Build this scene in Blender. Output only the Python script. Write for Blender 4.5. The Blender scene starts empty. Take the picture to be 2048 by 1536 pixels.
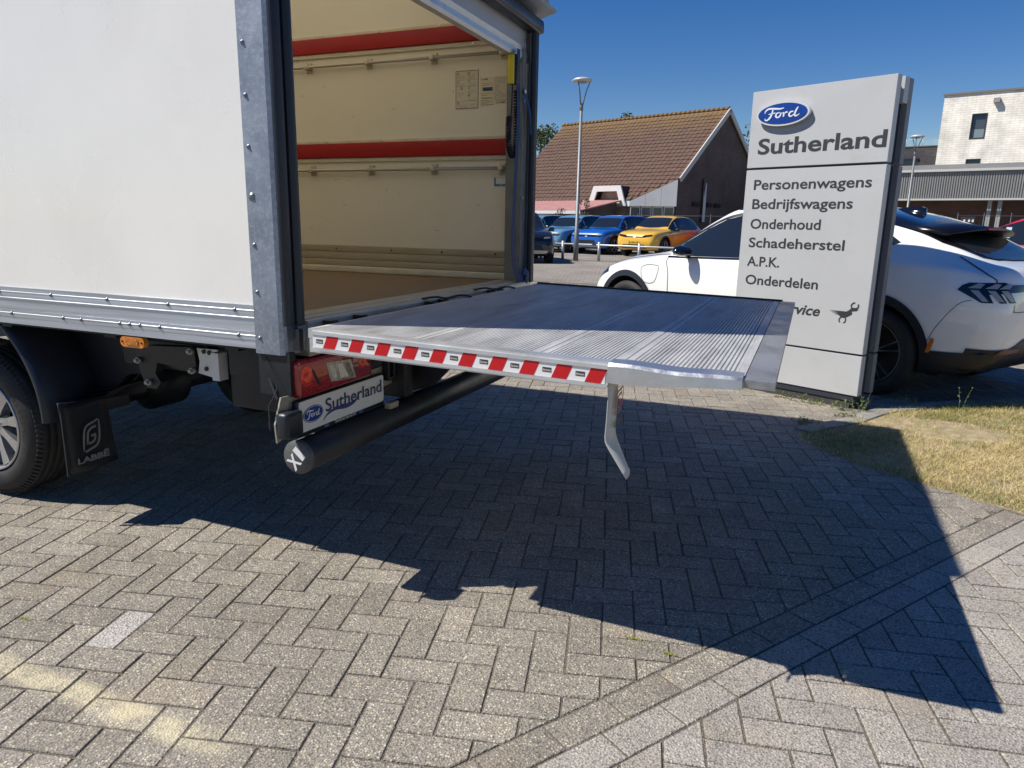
import bpy, bmesh, math, random
import numpy as np
from mathutils import Vector, Matrix
from mathutils.bvhtree import BVHTree
from mathutils.geometry import tessellate_polygon
random.seed(7)
RNG = np.random.default_rng(11)
SC = bpy.context.scene
COL = SC.collection
R = math.radians

# ------------------------------------------------------------------ camera
CAM_Z = 1.3
cam = bpy.data.cameras.new('camera')
camo = bpy.data.objects.new('camera', cam)
COL.objects.link(camo)
kr = Vector((0.923771, 0.382503, 0.018412))
kd = Vector((0.100749, -0.196367, -0.975341))
kf = Vector((-0.369455, 0.902846, -0.219934))
m3 = Matrix((kr, -kd, -kf)).transposed()
camo.matrix_world = Matrix.Translation((0, 0, CAM_Z)) @ m3.to_4x4()
cam.sensor_width = 36.0
cam.lens = 36.0 * 1420.0 / 2048.0
cam.clip_start = 0.05
cam.clip_end = 6000
SC.camera = camo

# ------------------------------------------------------------------ light
SUN = Vector((-0.715, -0.375, 1.0)).normalized()
world = bpy.data.worlds.new("World")
SC.world = world
world.use_nodes = True
wn = world.node_tree
bg = wn.nodes['Background']
sky = wn.nodes.new('ShaderNodeTexSky')
sky.sky_type = 'NISHITA'
sky.sun_disc = False
sky.sun_elevation = math.asin(SUN.z)
sky.sun_rotation = math.atan2(SUN.x, SUN.y)
sky.altitude = 0
sky.air_density = 1.0
sky.dust_density = 0.0
sky.ozone_density = 2.5
hsv = wn.nodes.new('ShaderNodeHueSaturation')
hsv.inputs['Saturation'].default_value = 1.42
hsv.inputs['Hue'].default_value = 0.515
wn.links.new(sky.outputs[0], hsv.inputs['Color'])
wn.links.new(hsv.outputs[0], bg.inputs[0])
bg.inputs[1].default_value = 0.074
sl = bpy.data.lights.new('sun', 'SUN')
sl.energy = 5.0
sl.angle = R(0.53)
sl.color = (1.0, 0.945, 0.86)
so = bpy.data.objects.new('sun', sl)
COL.objects.link(so)
so.rotation_euler = SUN.to_track_quat('Z', 'Y').to_euler()
so.location = (0, 0, 20)
SC.view_settings.view_transform = 'Standard'
SC.view_settings.look = 'None'
SC.view_settings.gamma = 1
SC.view_settings.use_curve_mapping = False
SC.view_settings.exposure = 0.32
SC.cycles.max_bounces = 8
SC.cycles.transparent_max_bounces = 12

# ------------------------------------------------------------------ materials
MATS = {}
def srgb(c):
    return tuple(((v / 255.0) / 12.92 if v / 255.0 <= 0.04045 else ((v / 255.0 + 0.055) / 1.055) ** 2.4) for v in c)

def mat(name, col, rough=0.5, metal=0.0, var=0.0, vscale=4.0, bump=0.0, bscale=60.0, coat=0.0,
        trans=0.0, alpha=1.0, spec=0.5, stretch=(1, 1, 1), dirt=None, rvar=0.0, ior=1.45, objrand=0.0):
    """principled material with noise variation of colour, roughness, relief"""
    if name in MATS:
        return MATS[name]
    m = bpy.data.materials.new(name)
    m.use_nodes = True
    nt = m.node_tree
    N, L = nt.nodes, nt.links
    b = N['Principled BSDF']
    b.inputs['Base Color'].default_value = (*col[:3], 1)
    b.inputs['Roughness'].default_value = rough
    b.inputs['Metallic'].default_value = metal
    b.inputs['Coat Weight'].default_value = coat
    b.inputs['Coat Roughness'].default_value = 0.03
    b.inputs['Transmission Weight'].default_value = trans
    b.inputs['Alpha'].default_value = alpha
    b.inputs['Specular IOR Level'].default_value = spec
    b.inputs['IOR'].default_value = ior
    tc = N.new('ShaderNodeTexCoord')
    mp = N.new('ShaderNodeMapping')
    mp.inputs['Scale'].default_value = stretch
    L.new(tc.outputs['Object'], mp.inputs['Vector'])
    src = mp.outputs['Vector']
    colsock = None
    if var or rvar:
        n = N.new('ShaderNodeTexNoise')
        n.inputs['Scale'].default_value = vscale
        n.inputs['Detail'].default_value = 6
        n.inputs['Roughness'].default_value = 0.62
        L.new(src, n.inputs['Vector'])
    if var:
        mr = N.new('ShaderNodeMapRange')
        mr.inputs['From Min'].default_value = 0.3
        mr.inputs['From Max'].default_value = 0.7
        mr.inputs['To Min'].default_value = 1 - var
        mr.inputs['To Max'].default_value = 1 + var
        L.new(n.outputs['Fac'], mr.inputs['Value'])
        mx = N.new('ShaderNodeVectorMath')
        mx.operation = 'SCALE'
        mx.inputs[0].default_value = col[:3]
        L.new(mr.outputs[0], mx.inputs['Scale'])
        colsock = mx.outputs[0]
    if objrand:
        oi = N.new('ShaderNodeObjectInfo')
        mr3 = N.new('ShaderNodeMapRange')
        mr3.inputs['To Min'].default_value = 1 - objrand
        mr3.inputs['To Max'].default_value = 1 + objrand
        L.new(oi.outputs['Random'], mr3.inputs['Value'])
        mx3 = N.new('ShaderNodeVectorMath')
        mx3.operation = 'SCALE'
        if colsock: L.new(colsock, mx3.inputs[0])
        else: mx3.inputs[0].default_value = col[:3]
        L.new(mr3.outputs[0], mx3.inputs['Scale'])
        colsock = mx3.outputs[0]
    if dirt:
        dcol, dscale, dlo, dhi, damt = dirt
        n2 = N.new('ShaderNodeTexNoise')
        n2.inputs['Scale'].default_value = dscale
        n2.inputs['Detail'].default_value = 8
        n2.inputs['Roughness'].default_value = 0.7
        L.new(src, n2.inputs['Vector'])
        mr2 = N.new('ShaderNodeMapRange')
        mr2.inputs['From Min'].default_value = dlo
        mr2.inputs['From Max'].default_value = dhi
        mr2.inputs['To Max'].default_value = damt
        L.new(n2.outputs['Fac'], mr2.inputs['Value'])
        mix = N.new('ShaderNodeMix')
        mix.data_type = 'RGBA'
        L.new(mr2.outputs[0], mix.inputs[0])
        if colsock: L.new(colsock, mix.inputs[6])
        else: mix.inputs[6].default_value = (*col[:3], 1)
        mix.inputs[7].default_value = (*dcol, 1)
        colsock = mix.outputs[2]
    if colsock:
        L.new(colsock, b.inputs['Base Color'])
    if rvar:
        mr4 = N.new('ShaderNodeMapRange')
        mr4.inputs['From Min'].default_value = 0.3
        mr4.inputs['From Max'].default_value = 0.7
        mr4.inputs['To Min'].default_value = max(0.02, rough - rvar)
        mr4.inputs['To Max'].default_value = min(1, rough + rvar)
        L.new(n.outputs['Fac'], mr4.inputs['Value'])
        L.new(mr4.outputs[0], b.inputs['Roughness'])
    if bump:
        nb = N.new('ShaderNodeTexNoise')
        nb.inputs['Scale'].default_value = bscale
        nb.inputs['Detail'].default_value = 4
        L.new(src, nb.inputs['Vector'])
        bp = N.new('ShaderNodeBump')
        bp.inputs['Strength'].default_value = bump
        bp.inputs['Distance'].default_value = 0.01
        L.new(nb.outputs['Fac'], bp.inputs['Height'])
        L.new(bp.outputs[0], b.inputs['Normal'])
    MATS[name] = m
    return m

# ------------------------------------------------------------------ object helpers
def tag(o, label=None, cat=None, group=None, kind=None):
    if label: o['label'] = label
    if cat: o['category'] = cat
    if group: o['group'] = group
    if kind: o['kind'] = kind
    return o

def empty(name, loc=(0, 0, 0), rz=0.0):
    o = bpy.data.objects.new(name, None)
    o.location = loc
    o.rotation_euler = (0, 0, rz)
    o.empty_display_size = 0.2
    COL.objects.link(o)
    return o

def link(name, me, parent=None, loc=(0, 0, 0)):
    o = bpy.data.objects.new(name, me)
    o.location = loc
    if parent: o.parent = parent
    COL.objects.link(o)
    return o

def thing_origin(p):
    while p is not None and p.parent is not None:
        p = p.parent
    return Vector(p.location) if p is not None else Vector((0, 0, 0))

class MB:
    """collects faces; build() links ONE mesh object (verts shifted to the thing's base)"""
    def __init__(s): s.v, s.f, s.sm, s.mi = [], [], [], []
    def add(s, vs, fs, smooth=False, mi=0):
        o = len(s.v)
        s.v += [tuple(v) for v in vs]
        for f in fs:
            s.f.append(tuple(o + i for i in f)); s.sm.append(smooth); s.mi.append(mi)
        return s
    def box(s, x0, x1, y0, y1, z0, z1, bev=0.0, mi=0):
        if bev <= 0:
            vs = [(x, y, z) for z in (z0, z1) for y in (y0, y1) for x in (x0, x1)]
            return s.add(vs, [(0, 2, 3, 1), (4, 5, 7, 6), (0, 1, 5, 4), (2, 6, 7, 3), (0, 4, 6, 2), (1, 3, 7, 5)], mi=mi)
        bm = bmesh.new()
        bmesh.ops.create_cube(bm, size=1)
        for v in bm.verts:
            v.co = Vector(((x0 + x1) / 2 + v.co.x * (x1 - x0), (y0 + y1) / 2 + v.co.y * (y1 - y0), (z0 + z1) / 2 + v.co.z * (z1 - z0)))
        b = min(bev, 0.49 * min(abs(x1 - x0), abs(y1 - y0), abs(z1 - z0)))
        bmesh.ops.bevel(bm, geom=bm.edges[:], offset=b, segments=2, affect='EDGES', profile=0.6)
        return s.frombm(bm, smooth=True, mi=mi)
    def frombm(s, bm, smooth=False, mi=0, M=None):
        bm.verts.ensure_lookup_table()
        vs = [(M @ v.co if M else v.co)[:] for v in bm.verts]
        bm.verts.index_update()
        fs = [[v.index for v in f.verts] for f in bm.faces]
        bm.free()
        return s.add(vs, fs, smooth, mi)
    def prism(s, pts, frame, d0, d1, mi=0, smooth=False):
        """pts 2D polygon, frame=(origin,u,v,w): extruded from d0 to d1 along w"""
        O, U, V, W = [Vector(a) for a in frame]
        n = len(pts)
        lo = [O + U * p[0] + V * p[1] + W * d0 for p in pts]
        hi = [O + U * p[0] + V * p[1] + W * d1 for p in pts]
        tris = tessellate_polygon([[Vector((p[0], p[1], 0)) for p in pts]])
        area = sum(pts[i][0] * pts[(i + 1) % n][1] - pts[(i + 1) % n][0] * pts[i][1] for i in range(n))
        fs = []
        flip = (U.cross(V).dot(W) > 0) == (d1 > d0)
        for t in tris:
            a, b, c = t
            ar = (pts[b][0] - pts[a][0]) * (pts[c][1] - pts[a][1]) - (pts[c][0] - pts[a][0]) * (pts[b][1] - pts[a][1])
            if ar < 0: a, c = c, a
            if flip: fs += [(a + n, b + n, c + n), (c, b, a)]
            else: fs += [(c + n, b + n, a + n), (a, b, c)]
        sgn = (area > 0) == flip
        for i in range(n):
            j = (i + 1) % n
            fs.append((i, j, j + n, i + n) if sgn else (j, i, i + n, j + n))
        return s.add(lo + hi, fs, smooth, mi)
    def tube(s, pts, r, n=10, closed=False, caps=True, mi=0, flat=None):
        """round tube along points; r number or list"""
        P = [Vector(p) for p in pts]
        m = len(P)
        rs = r if isinstance(r, (list, tuple)) else [r] * m
        vs = []
        up = None
        for i in range(m):
            t = (P[min(i + 1, m - 1)] - P[max(i - 1, 0)]) if not closed else (P[(i + 1) % m] - P[i - 1])
            t = t.normalized() if t.length > 1e-9 else Vector((0, 0, 1))
            if up is None:
                up = Vector((0, 0, 1)) if abs(t.z) < 0.9 else Vector((1, 0, 0))
            a = t.cross(up)
            if a.length < 1e-6: a = t.cross(Vector((1, 0, 0.1)))
            a.normalize(); b = a.cross(t).normalized(); up = b
            for k in range(n):
                th = 2 * math.pi * k / n
                sa, sb = (1, 1) if flat is None else flat
                vs.append(P[i] + a * (math.cos(th) * rs[i] * sa) + b * (math.sin(th) * rs[i] * sb))
        fs = []
        rng = m if closed else m - 1
        for i in range(rng):
            i2 = (i + 1) % m
            for k in range(n):
                k2 = (k + 1) % n
                fs.append((i * n + k2, i * n + k, i2 * n + k, i2 * n + k2))
        s.add(vs, fs, n > 5, mi)
        if caps and not closed:
            o = len(s.v) - m * n
            s.f.append(tuple(o + k for k in range(n))); s.sm.append(False); s.mi.append(mi)
            s.f.append(tuple(o + (m - 1) * n + k for k in reversed(range(n)))); s.sm.append(False); s.mi.append(mi)
        return s
    def cyl(s, a, b, r, n=16, r2=None, mi=0):
        return s.tube([a, b], [r, r if r2 is None else r2], n, mi=mi)
    def lathe(s, prof, O, axis='Y', n=32, mi=0, a0=0, a1=2 * math.pi, smooth=True):
        """prof list of (h, r) along the axis"""
        O = Vector(O); full = abs(a1 - a0 - 2 * math.pi) < 1e-6
        m = n if full else n + 1
        vs = []
        for hh, r in prof:
            for k in range(m):
                th = a0 + (a1 - a0) * k / n
                c, sn = math.cos(th) * r, math.sin(th) * r
                if axis == 'Y': vs.append(O + Vector((c, hh, sn)))
                elif axis == 'X': vs.append(O + Vector((hh, c, sn)))
                else: vs.append(O + Vector((c, sn, hh)))
        fs = []
        for i in range(len(prof) - 1):
            for k in range(n):
                k2 = (k + 1) % m
                q = (i * m + k, i * m + k2, (i + 1) * m + k2, (i + 1) * m + k)
                fs.append(q)
        return s.add(vs, fs, smooth, mi)
    def sheet(s, pts, mi=0):
        return s.add(pts, [tuple(range(len(pts)))], False, mi)
    def mesh(s, name, mats, org=Vector((0, 0, 0))):
        me = bpy.data.meshes.new(name)
        o = Vector(org)
        me.from_pydata([(v[0] - o.x, v[1] - o.y, v[2] - o.z) for v in s.v], [], s.f)
        me.polygons.foreach_set('use_smooth', s.sm)
        me.polygons.foreach_set('material_index', s.mi)
        for m in (mats if isinstance(mats, (list, tuple)) else [mats]): me.materials.append(m)
        me.update()
        return me
    def build(s, name, mats, parent=None, local=False, fix=False):
        me = s.mesh(name, mats, Vector((0, 0, 0)) if local or parent is None else thing_origin(parent))
        if fix:
            bm = bmesh.new(); bm.from_mesh(me)
            bmesh.ops.recalc_face_normals(bm, faces=bm.faces[:])
            bm.to_mesh(me); bm.free()
        return link(name, me, parent)

def catmull(pts, n=6):
    P = [Vector(p) for p in pts]
    out = []
    for i in range(len(P) - 1):
        p0, p1, p2, p3 = P[max(i - 1, 0)], P[i], P[i + 1], P[min(i + 2, len(P) - 1)]
        for k in range(n):
            t = k / n
            out.append(0.5 * ((2 * p1) + (p2 - p0) * t + (2 * p0 - 5 * p1 + 4 * p2 - p3) * t * t + (3 * p1 - p0 - 3 * p2 + p3) * t ** 3))
    out.append(P[-1])
    return out

# lettering -----------------------------------------------------------
_caph = {}
def text_raw(s, bold=0.0, shear=0.0, space=1.0):
    cu = bpy.data.curves.new('lettering', 'FONT')
    cu.body = s; cu.size = 1.0; cu.offset = bold; cu.shear = shear
    cu.space_character = space
    cu.resolution_u = 4
    o = bpy.data.objects.new('lettering', cu)
    COL.objects.link(o)
    bpy.context.view_layer.update()
    dg = bpy.context.evaluated_depsgraph_get()
    me = bpy.data.meshes.new_from_object(o.evaluated_get(dg))
    v = [tuple(x.co) for x in me.vertices]; f = [tuple(p.vertices) for p in me.polygons]
    bpy.data.objects.remove(o); bpy.data.curves.remove(cu); bpy.data.meshes.remove(me)
    return v, f

def text_into(mb, s, O, U, V, width=None, cap=0.1, bold=0.0, shear=0.0, off=0.0, space=1.0, mi=0, center=False):
    v, f = text_raw(s, bold, shear, space)
    if bold not in _caph:
        hv, _ = text_raw('H', bold)
        _caph[bold] = max(p[1] for p in hv)
    O, U, V = Vector(O), Vector(U), Vector(V)
    W = U.cross(V)
    x0 = min(p[0] for p in v); x1 = max(p[0] for p in v)
    sy = cap / _caph[bold]
    sx = (width / (x1 - x0)) if width else sy
    sh = -(x1 - x0) * sx / 2 if center else 0
    mb.add([O + U * ((p[0] - x0) * sx + sh) + V * (p[1] * sy) + W * off for p in v], f, mi=mi)
    return mb

def ribbon(mb, pts, wid, O, U, V, off, n=6, mi=0):
    """brush stroke of varying width in the plane O,U,V"""
    O, U, V = Vector(O), Vector(U), Vector(V); W = U.cross(V)
    P = catmull([(p[0], p[1], 0) for p in pts], n)
    ws = wid if isinstance(wid, (list, tuple)) else [wid] * len(pts)
    vs = []
    m = len(P)
    for i, p in enumerate(P):
        t = (P[min(i + 1, m - 1)] - P[max(i - 1, 0)]).normalized()
        nn = Vector((-t.y, t.x, 0))
        q = i / (m - 1) * (len(ws) - 1); a = int(min(q, len(ws) - 2)); w = ws[a] + (ws[a + 1] - ws[a]) * (q - a)
        for sgn in (1, -1):
            c = p + nn * (sgn * w / 2)
            vs.append(O + U * c.x + V * c.y + W * off)
    mb.add(vs, [(2 * i + 1, 2 * i + 3, 2 * i + 2, 2 * i) for i in range(m - 1)], mi=mi)

def ellipse(cx, cy, a, b, n=40):
    return [(cx + a * math.cos(2 * math.pi * k / n), cy + b * math.sin(2 * math.pi * k / n)) for k in range(n)]

def oval_script(mb_white, O, U, V, w, h, off):
    """the four script letters of the blue oval, drawn as brush strokes (unit box -> oval w x h)"""
    def T(pts): return [((x - 0.5) * w, (y - 0.5) * h) for x, y in pts]
    k = h
    st = [
        ([(0.13, .56), (0.15, .70), (.22, .78), (.33, .76), (.45, .73), (.53, .76)], [.02, .07, .08, .09, .07, .03]),
        ([(0.30, .75), (0.285, .55), (.25, .36), (.20, .25), (.15, .25), (.145, .33)], [.05, .09, .10, .07, .05, .03]),
        ([(0.21, .52), (0.29, .535), (.36, .56)], [.03, .06, .03]),
        ([(0.43, .56), (0.385, .52), (.37, .40), (.41, .33), (.46, .40), (.465, .51), (.43, .56), (.47, .52), (.52, .53)], [.04, .07, .09, .06, .08, .06, .04, .04, .03]),
        ([(0.52, .55), (0.535, .45), (.53, .34)], [.05, .09, .06]),
        ([(0.535, .46), (0.57, .54), (.61, .54)], [.04, .06, .07]),
        ([(0.73, .55), (0.67, .53), (.645, .42), (.67, .33), (.72, .36), (.76, .46)], [.05, .07, .09, .07, .05, .05]),
        ([(0.82, .74), (0.785, .60), (.76, .42), (.775, .33), (.82, .35), (.86, .42)], [.04, .09, .09, .07, .05, .02]),
    ]
    for pts, ws in st:
        ribbon(mb_white, T(pts), [a * k for a in ws], O, U, V, off, 5)

# common materials
M_ = dict(
    black=mat('black_plastic', (0.012, 0.013, 0.017), 0.42, var=0.3, vscale=8, bump=0.05, bscale=150),
    rubber=mat('rubber', (0.014, 0.017, 0.024), 0.38, var=0.3, vscale=6, rvar=0.1),
    chassis=mat('chassis_black', (0.010, 0.011, 0.014), 0.55, var=0.4, vscale=9, bump=0.1, bscale=70, dirt=((0.07, 0.06, 0.045), 9, 0.58, 0.8, 0.5)),
    tyre=mat('tyre_rubber', (0.022, 0.021, 0.021), 0.72, var=0.2, vscale=20, bump=0.15, bscale=120, dirt=((0.09, 0.08, 0.065), 14, 0.5, 0.85, 0.35)),
    steel=mat('bright_steel', (0.55, 0.54, 0.50), 0.32, 1.0, rvar=0.1, vscale=10),
    white_paint=mat('white_lacquer', (0.78, 0.78, 0.76), 0.35),
    letter_dark=mat('letter_dark', (0.035, 0.04, 0.045), 0.5),
    letter_white=mat('letter_white', (0.7, 0.7, 0.68), 0.5),
    oval_blue=mat('oval_blue', (0.006, 0.045, 0.25), 0.25, coat=0.6, var=0.25, vscale=3),
    galv=mat('galvanised_steel', (0.25, 0.285, 0.335), 0.50, 0.5, var=0.26, vscale=5, bump=0.12, bscale=40, rvar=0.12, dirt=((0.46, 0.49, 0.53), 75, 0.48, 0.70, 0.6)),
    alu=mat('aluminium', (0.60, 0.61, 0.62), 0.40, 0.75, var=0.10, vscale=6, rvar=0.12, stretch=(0.4, 3, 3), dirt=((0.33, 0.33, 0.33), 5, 0.55, 0.8, 0.45)),
    glass=mat('car_glass', (0.012, 0.016, 0.022), 0.03, spec=0.8),
    pblack=mat('gloss_black', (0.006, 0.006, 0.008), 0.08, coat=1.0),
)
#__NEXT__

# ================================================================== GROUND
# dividing line of the two pavings
LP = np.array([-0.202, 1.674]); LA = R(56.8)
LD = np.array([math.cos(LA), math.sin(LA)]); LN = np.array([math.sin(LA), -math.cos(LA)])
def sline(x, y): return (x - LP[0]) * LN[0] + (y - LP[1]) * LN[1]
def tline(x, y): return (x - LP[0]) * LD[0] + (y - LP[1]) * LD[1]

def gz(x, y):
    """the car park beyond the sign lies 5 cm lower"""
    d = (x - 0.43) * 0.43 + (y - 5.80) * 0.903
    t = min(1.0, max(0.0, d / 0.9)); q = min(1.0, max(0.0, (y - 11) / 10)); return -0.05 * t * t * (3 - 2 * t) + 0.18 * q * q * (3 - 2 * q) * (1 if x < 8 else 1)
GRASS = [(3.2, 3.30), (2.2, 3.42), (1.6, 3.58), (1.25, 3.75), (1.063, 3.856), (0.883, 3.965), (0.785, 4.031), (0.571, 4.173), (0.383, 4.309),
         (0.175, 4.513), (0.059, 4.683), (0.045, 4.80), (0.072, 4.90), (0.179, 5.056), (0.37, 5.30), (0.591, 5.695), (0.80, 5.92), (0.95, 6.08),
         (1.25, 6.32), (1.9, 6.7), (3.2, 7.2)]
def inpoly(x, y, P):
    c = False; n = len(P)
    for i in range(n):
        x1, y1 = P[i]; x2, y2 = P[i - 1]
        if (y1 > y) != (y2 > y) and x < (x2 - x1) * (y - y1) / (y2 - y1) + x1: c = not c
    return c

def aggregate(name, base, peb, peb_amt, rnd_src, joint=False, stripe=False, rv=0.13):
    m = bpy.data.materials.new(name); m.use_nodes = True
    nt = m.node_tree; N, L = nt.nodes, nt.links
    b = N['Principled BSDF']; b.inputs['Roughness'].default_value = 0.86
    b.inputs['Specular IOR Level'].default_value = 0.35
    geo = N.new('ShaderNodeNewGeometry')
    pos = geo.outputs['Position']
    def noise(scale, det=3, rough=0.6):
        n = N.new('ShaderNodeTexNoise'); n.inputs['Scale'].default_value = scale
        n.inputs['Detail'].default_value = det; n.inputs['Roughness'].default_value = rough
        L.new(pos, n.inputs['Vector']); return n
    def mr(sock, a, bb, c, d):
        r = N.new('ShaderNodeMapRange'); r.inputs['From Min'].default_value = a; r.inputs['From Max'].default_value = bb
        r.inputs['To Min'].default_value = c; r.inputs['To Max'].default_value = d
        L.new(sock, r.inputs['Value']); return r.outputs[0]
    def scale(vec, sc):
        v = N.new('ShaderNodeVectorMath'); v.operation = 'SCALE'
        if isinstance(vec, tuple): v.inputs[0].default_value = vec
        else: L.new(vec, v.inputs[0])
        L.new(sc, v.inputs['Scale']); return v.outputs[0]
    def mix(f, a, bb):
        x = N.new('ShaderNodeMix'); x.data_type = 'RGBA'
        L.new(f, x.inputs[0]) if not isinstance(f, float) else None
        for i, c in ((6, a), (7, bb)):
            if isinstance(c, tuple): x.inputs[i].default_value = (*c, 1)
            else: L.new(c, x.inputs[i])
        return x.outputs[2]
    grain = noise(170, 3, 0.75)
    c = scale(base, mr(grain.outputs['Fac'], 0.30, 0.70, 0.35, 1.68))
    vo = N.new('ShaderNodeTexVoronoi'); vo.inputs['Scale'].default_value = 150; L.new(pos, vo.inputs['Vector'])
    # pebble: cells whose random value is high, near their centre
    sep = N.new('ShaderNodeSeparateColor'); L.new(vo.outputs['Color'], sep.inputs[0])
    f1 = mr(sep.outputs[0], 1 - peb_amt, 1 - peb_amt * 0.5, 0, 1)
    f2 = mr(vo.outputs['Distance'], 0.62, 0.35, 0, 1)
    ff = N.new('ShaderNodeMath'); ff.operation = 'MULTIPLY'; L.new(f1, ff.inputs[0]); L.new(f2, ff.inputs[1])
    pc = mix(sep.outputs[1], peb[0], peb[1])
    c = mix(ff.outputs[0], c, pc)
    # dark pits
    f3 = mr(sep.outputs[2], 0.16, 0.06, 0, 0.65)
    c = mix(f3, c, tuple(v * 0.42 for v in base))
    big = noise(1.6, 5, 0.6)
    c = scale(c, mr(big.outputs['Fac'], 0.3, 0.7, 0.84, 1.14))
    mid = noise(9, 4, 0.7)
    c = scale(c, mr(mid.outputs['Fac'], 0.3, 0.7, 0.90, 1.10))
    tintn = noise(2.7, 3, 0.6)
    c = mix(mr(tintn.outputs['Fac'], 0.52, 0.75, 0, 0.35), c, (base[0] * 1.25, base[1] * 1.08, base[2] * 0.80))
    st = noise(0.75, 5, 0.65)
    c = mix(mr(st.outputs['Fac'], 0.56, 0.70, 0, 0.30), c, tuple(v * 0.62 for v in base))
    vs_ = N.new('ShaderNodeTexVoronoi'); vs_.inputs['Scale'].default_value = 5.5; L.new(pos, vs_.inputs['Vector'])
    sp2 = N.new('ShaderNodeSeparateColor'); L.new(vs_.outputs['Color'], sp2.inputs[0])
    a1 = mr(vs_.outputs['Distance'], 0.085, 0.045, 0, 1); a2 = mr(sp2.outputs[0], 0.72, 0.80, 0, 0.55)
    am = N.new('ShaderNodeMath'); am.operation = 'MULTIPLY'; L.new(a1, am.inputs[0]); L.new(a2, am.inputs[1])
    c = mix(am.outputs[0], c, tuple(v * 0.35 for v in base))
    if rnd_src == 'object':
        oi = N.new('ShaderNodeObjectInfo'); c = scale(c, mr(oi.outputs['Random'], 0, 1, 1 - rv, 1 + rv))
    elif rnd_src == 'attr':
        at = N.new('ShaderNodeAttribute'); at.attribute_name = 'rnd'; c = scale(c, mr(at.outputs['Fac'], 0, 1, 1 - rv, 1 + rv))
    if stripe:   # worn remains of a painted line
        sx = N.new('ShaderNodeSeparateXYZ'); L.new(pos, sx.inputs[0])
        wob = noise(3.0, 3)
        ad = N.new('ShaderNodeMath'); ad.operation = 'MULTIPLY_ADD'; L.new(wob.outputs['Fac'], ad.inputs[0]); ad.inputs[1].default_value = 0.03; L.new(sx.outputs[1], ad.inputs[2])
        sb = N.new('ShaderNodeMath'); sb.operation = 'SUBTRACT'; L.new(ad.outputs[0], sb.inputs[0]); sb.inputs[1].default_value = 1.172
        ab = N.new('ShaderNodeMath'); ab.operation = 'ABSOLUTE'; L.new(sb.outputs[0], ab.inputs[0])
        f = mr(ab.outputs[0], 0.055, 0.02, 0, 1)
        wear = noise(13, 6, 0.75)
        g = mr(wear.outputs['Fac'], 0.36, 0.58, 0.05, 0.75)
        mm = N.new('ShaderNodeMath'); mm.operation = 'MULTIPLY'; L.new(f, mm.inputs[0]); L.new(g, mm.inputs[1])
        xe = mr(sx.outputs[0], -1.15, -1.35, 0, 1)
        m2 = N.new('ShaderNodeMath'); m2.operation = 'MULTIPLY'; L.new(mm.outputs[0], m2.inputs[0]); L.new(xe, m2.inputs[1])
        c = mix(m2.outputs[0], c, (0.62, 0.55, 0.36))
    L.new(c, b.inputs['Base Color'])
    bp = N.new('ShaderNodeBump'); bp.inputs['Strength'].default_value = 0.75; bp.inputs['Distance'].default_value = 0.004
    ah = N.new('ShaderNodeMath'); ah.operation = 'MULTIPLY_ADD'
    L.new(grain.outputs['Fac'], ah.inputs[0]); ah.inputs[1].default_value = 0.8; L.new(vo.outputs['Distance'], ah.inputs[2])
    L.new(ah.outputs[0], bp.inputs['Height']); L.new(bp.outputs[0], b.inputs['Normal'])
    return m

PD = (0.248, 0.224, 0.189); PDP = ((0.62, 0.57, 0.46), (0.46, 0.38, 0.26))
PG = (0.335, 0.307, 0.270); PGP = ((0.55, 0.52, 0.47), (0.34, 0.29, 0.24))
m_bd_o = aggregate('dark_paver_single', PD, PDP, 0.30, 'object', stripe=True)
m_bd_a = aggregate('dark_paver_joined', PD, PDP, 0.30, 'attr', stripe=True)
m_bg_o = aggregate('grey_paver_single', PG, PGP, 0.12, 'object', rv=0.09)
m_bg_a = aggregate('grey_paver_joined', PG, PGP, 0.12, 'attr', rv=0.09)
m_light = aggregate('pale_paver', (0.40, 0.375, 0.345), ((0.5, 0.5, 0.48), (0.45, 0.43, 0.4)), 0.05, 'object')
m_joint = aggregate('joint_sand', (0.15, 0.13, 0.104), ((0.2, 0.18, 0.14), (0.14, 0.12, 0.09)), 0.2, None)

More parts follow.
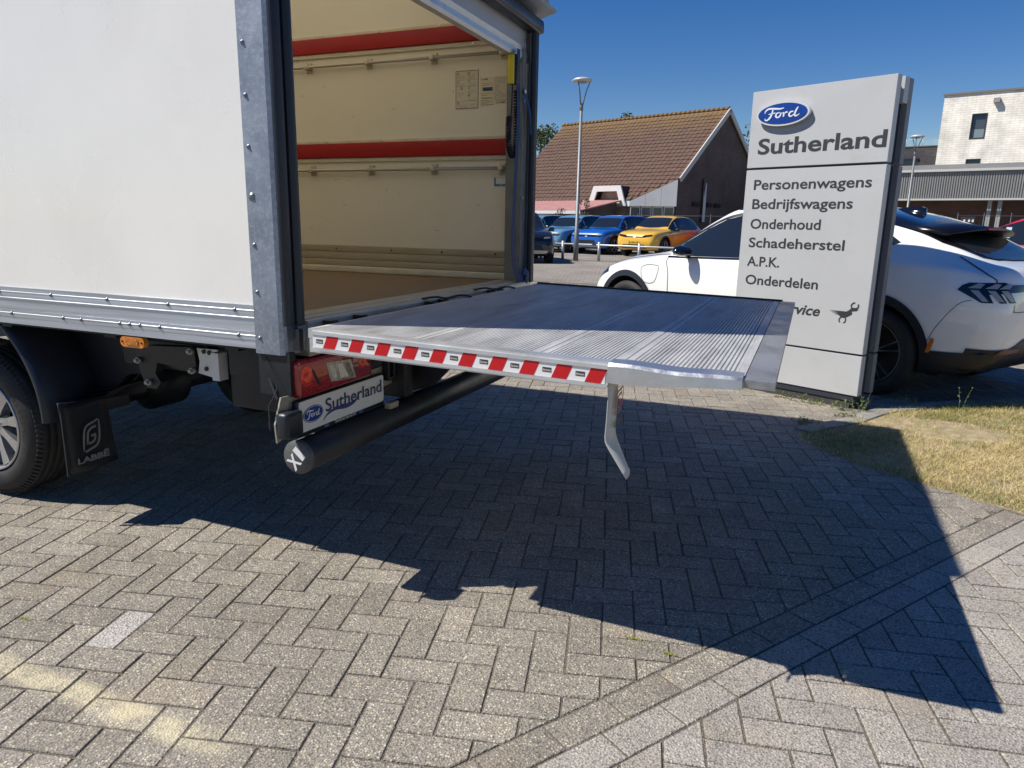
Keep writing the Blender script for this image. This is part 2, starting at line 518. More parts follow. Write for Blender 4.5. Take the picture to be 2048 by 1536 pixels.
# ---- far lot: paver pattern in the material beyond the built pieces
def lot_material():
    m = bpy.data.materials.new('far_paving'); m.use_nodes = True
    nt = m.node_tree; N, L = nt.nodes, nt.links; b = N['Principled BSDF']
    b.inputs['Roughness'].default_value = 0.9
    geo = N.new('ShaderNodeNewGeometry')
    mp = N.new('ShaderNodeMapping'); mp.inputs['Rotation'].default_value = (0, 0, R(-14.5)); L.new(geo.outputs['Position'], mp.inputs['Vector'])
    br = N.new('ShaderNodeTexBrick'); br.inputs['Scale'].default_value = 1.0
    br.inputs['Brick Width'].default_value = 0.213; br.inputs['Row Height'].default_value = 0.1065; br.inputs['Mortar Size'].default_value = 0.006
    br.inputs['Color1'].default_value = (0.22, 0.195, 0.165, 1); br.inputs['Color2'].default_value = (0.28, 0.25, 0.215, 1); br.inputs['Mortar'].default_value = (0.10, 0.09, 0.075, 1)
    L.new(mp.outputs[0], br.inputs['Vector'])
    n = N.new('ShaderNodeTexNoise'); n.inputs['Scale'].default_value = 0.6; n.inputs['Detail'].default_value = 8; L.new(geo.outputs['Position'], n.inputs['Vector'])
    n2 = N.new('ShaderNodeTexNoise'); n2.inputs['Scale'].default_value = 30; n2.inputs['Detail'].default_value = 4; L.new(geo.outputs['Position'], n2.inputs['Vector'])
    r = N.new('ShaderNodeMapRange'); r.inputs['From Min'].default_value = 0.3; r.inputs['From Max'].default_value = 0.7; r.inputs['To Min'].default_value = 0.8; r.inputs['To Max'].default_value = 1.25
    L.new(n.outputs['Fac'], r.inputs['Value'])
    r2 = N.new('ShaderNodeMapRange'); r2.inputs['From Min'].default_value = 0.3; r2.inputs['From Max'].default_value = 0.7; r2.inputs['To Min'].default_value = 0.75; r2.inputs['To Max'].default_value = 1.25
    L.new(n2.outputs['Fac'], r2.inputs['Value'])
    s = N.new('ShaderNodeVectorMath'); s.operation = 'SCALE'; L.new(br.outputs['Color'], s.inputs[0]); L.new(r.outputs[0], s.inputs['Scale'])
    s2 = N.new('ShaderNodeVectorMath'); s2.operation = 'SCALE'; L.new(s.outputs[0], s2.inputs[0]); L.new(r2.outputs[0], s2.inputs['Scale'])
    L.new(s2.outputs[0], b.inputs['Base Color'])
    return m
m_lot = lot_material()
g = MB(); g.sheet([(-600, -300, -0.080), (600, -300, -0.080), (600, 900, -0.080), (-600, 900, -0.080)])
tag(g.build('ground', mat('far_ground', (0.19, 0.18, 0.15), 0.95, var=0.25, vscale=0.3)), kind='structure')

paving = MB()
_nx, _ny = 88, 70
_v = [(-14 + 22 * i / _nx, -2 + 17.5 * j / _ny) for j in range(_ny + 1) for i in range(_nx + 1)]
paving.add([(x, y, gz(x, y) - 0.0042) for x, y in _v], [(j * (_nx + 1) + i, j * (_nx + 1) + i + 1, (j + 1) * (_nx + 1) + i + 1, (j + 1) * (_nx + 1) + i) for j in range(_ny) for i in range(_nx)])
paving = tag(paving.build('pavement', m_joint), kind='structure')
g = MB()
for (a, b_, c, d) in ((-90, 90, 15.5, 60), (-90, -14, -25, 15.5), (8, 90, -25, 15.5), (-14, 8, -25, -2)):
    nx, ny = 12, 30; vv = [(a + (b_ - a) * i / nx, c + (d - c) * j / ny) for j in range(ny + 1) for i in range(nx + 1)]; g.add([(x, y, gz(x, y) - .004) for x, y in vv], [(j * (nx + 1) + i, j * (nx + 1) + i + 1, (j + 1) * (nx + 1) + i + 1, (j + 1) * (nx + 1) + i) for j in range(ny) for i in range(nx)])
tag(g.build('parking_lot', m_lot), kind='structure')

# ---- herringbone
PW = 0.1065; GAP = 0.0068
def frame2(ang, org):
    c, s = math.cos(ang), math.sin(ang)
    def w(u, v): return (org[0] + u * c - v * s, org[1] + u * s + v * c)
    def loc(x, y): x -= org[0]; y -= org[1]; return (x * c + y * s, -x * s + y * c)
    return w, loc
AD = R(14.6); AG = R(12.0)
# phase: the pale block is the vertical piece centred at (-1.94,1.436)
wD, lD = frame2(AD, (0, 0)); u0, v0 = lD(-1.94, 1.436)
oD = wD(u0 - 3.5 * PW, v0 - 1.0 * PW)
wD, lD = frame2(AD, oD)
wG, lG = frame2(AG, (0.232, 2.035)); oG = wG(-1.0 * PW, -0.5 * PW); wG, lG = frame2(AG, oG)

def clip(poly, f):
    out = []
    for i in range(len(poly)):
        a, b = poly[i - 1], poly[i]
        fa, fb = f(a), f(b)
        if (fa >= 0) != (fb >= 0):
            t = fa / (fa - fb); out.append((a[0] + (b[0] - a[0]) * t, a[1] + (b[1] - a[1]) * t))
        if fb >= 0: out.append(b)
    return out
def parea(P): return 0.5 * sum(P[i - 1][0] * P[i][1] - P[i][0] * P[i - 1][1] for i in range(len(P)))
def inset(P, d):
    n = len(P); out = []
    for i in range(n):
        a, b, c = Vector(P[i - 1]), Vector(P[i]), Vector(P[(i + 1) % n])
        e1 = (b - a).normalized(); e2 = (c - b).normalized()
        n1 = Vector((-e1.y, e1.x)); n2 = Vector((-e2.y, e2.x))
        k = n1 + n2
        if k.length < 1e-6: k = n1
        k = k / max(k.dot(n1), 0.35) if k.length else n1
        out.append((b + k * d)[:])
    return out
def clean(P):
    out = []
    for p in P:
        if not out or math.hypot(p[0] - out[-1][0], p[1] - out[-1][1]) > 0.004: out.append(p)
    if len(out) > 2 and math.hypot(out[0][0] - out[-1][0], out[0][1] - out[-1][1]) < 0.004: out.pop()
    return out
def brick_faces(P, z, tilt=(0, 0)):
    """ring verts: bottom, side top, chamfer top. P ccw around (0,0)"""
    n = len(P); T = inset(P, 0.0022)
    vs = [(p[0], p[1], -0.05) for p in P] + [(p[0], p[1], z - 0.0022 + tilt[0] * p[0] + tilt[1] * p[1]) for p in P] + [(p[0], p[1], z + tilt[0] * p[0] + tilt[1] * p[1]) for p in T]
    fs = []
    for i in range(n):
        j = (i + 1) % n
        fs.append((i, j, n + j, n + i)); fs.append((n + i, n + j, 2 * n + j, 2 * n + i))
    fs.append(tuple(range(2 * n, 3 * n)))
    return vs, fs

def campix(x, y, z=0.0):
    v = Vector((x, y, z - CAM_Z)); d = v.dot(kf)
    if d < 0.3: return None
    return (v.dot(kr) / d * 1420 + 1024, v.dot(kd) / d * 1420 + 768, d)

bricks = []   # (poly world, centre, type, full?, ang)
def rect_poly(w, u0, v0, u1, v1):
    g2 = GAP / 2
    return [w(u0 + g2, v0 + g2), w(u1 - g2, v0 + g2), w(u1 - g2, v1 - g2), w(u0 + g2, v1 - g2)]
def herring(w, loc, keep, kind, ang):
    cs = [loc(x, y) for x, y in ((-13.5, -1.8), (7.8, -1.8), (7.8, 15.4), (-13.5, 15.4))]
    i0, i1 = int(min(c[0] for c in cs) / PW) - 3, int(max(c[0] for c in cs) / PW) + 3
    j0, j1 = int(min(c[1] for c in cs) / PW) - 3, int(max(c[1] for c in cs) / PW) + 3
    for i in range(i0, i1):
        for j in range(j0, j1):
            d = (i - j) % 4
            if d == 0: r = (i, j, i + 2, j + 1)
            elif d == 3: r = (i, j, i + 1, j + 2)
            else: continue
            cx, cy = w((r[0] + r[2]) / 2 * PW, (r[1] + r[3]) / 2 * PW)
            if not (-13.4 < cx < 7.7 and -1.5 < cy < 15.3): continue
            q = campix(cx, cy)
            if q is None: q = (-999, 9999, 90.0)
            P = rect_poly(w, r[0] * PW, r[1] * PW, r[2] * PW, r[3] * PW)
            P2 = keep(P)
            if P2 is None or len(P2) < 3: continue
            bricks.append((P2, (cx, cy), kind, P2 is P, ang + (0 if d == 0 else math.pi / 2), q))
def keep_side(f):
    def k(P):
        fs = [f(p) for p in P]
        if min(fs) >= 0: 
            if inpoly(*P[0], GRASS) and inpoly(*P[2], GRASS): return None
            return P
        if max(fs) < 0: return None
        Q = clean(clip(P, f))
        if len(Q) < 3 or abs(parea(Q)) < 0.0012: return None
        return Q
    return k
herring(wD, lD, keep_side(lambda p: -(sline(*p)) - 0.2135 - GAP / 2), 'dark', AD)
herring(wG, lG, keep_side(lambda p: sline(*p) - GAP / 2), 'grey', AG)
for row, kind, ph in ((0, 'grey', 0.05), (1, 'dark', 0.15)):
    s1 = -row * PW; s0 = s1 - PW
    k = -20
    for k in range(-12, 50):
        t0 = k * 0.2135 + ph; t1 = t0 + 0.2135
        def w(t, s): return (LP[0] + LD[0] * t + LN[0] * s, LP[1] + LD[1] * t + LN[1] * s)
        g2 = GAP / 2
        P = [w(t0 + g2, s1 - g2), w(t0 + g2, s0 + g2), w(t1 - g2, s0 + g2), w(t1 - g2, s1 - g2)]
        if parea(P) < 0: P = P[::-1]
        c = w((t0 + t1) / 2, (s0 + s1) / 2)
        if inpoly(*c, GRASS): continue
        q = campix(*c)
        if not (-13.4 < c[0] < 7.7 and -1.5 < c[1] < 15.3): continue
        if q is None: q = (-999, 9999, 90.0)
        bricks.append((P, c, kind, False, LA, q))
bricks.sort(key=lambda b: b[5][2] + (3 if not (-60 < b[5][0] < 2108 and b[5][1] < 1600) else 0))
full = MB(); vs, fs = brick_faces([(-PW + GAP / 2, -PW / 2 + GAP / 2), (PW - GAP / 2, -PW / 2 + GAP / 2), (PW - GAP / 2, PW / 2 - GAP / 2), (-PW + GAP / 2, PW / 2 - GAP / 2)], 0.0)
full.add(vs, fs)
full_me = {'dark': full.mesh('brick', m_bd_o), 'grey': full.mesh('brick', m_bg_o)}
full_light = full.mesh('brick', m_light)
BA = {'dark': [[], [], []], 'grey': [[], [], []]}
for idx, (P, c, kind, isfull, ang, q) in enumerate(bricks):
    jz = random.uniform(-0.0016, 0.0012)
    if idx < 298:
        if isfull:
            light = kind == 'dark' and math.hypot(c[0] + 1.94, c[1] - 1.436) < 0.03
            o = link('brick', full_light if light else full_me[kind], paving, (c[0], c[1], jz + gz(*c)))
            if light: o['label'] = 'pale smooth paving brick among the dark aggregate ones'
            o.rotation_euler = (random.uniform(-.006, .006), random.uniform(-.005, .005), ang + random.uniform(-.008, .008))
        else:
            Q = [(p[0] - c[0], p[1] - c[1]) for p in P]
            if parea(Q) < 0: Q = Q[::-1]
            mb = MB(); v_, f_ = brick_faces(Q, 0.0); mb.add(v_, f_)
            link('brick', mb.mesh('brick', m_bd_o if kind == 'dark' else m_bg_o), paving, (c[0], c[1], jz + gz(*c)))
    else:
        Q = [(p[0] - c[0], p[1] - c[1]) for p in P]
        if parea(Q) < 0: Q = Q[::-1]
        dx, dy = random.uniform(-.0008, .0008), random.uniform(-.0008, .0008)
        v_, f_ = brick_faces(Q, jz, (random.uniform(-.012, .012), random.uniform(-.012, .012)))
        V, F, A = BA[kind]; o0 = len(V)
        hz = gz(*c); V += [(v[0] + c[0] + dx, v[1] + c[1] + dy, v[2] + hz) for v in v_]; F += [tuple(o0 + i for i in f) for f in f_]
        A += [random.random()] * len(f_)
for kind, mm in (('dark', m_bd_a), ('grey', m_bg_a)):
    V, F, A = BA[kind]
    if not F: continue
    me = bpy.data.meshes.new('brick'); me.from_pydata(V, [], F)
    at = me.attributes.new('rnd', 'FLOAT', 'FACE'); at.data.foreach_set('value', A)
    me.materials.append(mm)
    tag(link('brick', me, paving), kind='stuff')

# ---- grass island with concrete edging
gr = MB()
soil = mat('dry_soil', (0.34, 0.27, 0.165), 0.95, var=0.4, vscale=14, bump=0.6, bscale=90, dirt=((0.26, 0.22, 0.09), 5, 0.45, 0.65, 0.7))
gr.prism(GRASS, ((0, 0, 0), (1, 0, 0), (0, 1, 0), (0, 0, 1)), -0.03, 0.002)
tag(gr.build('soil_bed', soil), kind='structure')
edge = MB()
def offset_line(L_, d):
    out = []
    for i in range(len(L_)):
        a = Vector(L_[max(i - 1, 0)]); b = Vector(L_[min(i + 1, len(L_) - 1)]); t = (b - a).normalized()
        out.append((L_[i][0] - t.y * d, L_[i][1] + t.x * d))
    return out
conc = mat('edging_concrete', (0.25, 0.24, 0.22), 0.9, var=0.25, vscale=12, bump=0.35, bscale=140)
k0 = next(i for i, p in enumerate(GRASS) if p == (0.179, 5.056))
seg = GRASS[k0 - 1:]
smooth_seg = [(p.x, p.y) for p in catmull([(a, b, 0) for a, b in seg], 6)]
A_ = offset_line(smooth_seg, 0.062); B_ = offset_line(smooth_seg, -0.062)
vs = []
for (a, b) in zip(A_, B_):
    ax = Vector(a); bx = Vector(b); d = (bx - ax).normalized()
    vs += [(*a, -0.07), (*a, 0.010), (ax.x + d.x * 0.005, ax.y + d.y * 0.005, 0.014), (bx.x - d.x * 0.005, bx.y - d.y * 0.005, 0.014), (*b, 0.010), (*b, -0.07)]
fs = []
for i in range(len(A_) - 1):
    for k in range(5): fs.append((i * 6 + k, i * 6 + k + 1, i * 6 + 7 + k, i * 6 + 6 + k))
fs.append((0, 1, 2, 3, 4, 5)); edge.add(vs, fs)
tag(edge.build('kerb', conc, fix=True), kind='structure')

def blades(n, region, bbox, name, mats, hmin, hmax, wid, lean=0.6, z0=0.0, dens=None, parent=None):
    x0, x1, y0, y1 = bbox
    V = []; F = []; MI = []
    c = 0; tries = 0
    while c < n and tries < n * 6:
        tries += 1
        x = random.uniform(x0, x1); y = random.uniform(y0, y1)
        if not region(x, y): continue
        if dens and random.random() > dens(x, y): continue
        h = random.uniform(hmin, hmax) * random.uniform(0.6, 1.1); a = random.uniform(0, 6.283)
        ln = random.uniform(0.1, lean) * h; b = random.uniform(0, 6.283)
        dx, dy = math.cos(a) * wid, math.sin(a) * wid
        lx, ly = math.cos(b) * ln, math.sin(b) * ln
        o = len(V)
        V += [(x - dx, y - dy, z0), (x + dx, y + dy, z0), (x + lx * .5 + dx * .6, y + ly * .5 + dy * .6, z0 + h * .62), (x + lx * .5 - dx * .6, y + ly * .5 - dy * .6, z0 + h * .62), (x + lx * 1.5, y + ly * 1.5, z0 + h)]
        F += [(o, o + 1, o + 2, o + 3), (o + 3, o + 2, o + 4)]
        k = random.random() + 0.30 * math.sin(x * 3.1 + 1.3) * math.cos(y * 2.7) + .22 * math.sin(x * 11 + y * 5) * math.sin(y * 13 - x * 4)
        mi = 0 if k < .42 else (1 if k < .74 else 2)
        MI += [mi, mi]; c += 1
    me = bpy.data.meshes.new(name); me.from_pydata(V, [], F); me.polygons.foreach_set('material_index', MI)
    for m in mats: me.materials.append(m)
    return link(name, me, parent)
g1 = mat('grass_straw', (0.60, 0.48, 0.24), 0.8, objrand=0, var=0.3, vscale=25)
g2 = mat('grass_tan', (0.42, 0.34, 0.13), 0.8, var=0.3, vscale=25)
g3 = mat('grass_green', (0.19, 0.22, 0.055), 0.75, var=0.3, vscale=25)
def bare(x, y):
    d = math.hypot((x - 0.9) / 0.45, (y - 5.35) / 0.28)
    e = 0.62 + 0.38 * math.sin(x * 7 + y * 3) * math.sin(y * 9 - x * 2)
    return (0.10 if d < 1 else 1.0) * max(0.12, e)
tag(blades(95000, lambda x, y: inpoly(x, y, GRASS) and (x - 0.02) > 0.05, (0.05, 3.1, 3.3, 7.1), 'grass', [g1, g2, g3], 0.014, 0.044, 0.0015, 1.6, 0.0, bare), kind='stuff')

# ================================================================== BOX TRUCK
YN, YF = 1.856, 4.105            # outer sides
XR, XF = -1.545, -5.75           # rear plane, front of the box
ZF, ZB, ZT = 0.963, 0.872, 3.08  # floor, underside of the rails, top
truck = tag(empty('box_truck', (-3.45, 2.95, 0)), 'white box truck with galvanised corner posts, open rear and lowered tail lift', 'truck')
X_, Y_, Z_ = Vector((1, 0, 0)), Vector((0, 1, 0)), Vector((0, 0, 1))
def T(mb, name, mats, parent=truck, **k): return mb.build(name, mats, parent, **k)

m_panel = mat('panel_gelcoat', (0.86, 0.84, 0.78), 0.30, var=0.035, vscale=1.3, rvar=0.10, bump=0.012, bscale=2.2, coat=0.25, dirt=((0.60, 0.55, 0.45), 1.7, 0.52, 0.85, 0.2))
m_inner = mat('inner_panel', (0.74, 0.68, 0.53), 0.5, var=0.03, vscale=2.0, bump=0.015, bscale=9, dirt=((0.30, 0.24, 0.14), 22, 0.66, 0.76, 0.75))
m_roof = mat('translucent_roof', (0.75, 0.66, 0.42), 0.6, trans=0.0)
_nt = m_roof.node_tree; _tr = _nt.nodes.new('ShaderNodeBsdfTranslucent'); _tr.inputs['Color'].default_value = (0.84, 0.80, 0.69, 1)
_mx = _nt.nodes.new('ShaderNodeMixShader'); _mx.inputs[0].default_value = 0.84
_nt.links.new(_nt.nodes['Principled BSDF'].outputs[0], _mx.inputs[1]); _nt.links.new(_tr.outputs[0], _mx.inputs[2]); _nt.links.new(_mx.outputs[0], _nt.nodes['Material Output'].inputs[0])
m_ply = mat('floor_plywood', (0.20, 0.135, 0.075), 0.62, var=0.30, vscale=2.2, stretch=(1.0, 9, 1), dirt=((0.10, 0.07, 0.045), 3.2, 0.50, 0.75, 0.6), rvar=0.12)
m_kick = mat('kick_board', (0.40, 0.335, 0.22), 0.55, var=0.18, vscale=2.5, stretch=(1, 6, 6), dirt=((0.12, 0.09, 0.05), 20, 0.62, 0.75, 0.7))
m_red = mat('red_board', (0.34, 0.003, 0.004), 0.45, var=0.16, vscale=6, stretch=(.6, 3, 6), dirt=((0.2, 0.01, 0.01), 12, 0.5, 0.75, 0.5))
m_seal = mat('sealant_trim', (0.62, 0.55, 0.40), 0.55, var=0.1, vscale=9)
m_galvb = mat('beige_bracket', (0.36, 0.33, 0.27), 0.5, 0.3, var=0.2, vscale=9, dirt=((0.14, 0.10, 0.06), 16, 0.52, 0.75, 0.6))

# body panels
T(MB().box(XF, -1.683, YN + .006, YN + .032, 1.018, ZT - .02), 'side_panel', m_panel)
b = MB().box(XF, -1.60, YF - .036, YF - .008, ZB + .02, ZT - .02); far_side = T(b, 'side_panel', m_panel)
T(MB().box(XF + .03, -1.60, 4.054, 4.066, ZF, ZT - .03), 'inner_wall', m_inner)
T(MB().box(XF + .03, -1.683, YN + .034, YN + .042, ZF, ZT - .03), 'inner_wall', m_inner)
T(MB().box(XF, XF + .028, YN + .033, YF - .037, ZB + .02, ZT - .02), 'bulkhead', m_inner)
T(MB().box(XF, -1.62, YN + .01, YF - .01, ZT - .018, ZT), 'roof', m_roof)
T(MB().box(XF + .03, -1.722, YN + .043, 4.053, ZF - .05, ZF), 'floor', m_ply)

# bottom rail: extruded aluminium profile
prof = [(0, 1.022), (-.0085, 1.020), (-.0085, 1.0035), (-.0095, 1.0025), (-.0095, .9985), (-.0085, .9975), (-.0085, .9795), (-.0105, .978), (-.0105, .9745), (-.0065, .9735),
        (-.0065, .9335), (-.0052, .9325), (-.0052, .9310), (-.0085, .930), (-.0085, .9185), (-.0095, .9175), (-.0095, .9135), (-.0085, .9125), (-.0085, .900), (-.0075, .899), (-.0075, .8735), (0.0, .8735), (.03, .8735), (.03, 1.016)]
mb = MB(); mb.prism([(a + YN + .008, z) for a, z in prof], ((0, 0, 0), (0, 1, 0), (0, 0, 1), (1, 0, 0)), XF, -1.684)
rail = T(mb, 'bottom_rail', mat('rail_alu', (0.50, 0.53, 0.58), 0.42, 0.7, var=0.20, vscale=6, stretch=(.22, 1, 12), rvar=0.12, dirt=((0.7, 0.72, 0.76), 9, 0.5, 0.8, 0.5)))
mb = MB(); mb.prism([(-(a + .008) + YF, z) for a, z in prof], ((0, 0, 0), (0, 1, 0), (0, 0, 1), (1, 0, 0)), XF, -1.684)
T(mb, 'bottom_rail', M_['alu'])
# near corner post: folded galvanised steel
def post(y0, sgn, name='corner_post'):
    s = sgn
    pl = [(-1.690, 0), (-1.690, -.006), (-1.590, -.006), (-1.576, 0.0), (-1.570, .010), (-1.570, .076), (-1.576, .076), (-1.582, .013), (-1.592, .002)]
    q = [(x, y0 + s * y) for x, y in pl]
    mb = MB(); mb.prism(q, ((0, 0, 0), (1, 0, 0), (0, 1, 0), (0, 0, 1)), ZB - .012, ZT + .0)
    return T(mb, name, M_['galv'], fix=True)
pn = post(YN, 1); pf = post(YF, -1)
# rubber door guides: two-lobed profile on the rear face
def guide(y0, s, z0, z1):
    pl = []
    for k in range(9):
        a = math.pi * k / 8; pl.append((-1.564 + .016 * math.sin(a), -.006 + .022 * (1 - math.cos(a))))
    for k in range(9):
        a = math.pi * k / 8; pl.append((-1.560 + .020 * math.sin(a), .040 + .020 * (1 - math.cos(a))))
    pl += [(-1.568, .080), (-1.5695, .079), (-1.5695, -.005)]
    mb = MB(); mb.prism([(x, y0 + s * y) for x, y in pl], ((0, 0, 0), (1, 0, 0), (0, 1, 0), (0, 0, 1)), z0, z1, smooth=False)
    o = T(mb, 'door_guide', M_['rubber'], fix=True)
    return o
guide(YN, 1, ZF - .005, 2.44); guide(YF, -1, ZF - .005, 2.42)
# inner jamb channels
jm = mat('jamb_alu', (0.20, 0.205, 0.195), 0.6, 0.15, var=0.15, vscale=8, dirt=((0.15, 0.14, 0.12), 7, 0.5, 0.75, 0.5))
for s, y0 in ((1, YN), (-1, YF)):
    mb = MB()
    if s == 1:
        mb.box(-1.70, -1.60, y0 + .045, y0 + .076, ZF, 2.25); T(mb, 'door_channel', jm); continue
    mb.box(-1.70, -1.60, min(y0 + s * .084, y0 + s * .112), max(y0 + s * .084, y0 + s * .112), ZF, 2.25)
    mb.box(-1.610, -1.585, min(y0 + s * .112, y0 + s * .152), max(y0 + s * .112, y0 + s * .152), ZF, 2.25, bev=.004)
    T(mb, 'door_channel', jm)
    for z in (1.45, 1.98):
        T(MB().cyl((-1.585, y0 + s * .135, z), (-1.578, y0 + s * .135, z), .010, 10), 'rivet', M_['steel'])
# screws on the near side
def screw_mesh(r, name='screw'):
    mb = MB(); prof = [(0, r * 1.35), (-.0015, r * 1.35), (-.0018, r), (-.0045, r * .8), (-.0060, r * .45), (-.0062, 0.0005)]
    mb.lathe(prof, (0, 0, 0), 'Y', 12)
    return mb.mesh(name, mat('screw_zinc', (.22, .23, .25), .38, .7, var=.2, vscale=300))
sm1 = screw_mesh(.0056); smb = screw_mesh(.0095)
TO = Vector(truck.location)
for x, z in ([(-1.67, 1.065 + .1525 * k) for k in range(-1, 14) if k != 2] + [(-1.705 - .035, 0.0)][:0]):
    link('screw', sm1, truck, Vector((x, YN - .006, z)) - TO)
link('screw', smb, truck, Vector((-1.669, YN - .006, 1.370)) - TO)
for x in [-1.775 - .3025 * k for k in range(12)]: link('screw', sm1, truck, Vector((x, YN - .0018, 1.0005)) - TO)
for x in [-1.765, -2.127, -2.225, -2.276, -2.326, -2.530, -2.628, -2.927, -3.23, -3.53]: link('screw', sm1, truck, Vector((x, YN - .0018, .9155)) - TO)

# header above the opening
T(MB().box(-1.62, -1.495, YN + .004, YF - .004, 2.50, ZT - .03, bev=.008), 'header', M_['galv'])
mb = MB(); mb.box(-1.60, -1.520, YN - .005, YF + .008, 2.352, 2.425, bev=.022); T(mb, 'header_seal', M_['rubber'])
mb = MB(); mb.prism([(-1.60, 2.445), (-1.480, 2.475), (-1.470, 2.488), (-1.480, 2.492), (-1.60, 2.462)], ((0, 0, 0), (1, 0, 0), (0, 0, 1), (0, 1, 0)), YN + .16, YF + .060); T(mb, 'rain_ledge', M_['galv'], fix=True)
T(MB().box(-1.60, -1.535, YN + .25, YF - .02, 2.462, 2.60, bev=.006), 'light_box', mat('light_box_grey', (0.4, 0.42, 0.44), .5, .3))
# roller door: bottom slat hanging below the header, curtain above
door_m = mat('door_slat', (0.43, 0.44, 0.47), 0.42, 0.1, var=.06, vscale=4, dirt=((0.25, .22, .16), 6, .55, .8, .5))
mb = MB(); mb.box(-1.640, -1.605, YN + .075, YF - .055, 2.268, 2.50); T(mb, 'roller_door', door_m)
mb = MB()
pr = [(-1.602, 2.272), (-1.596, 2.268), (-1.600, 2.252), (-1.594, 2.250), (-1.598, 2.238), (-1.592, 2.236), (-1.592, 2.212), (-1.600, 2.196), (-1.636, 2.196), (-1.636, 2.2675), (-1.61, 2.2675)]
mb.prism(pr, ((0, 0, 0), (1, 0, 0), (0, 0, 1), (0, 1, 0)), YN + .070, YF - .050); T(mb, 'door_bottom_bar', M_['alu'], fix=True)
mb = MB(); mb.box(-1.6045, -1.599, YF - .085, YF - .052, 2.21, 2.45); T(mb, 'door_edge_trim', M_['alu'])
for z in (2.305, 2.355): T(MB().cyl((-1.599, YF - .094, z), (-1.594, YF - .094, z), .008, 10), 'rivet', M_['steel'])
T(MB().cyl((-1.86, YN + .10, 2.74), (-1.86, YF - .10, 2.74), .13, 24), 'door_roll', door_m)

# interior fittings on the far wall (face at y=4.054)
YW = 4.054
for z0, z1 in ((2.336, 2.426), (1.698, 1.788)):
    T(MB().box(-5.7, -1.715, YW - .022, YW, z0, z1, bev=.004), 'lashing_board', m_red)
    T(MB().box(-5.7, -1.70, YW - .010, YW, z1 + .001, z1 + .020, bev=.002), 'board_trim', m_seal)
    T(MB().box(-5.7, -1.70, YW - .012, YW, z0 - .026, z0 - .001, bev=.002), 'board_trim', m_seal)
    for k in range(9):
        for zz, dx in ((z1 + .010, 0.0), (z0 - .013, .2)):
            T(MB().cyl((-1.74 - .42 * k - dx, YW - .015, zz), (-1.74 - .42 * k - dx, YW - .010, zz), .006, 8), 'rivet', M_['steel'])
st_in = mat('rail_steel', (0.50, 0.45, 0.34), 0.45, 0.6)
for z in (2.258, 1.621):
    rl = T(MB().cyl((-5.65, YW - .030, z), (-1.715, YW - .030, z), .0095, 12), 'lashing_rail', st_in)
    for k in range(9):
        x = -1.745 - .457 * k
        mb = MB()
        mb.box(x - .022, x + .022, YW - .006, YW - .001, z - .032, z + .032, bev=.003)
        mb.box(x - .015, x + .015, YW - .044, YW - .005, z - .015, z + .015, bev=.005)
        for dx in (-.014, .014):
            for dz in (-.024, .024): mb.cyl((x + dx, YW - .010, z + dz), (x + dx, YW - .006, z + dz), .005, 8)
        T(mb, 'rail_bracket', st_in, rl)
for z0, z1, d in ((1.097, 1.140, .010), (1.049, 1.094, .012), (1.008, 1.046, .014)):
    T(MB().box(-5.7, -1.62, YW - d, YW, z0, z1, bev=.003), 'kick_board', m_kick)
T(MB().box(-5.7, -1.62, YW - .030, YW, ZF + .001, 1.005, bev=.006), 'floor_skirting', m_seal)
for x in (-1.78, -2.15, -2.52, -2.95, -3.4):
    T(MB().cyl((x, YW - .015, 1.118), (x, YW - .011, 1.118), .006, 8), 'rivet', M_['chassis'])
# near inner kick boards too
T(MB().box(-5.7, -1.72, YN + .043, YN + .056, ZF + .001, 1.14, bev=.003), 'kick_board', m_kick)

# stickers on the far wall
m_stick = mat('sticker', (0.62, 0.56, 0.42), 0.5)
def sticker(x0, x1, z0, z1, border=True):
    return [MB().box(x0, x1, YW - .0016, YW - .0003, z0, z1), x0, x1, z0, z1]
def SP(x, z, d=.0022): return (x, YW - d, z)
Us, Vs = X_, Z_
def line(mb, x0, z0, x1, z1, w=.0016): ribbon(mb, [(x0, z0), (x1, z1)], w, SP(0, 0), Us, Vs, 0, 1)
s1 = T(sticker(-2.058, -1.908, 1.966, 2.180)[0], 'instruction_sticker', m_stick)
ink = MB()
x0, x1, z0, z1 = -2.056, -1.910, 1.968, 2.178
for a in ((x0, z0, x1, z0), (x0, z1, x1, z1), (x0, z0, x0, z1), (x1, z0, x1, z1)): line(ink, *a, w=.003)
for r, (cx, cz, t) in enumerate(((-2.040, 2.163, '1'), (-1.970, 2.163, '2'), (-2.018, 2.080, '4'), (-1.970, 2.042, '6'), (-2.040, 2.000, '7'))):
    ribbon(ink, [(cx + .007 * math.cos(a / 8 * 6.283), cz + .007 * math.sin(a / 8 * 6.283)) for a in range(9)], .0022, SP(0, 0), Us, Vs, 0, 2)
    text_into(ink, t, SP(cx - .002, cz - .003), Us, Vs, cap=.007)
for (cx, cz) in ((-1.970, 2.122), (-1.970, 2.082), (-2.04, 2.118)):
    ribbon(ink, [(cx - .006, cz + .002), (cx - .002, cz - .005), (cx + .008, cz + .008)], .0022, SP(0, 0), Us, Vs, 0, 2)
rr = random.Random(3)
for (cx, cz, w) in ((-2.025, 2.146, .05), (-1.955, 2.146, .05), (-2.025, 2.104, .055), (-1.950, 2.104, .05), (-1.950, 2.066, .05), (-2.025, 2.050, .04), (-1.950, 2.020, .05), (-2.010, 1.982, .06), (-1.938, 1.984, .035)):
    ribbon(ink, [(cx - w / 2 + w * k / 5, cz + rr.uniform(-.006, .009)) for k in range(6)], .0012, SP(0, 0), Us, Vs, 0, 3)
    line(ink, cx - w / 2, cz - .009, cx + w / 2, cz - .009, .001)
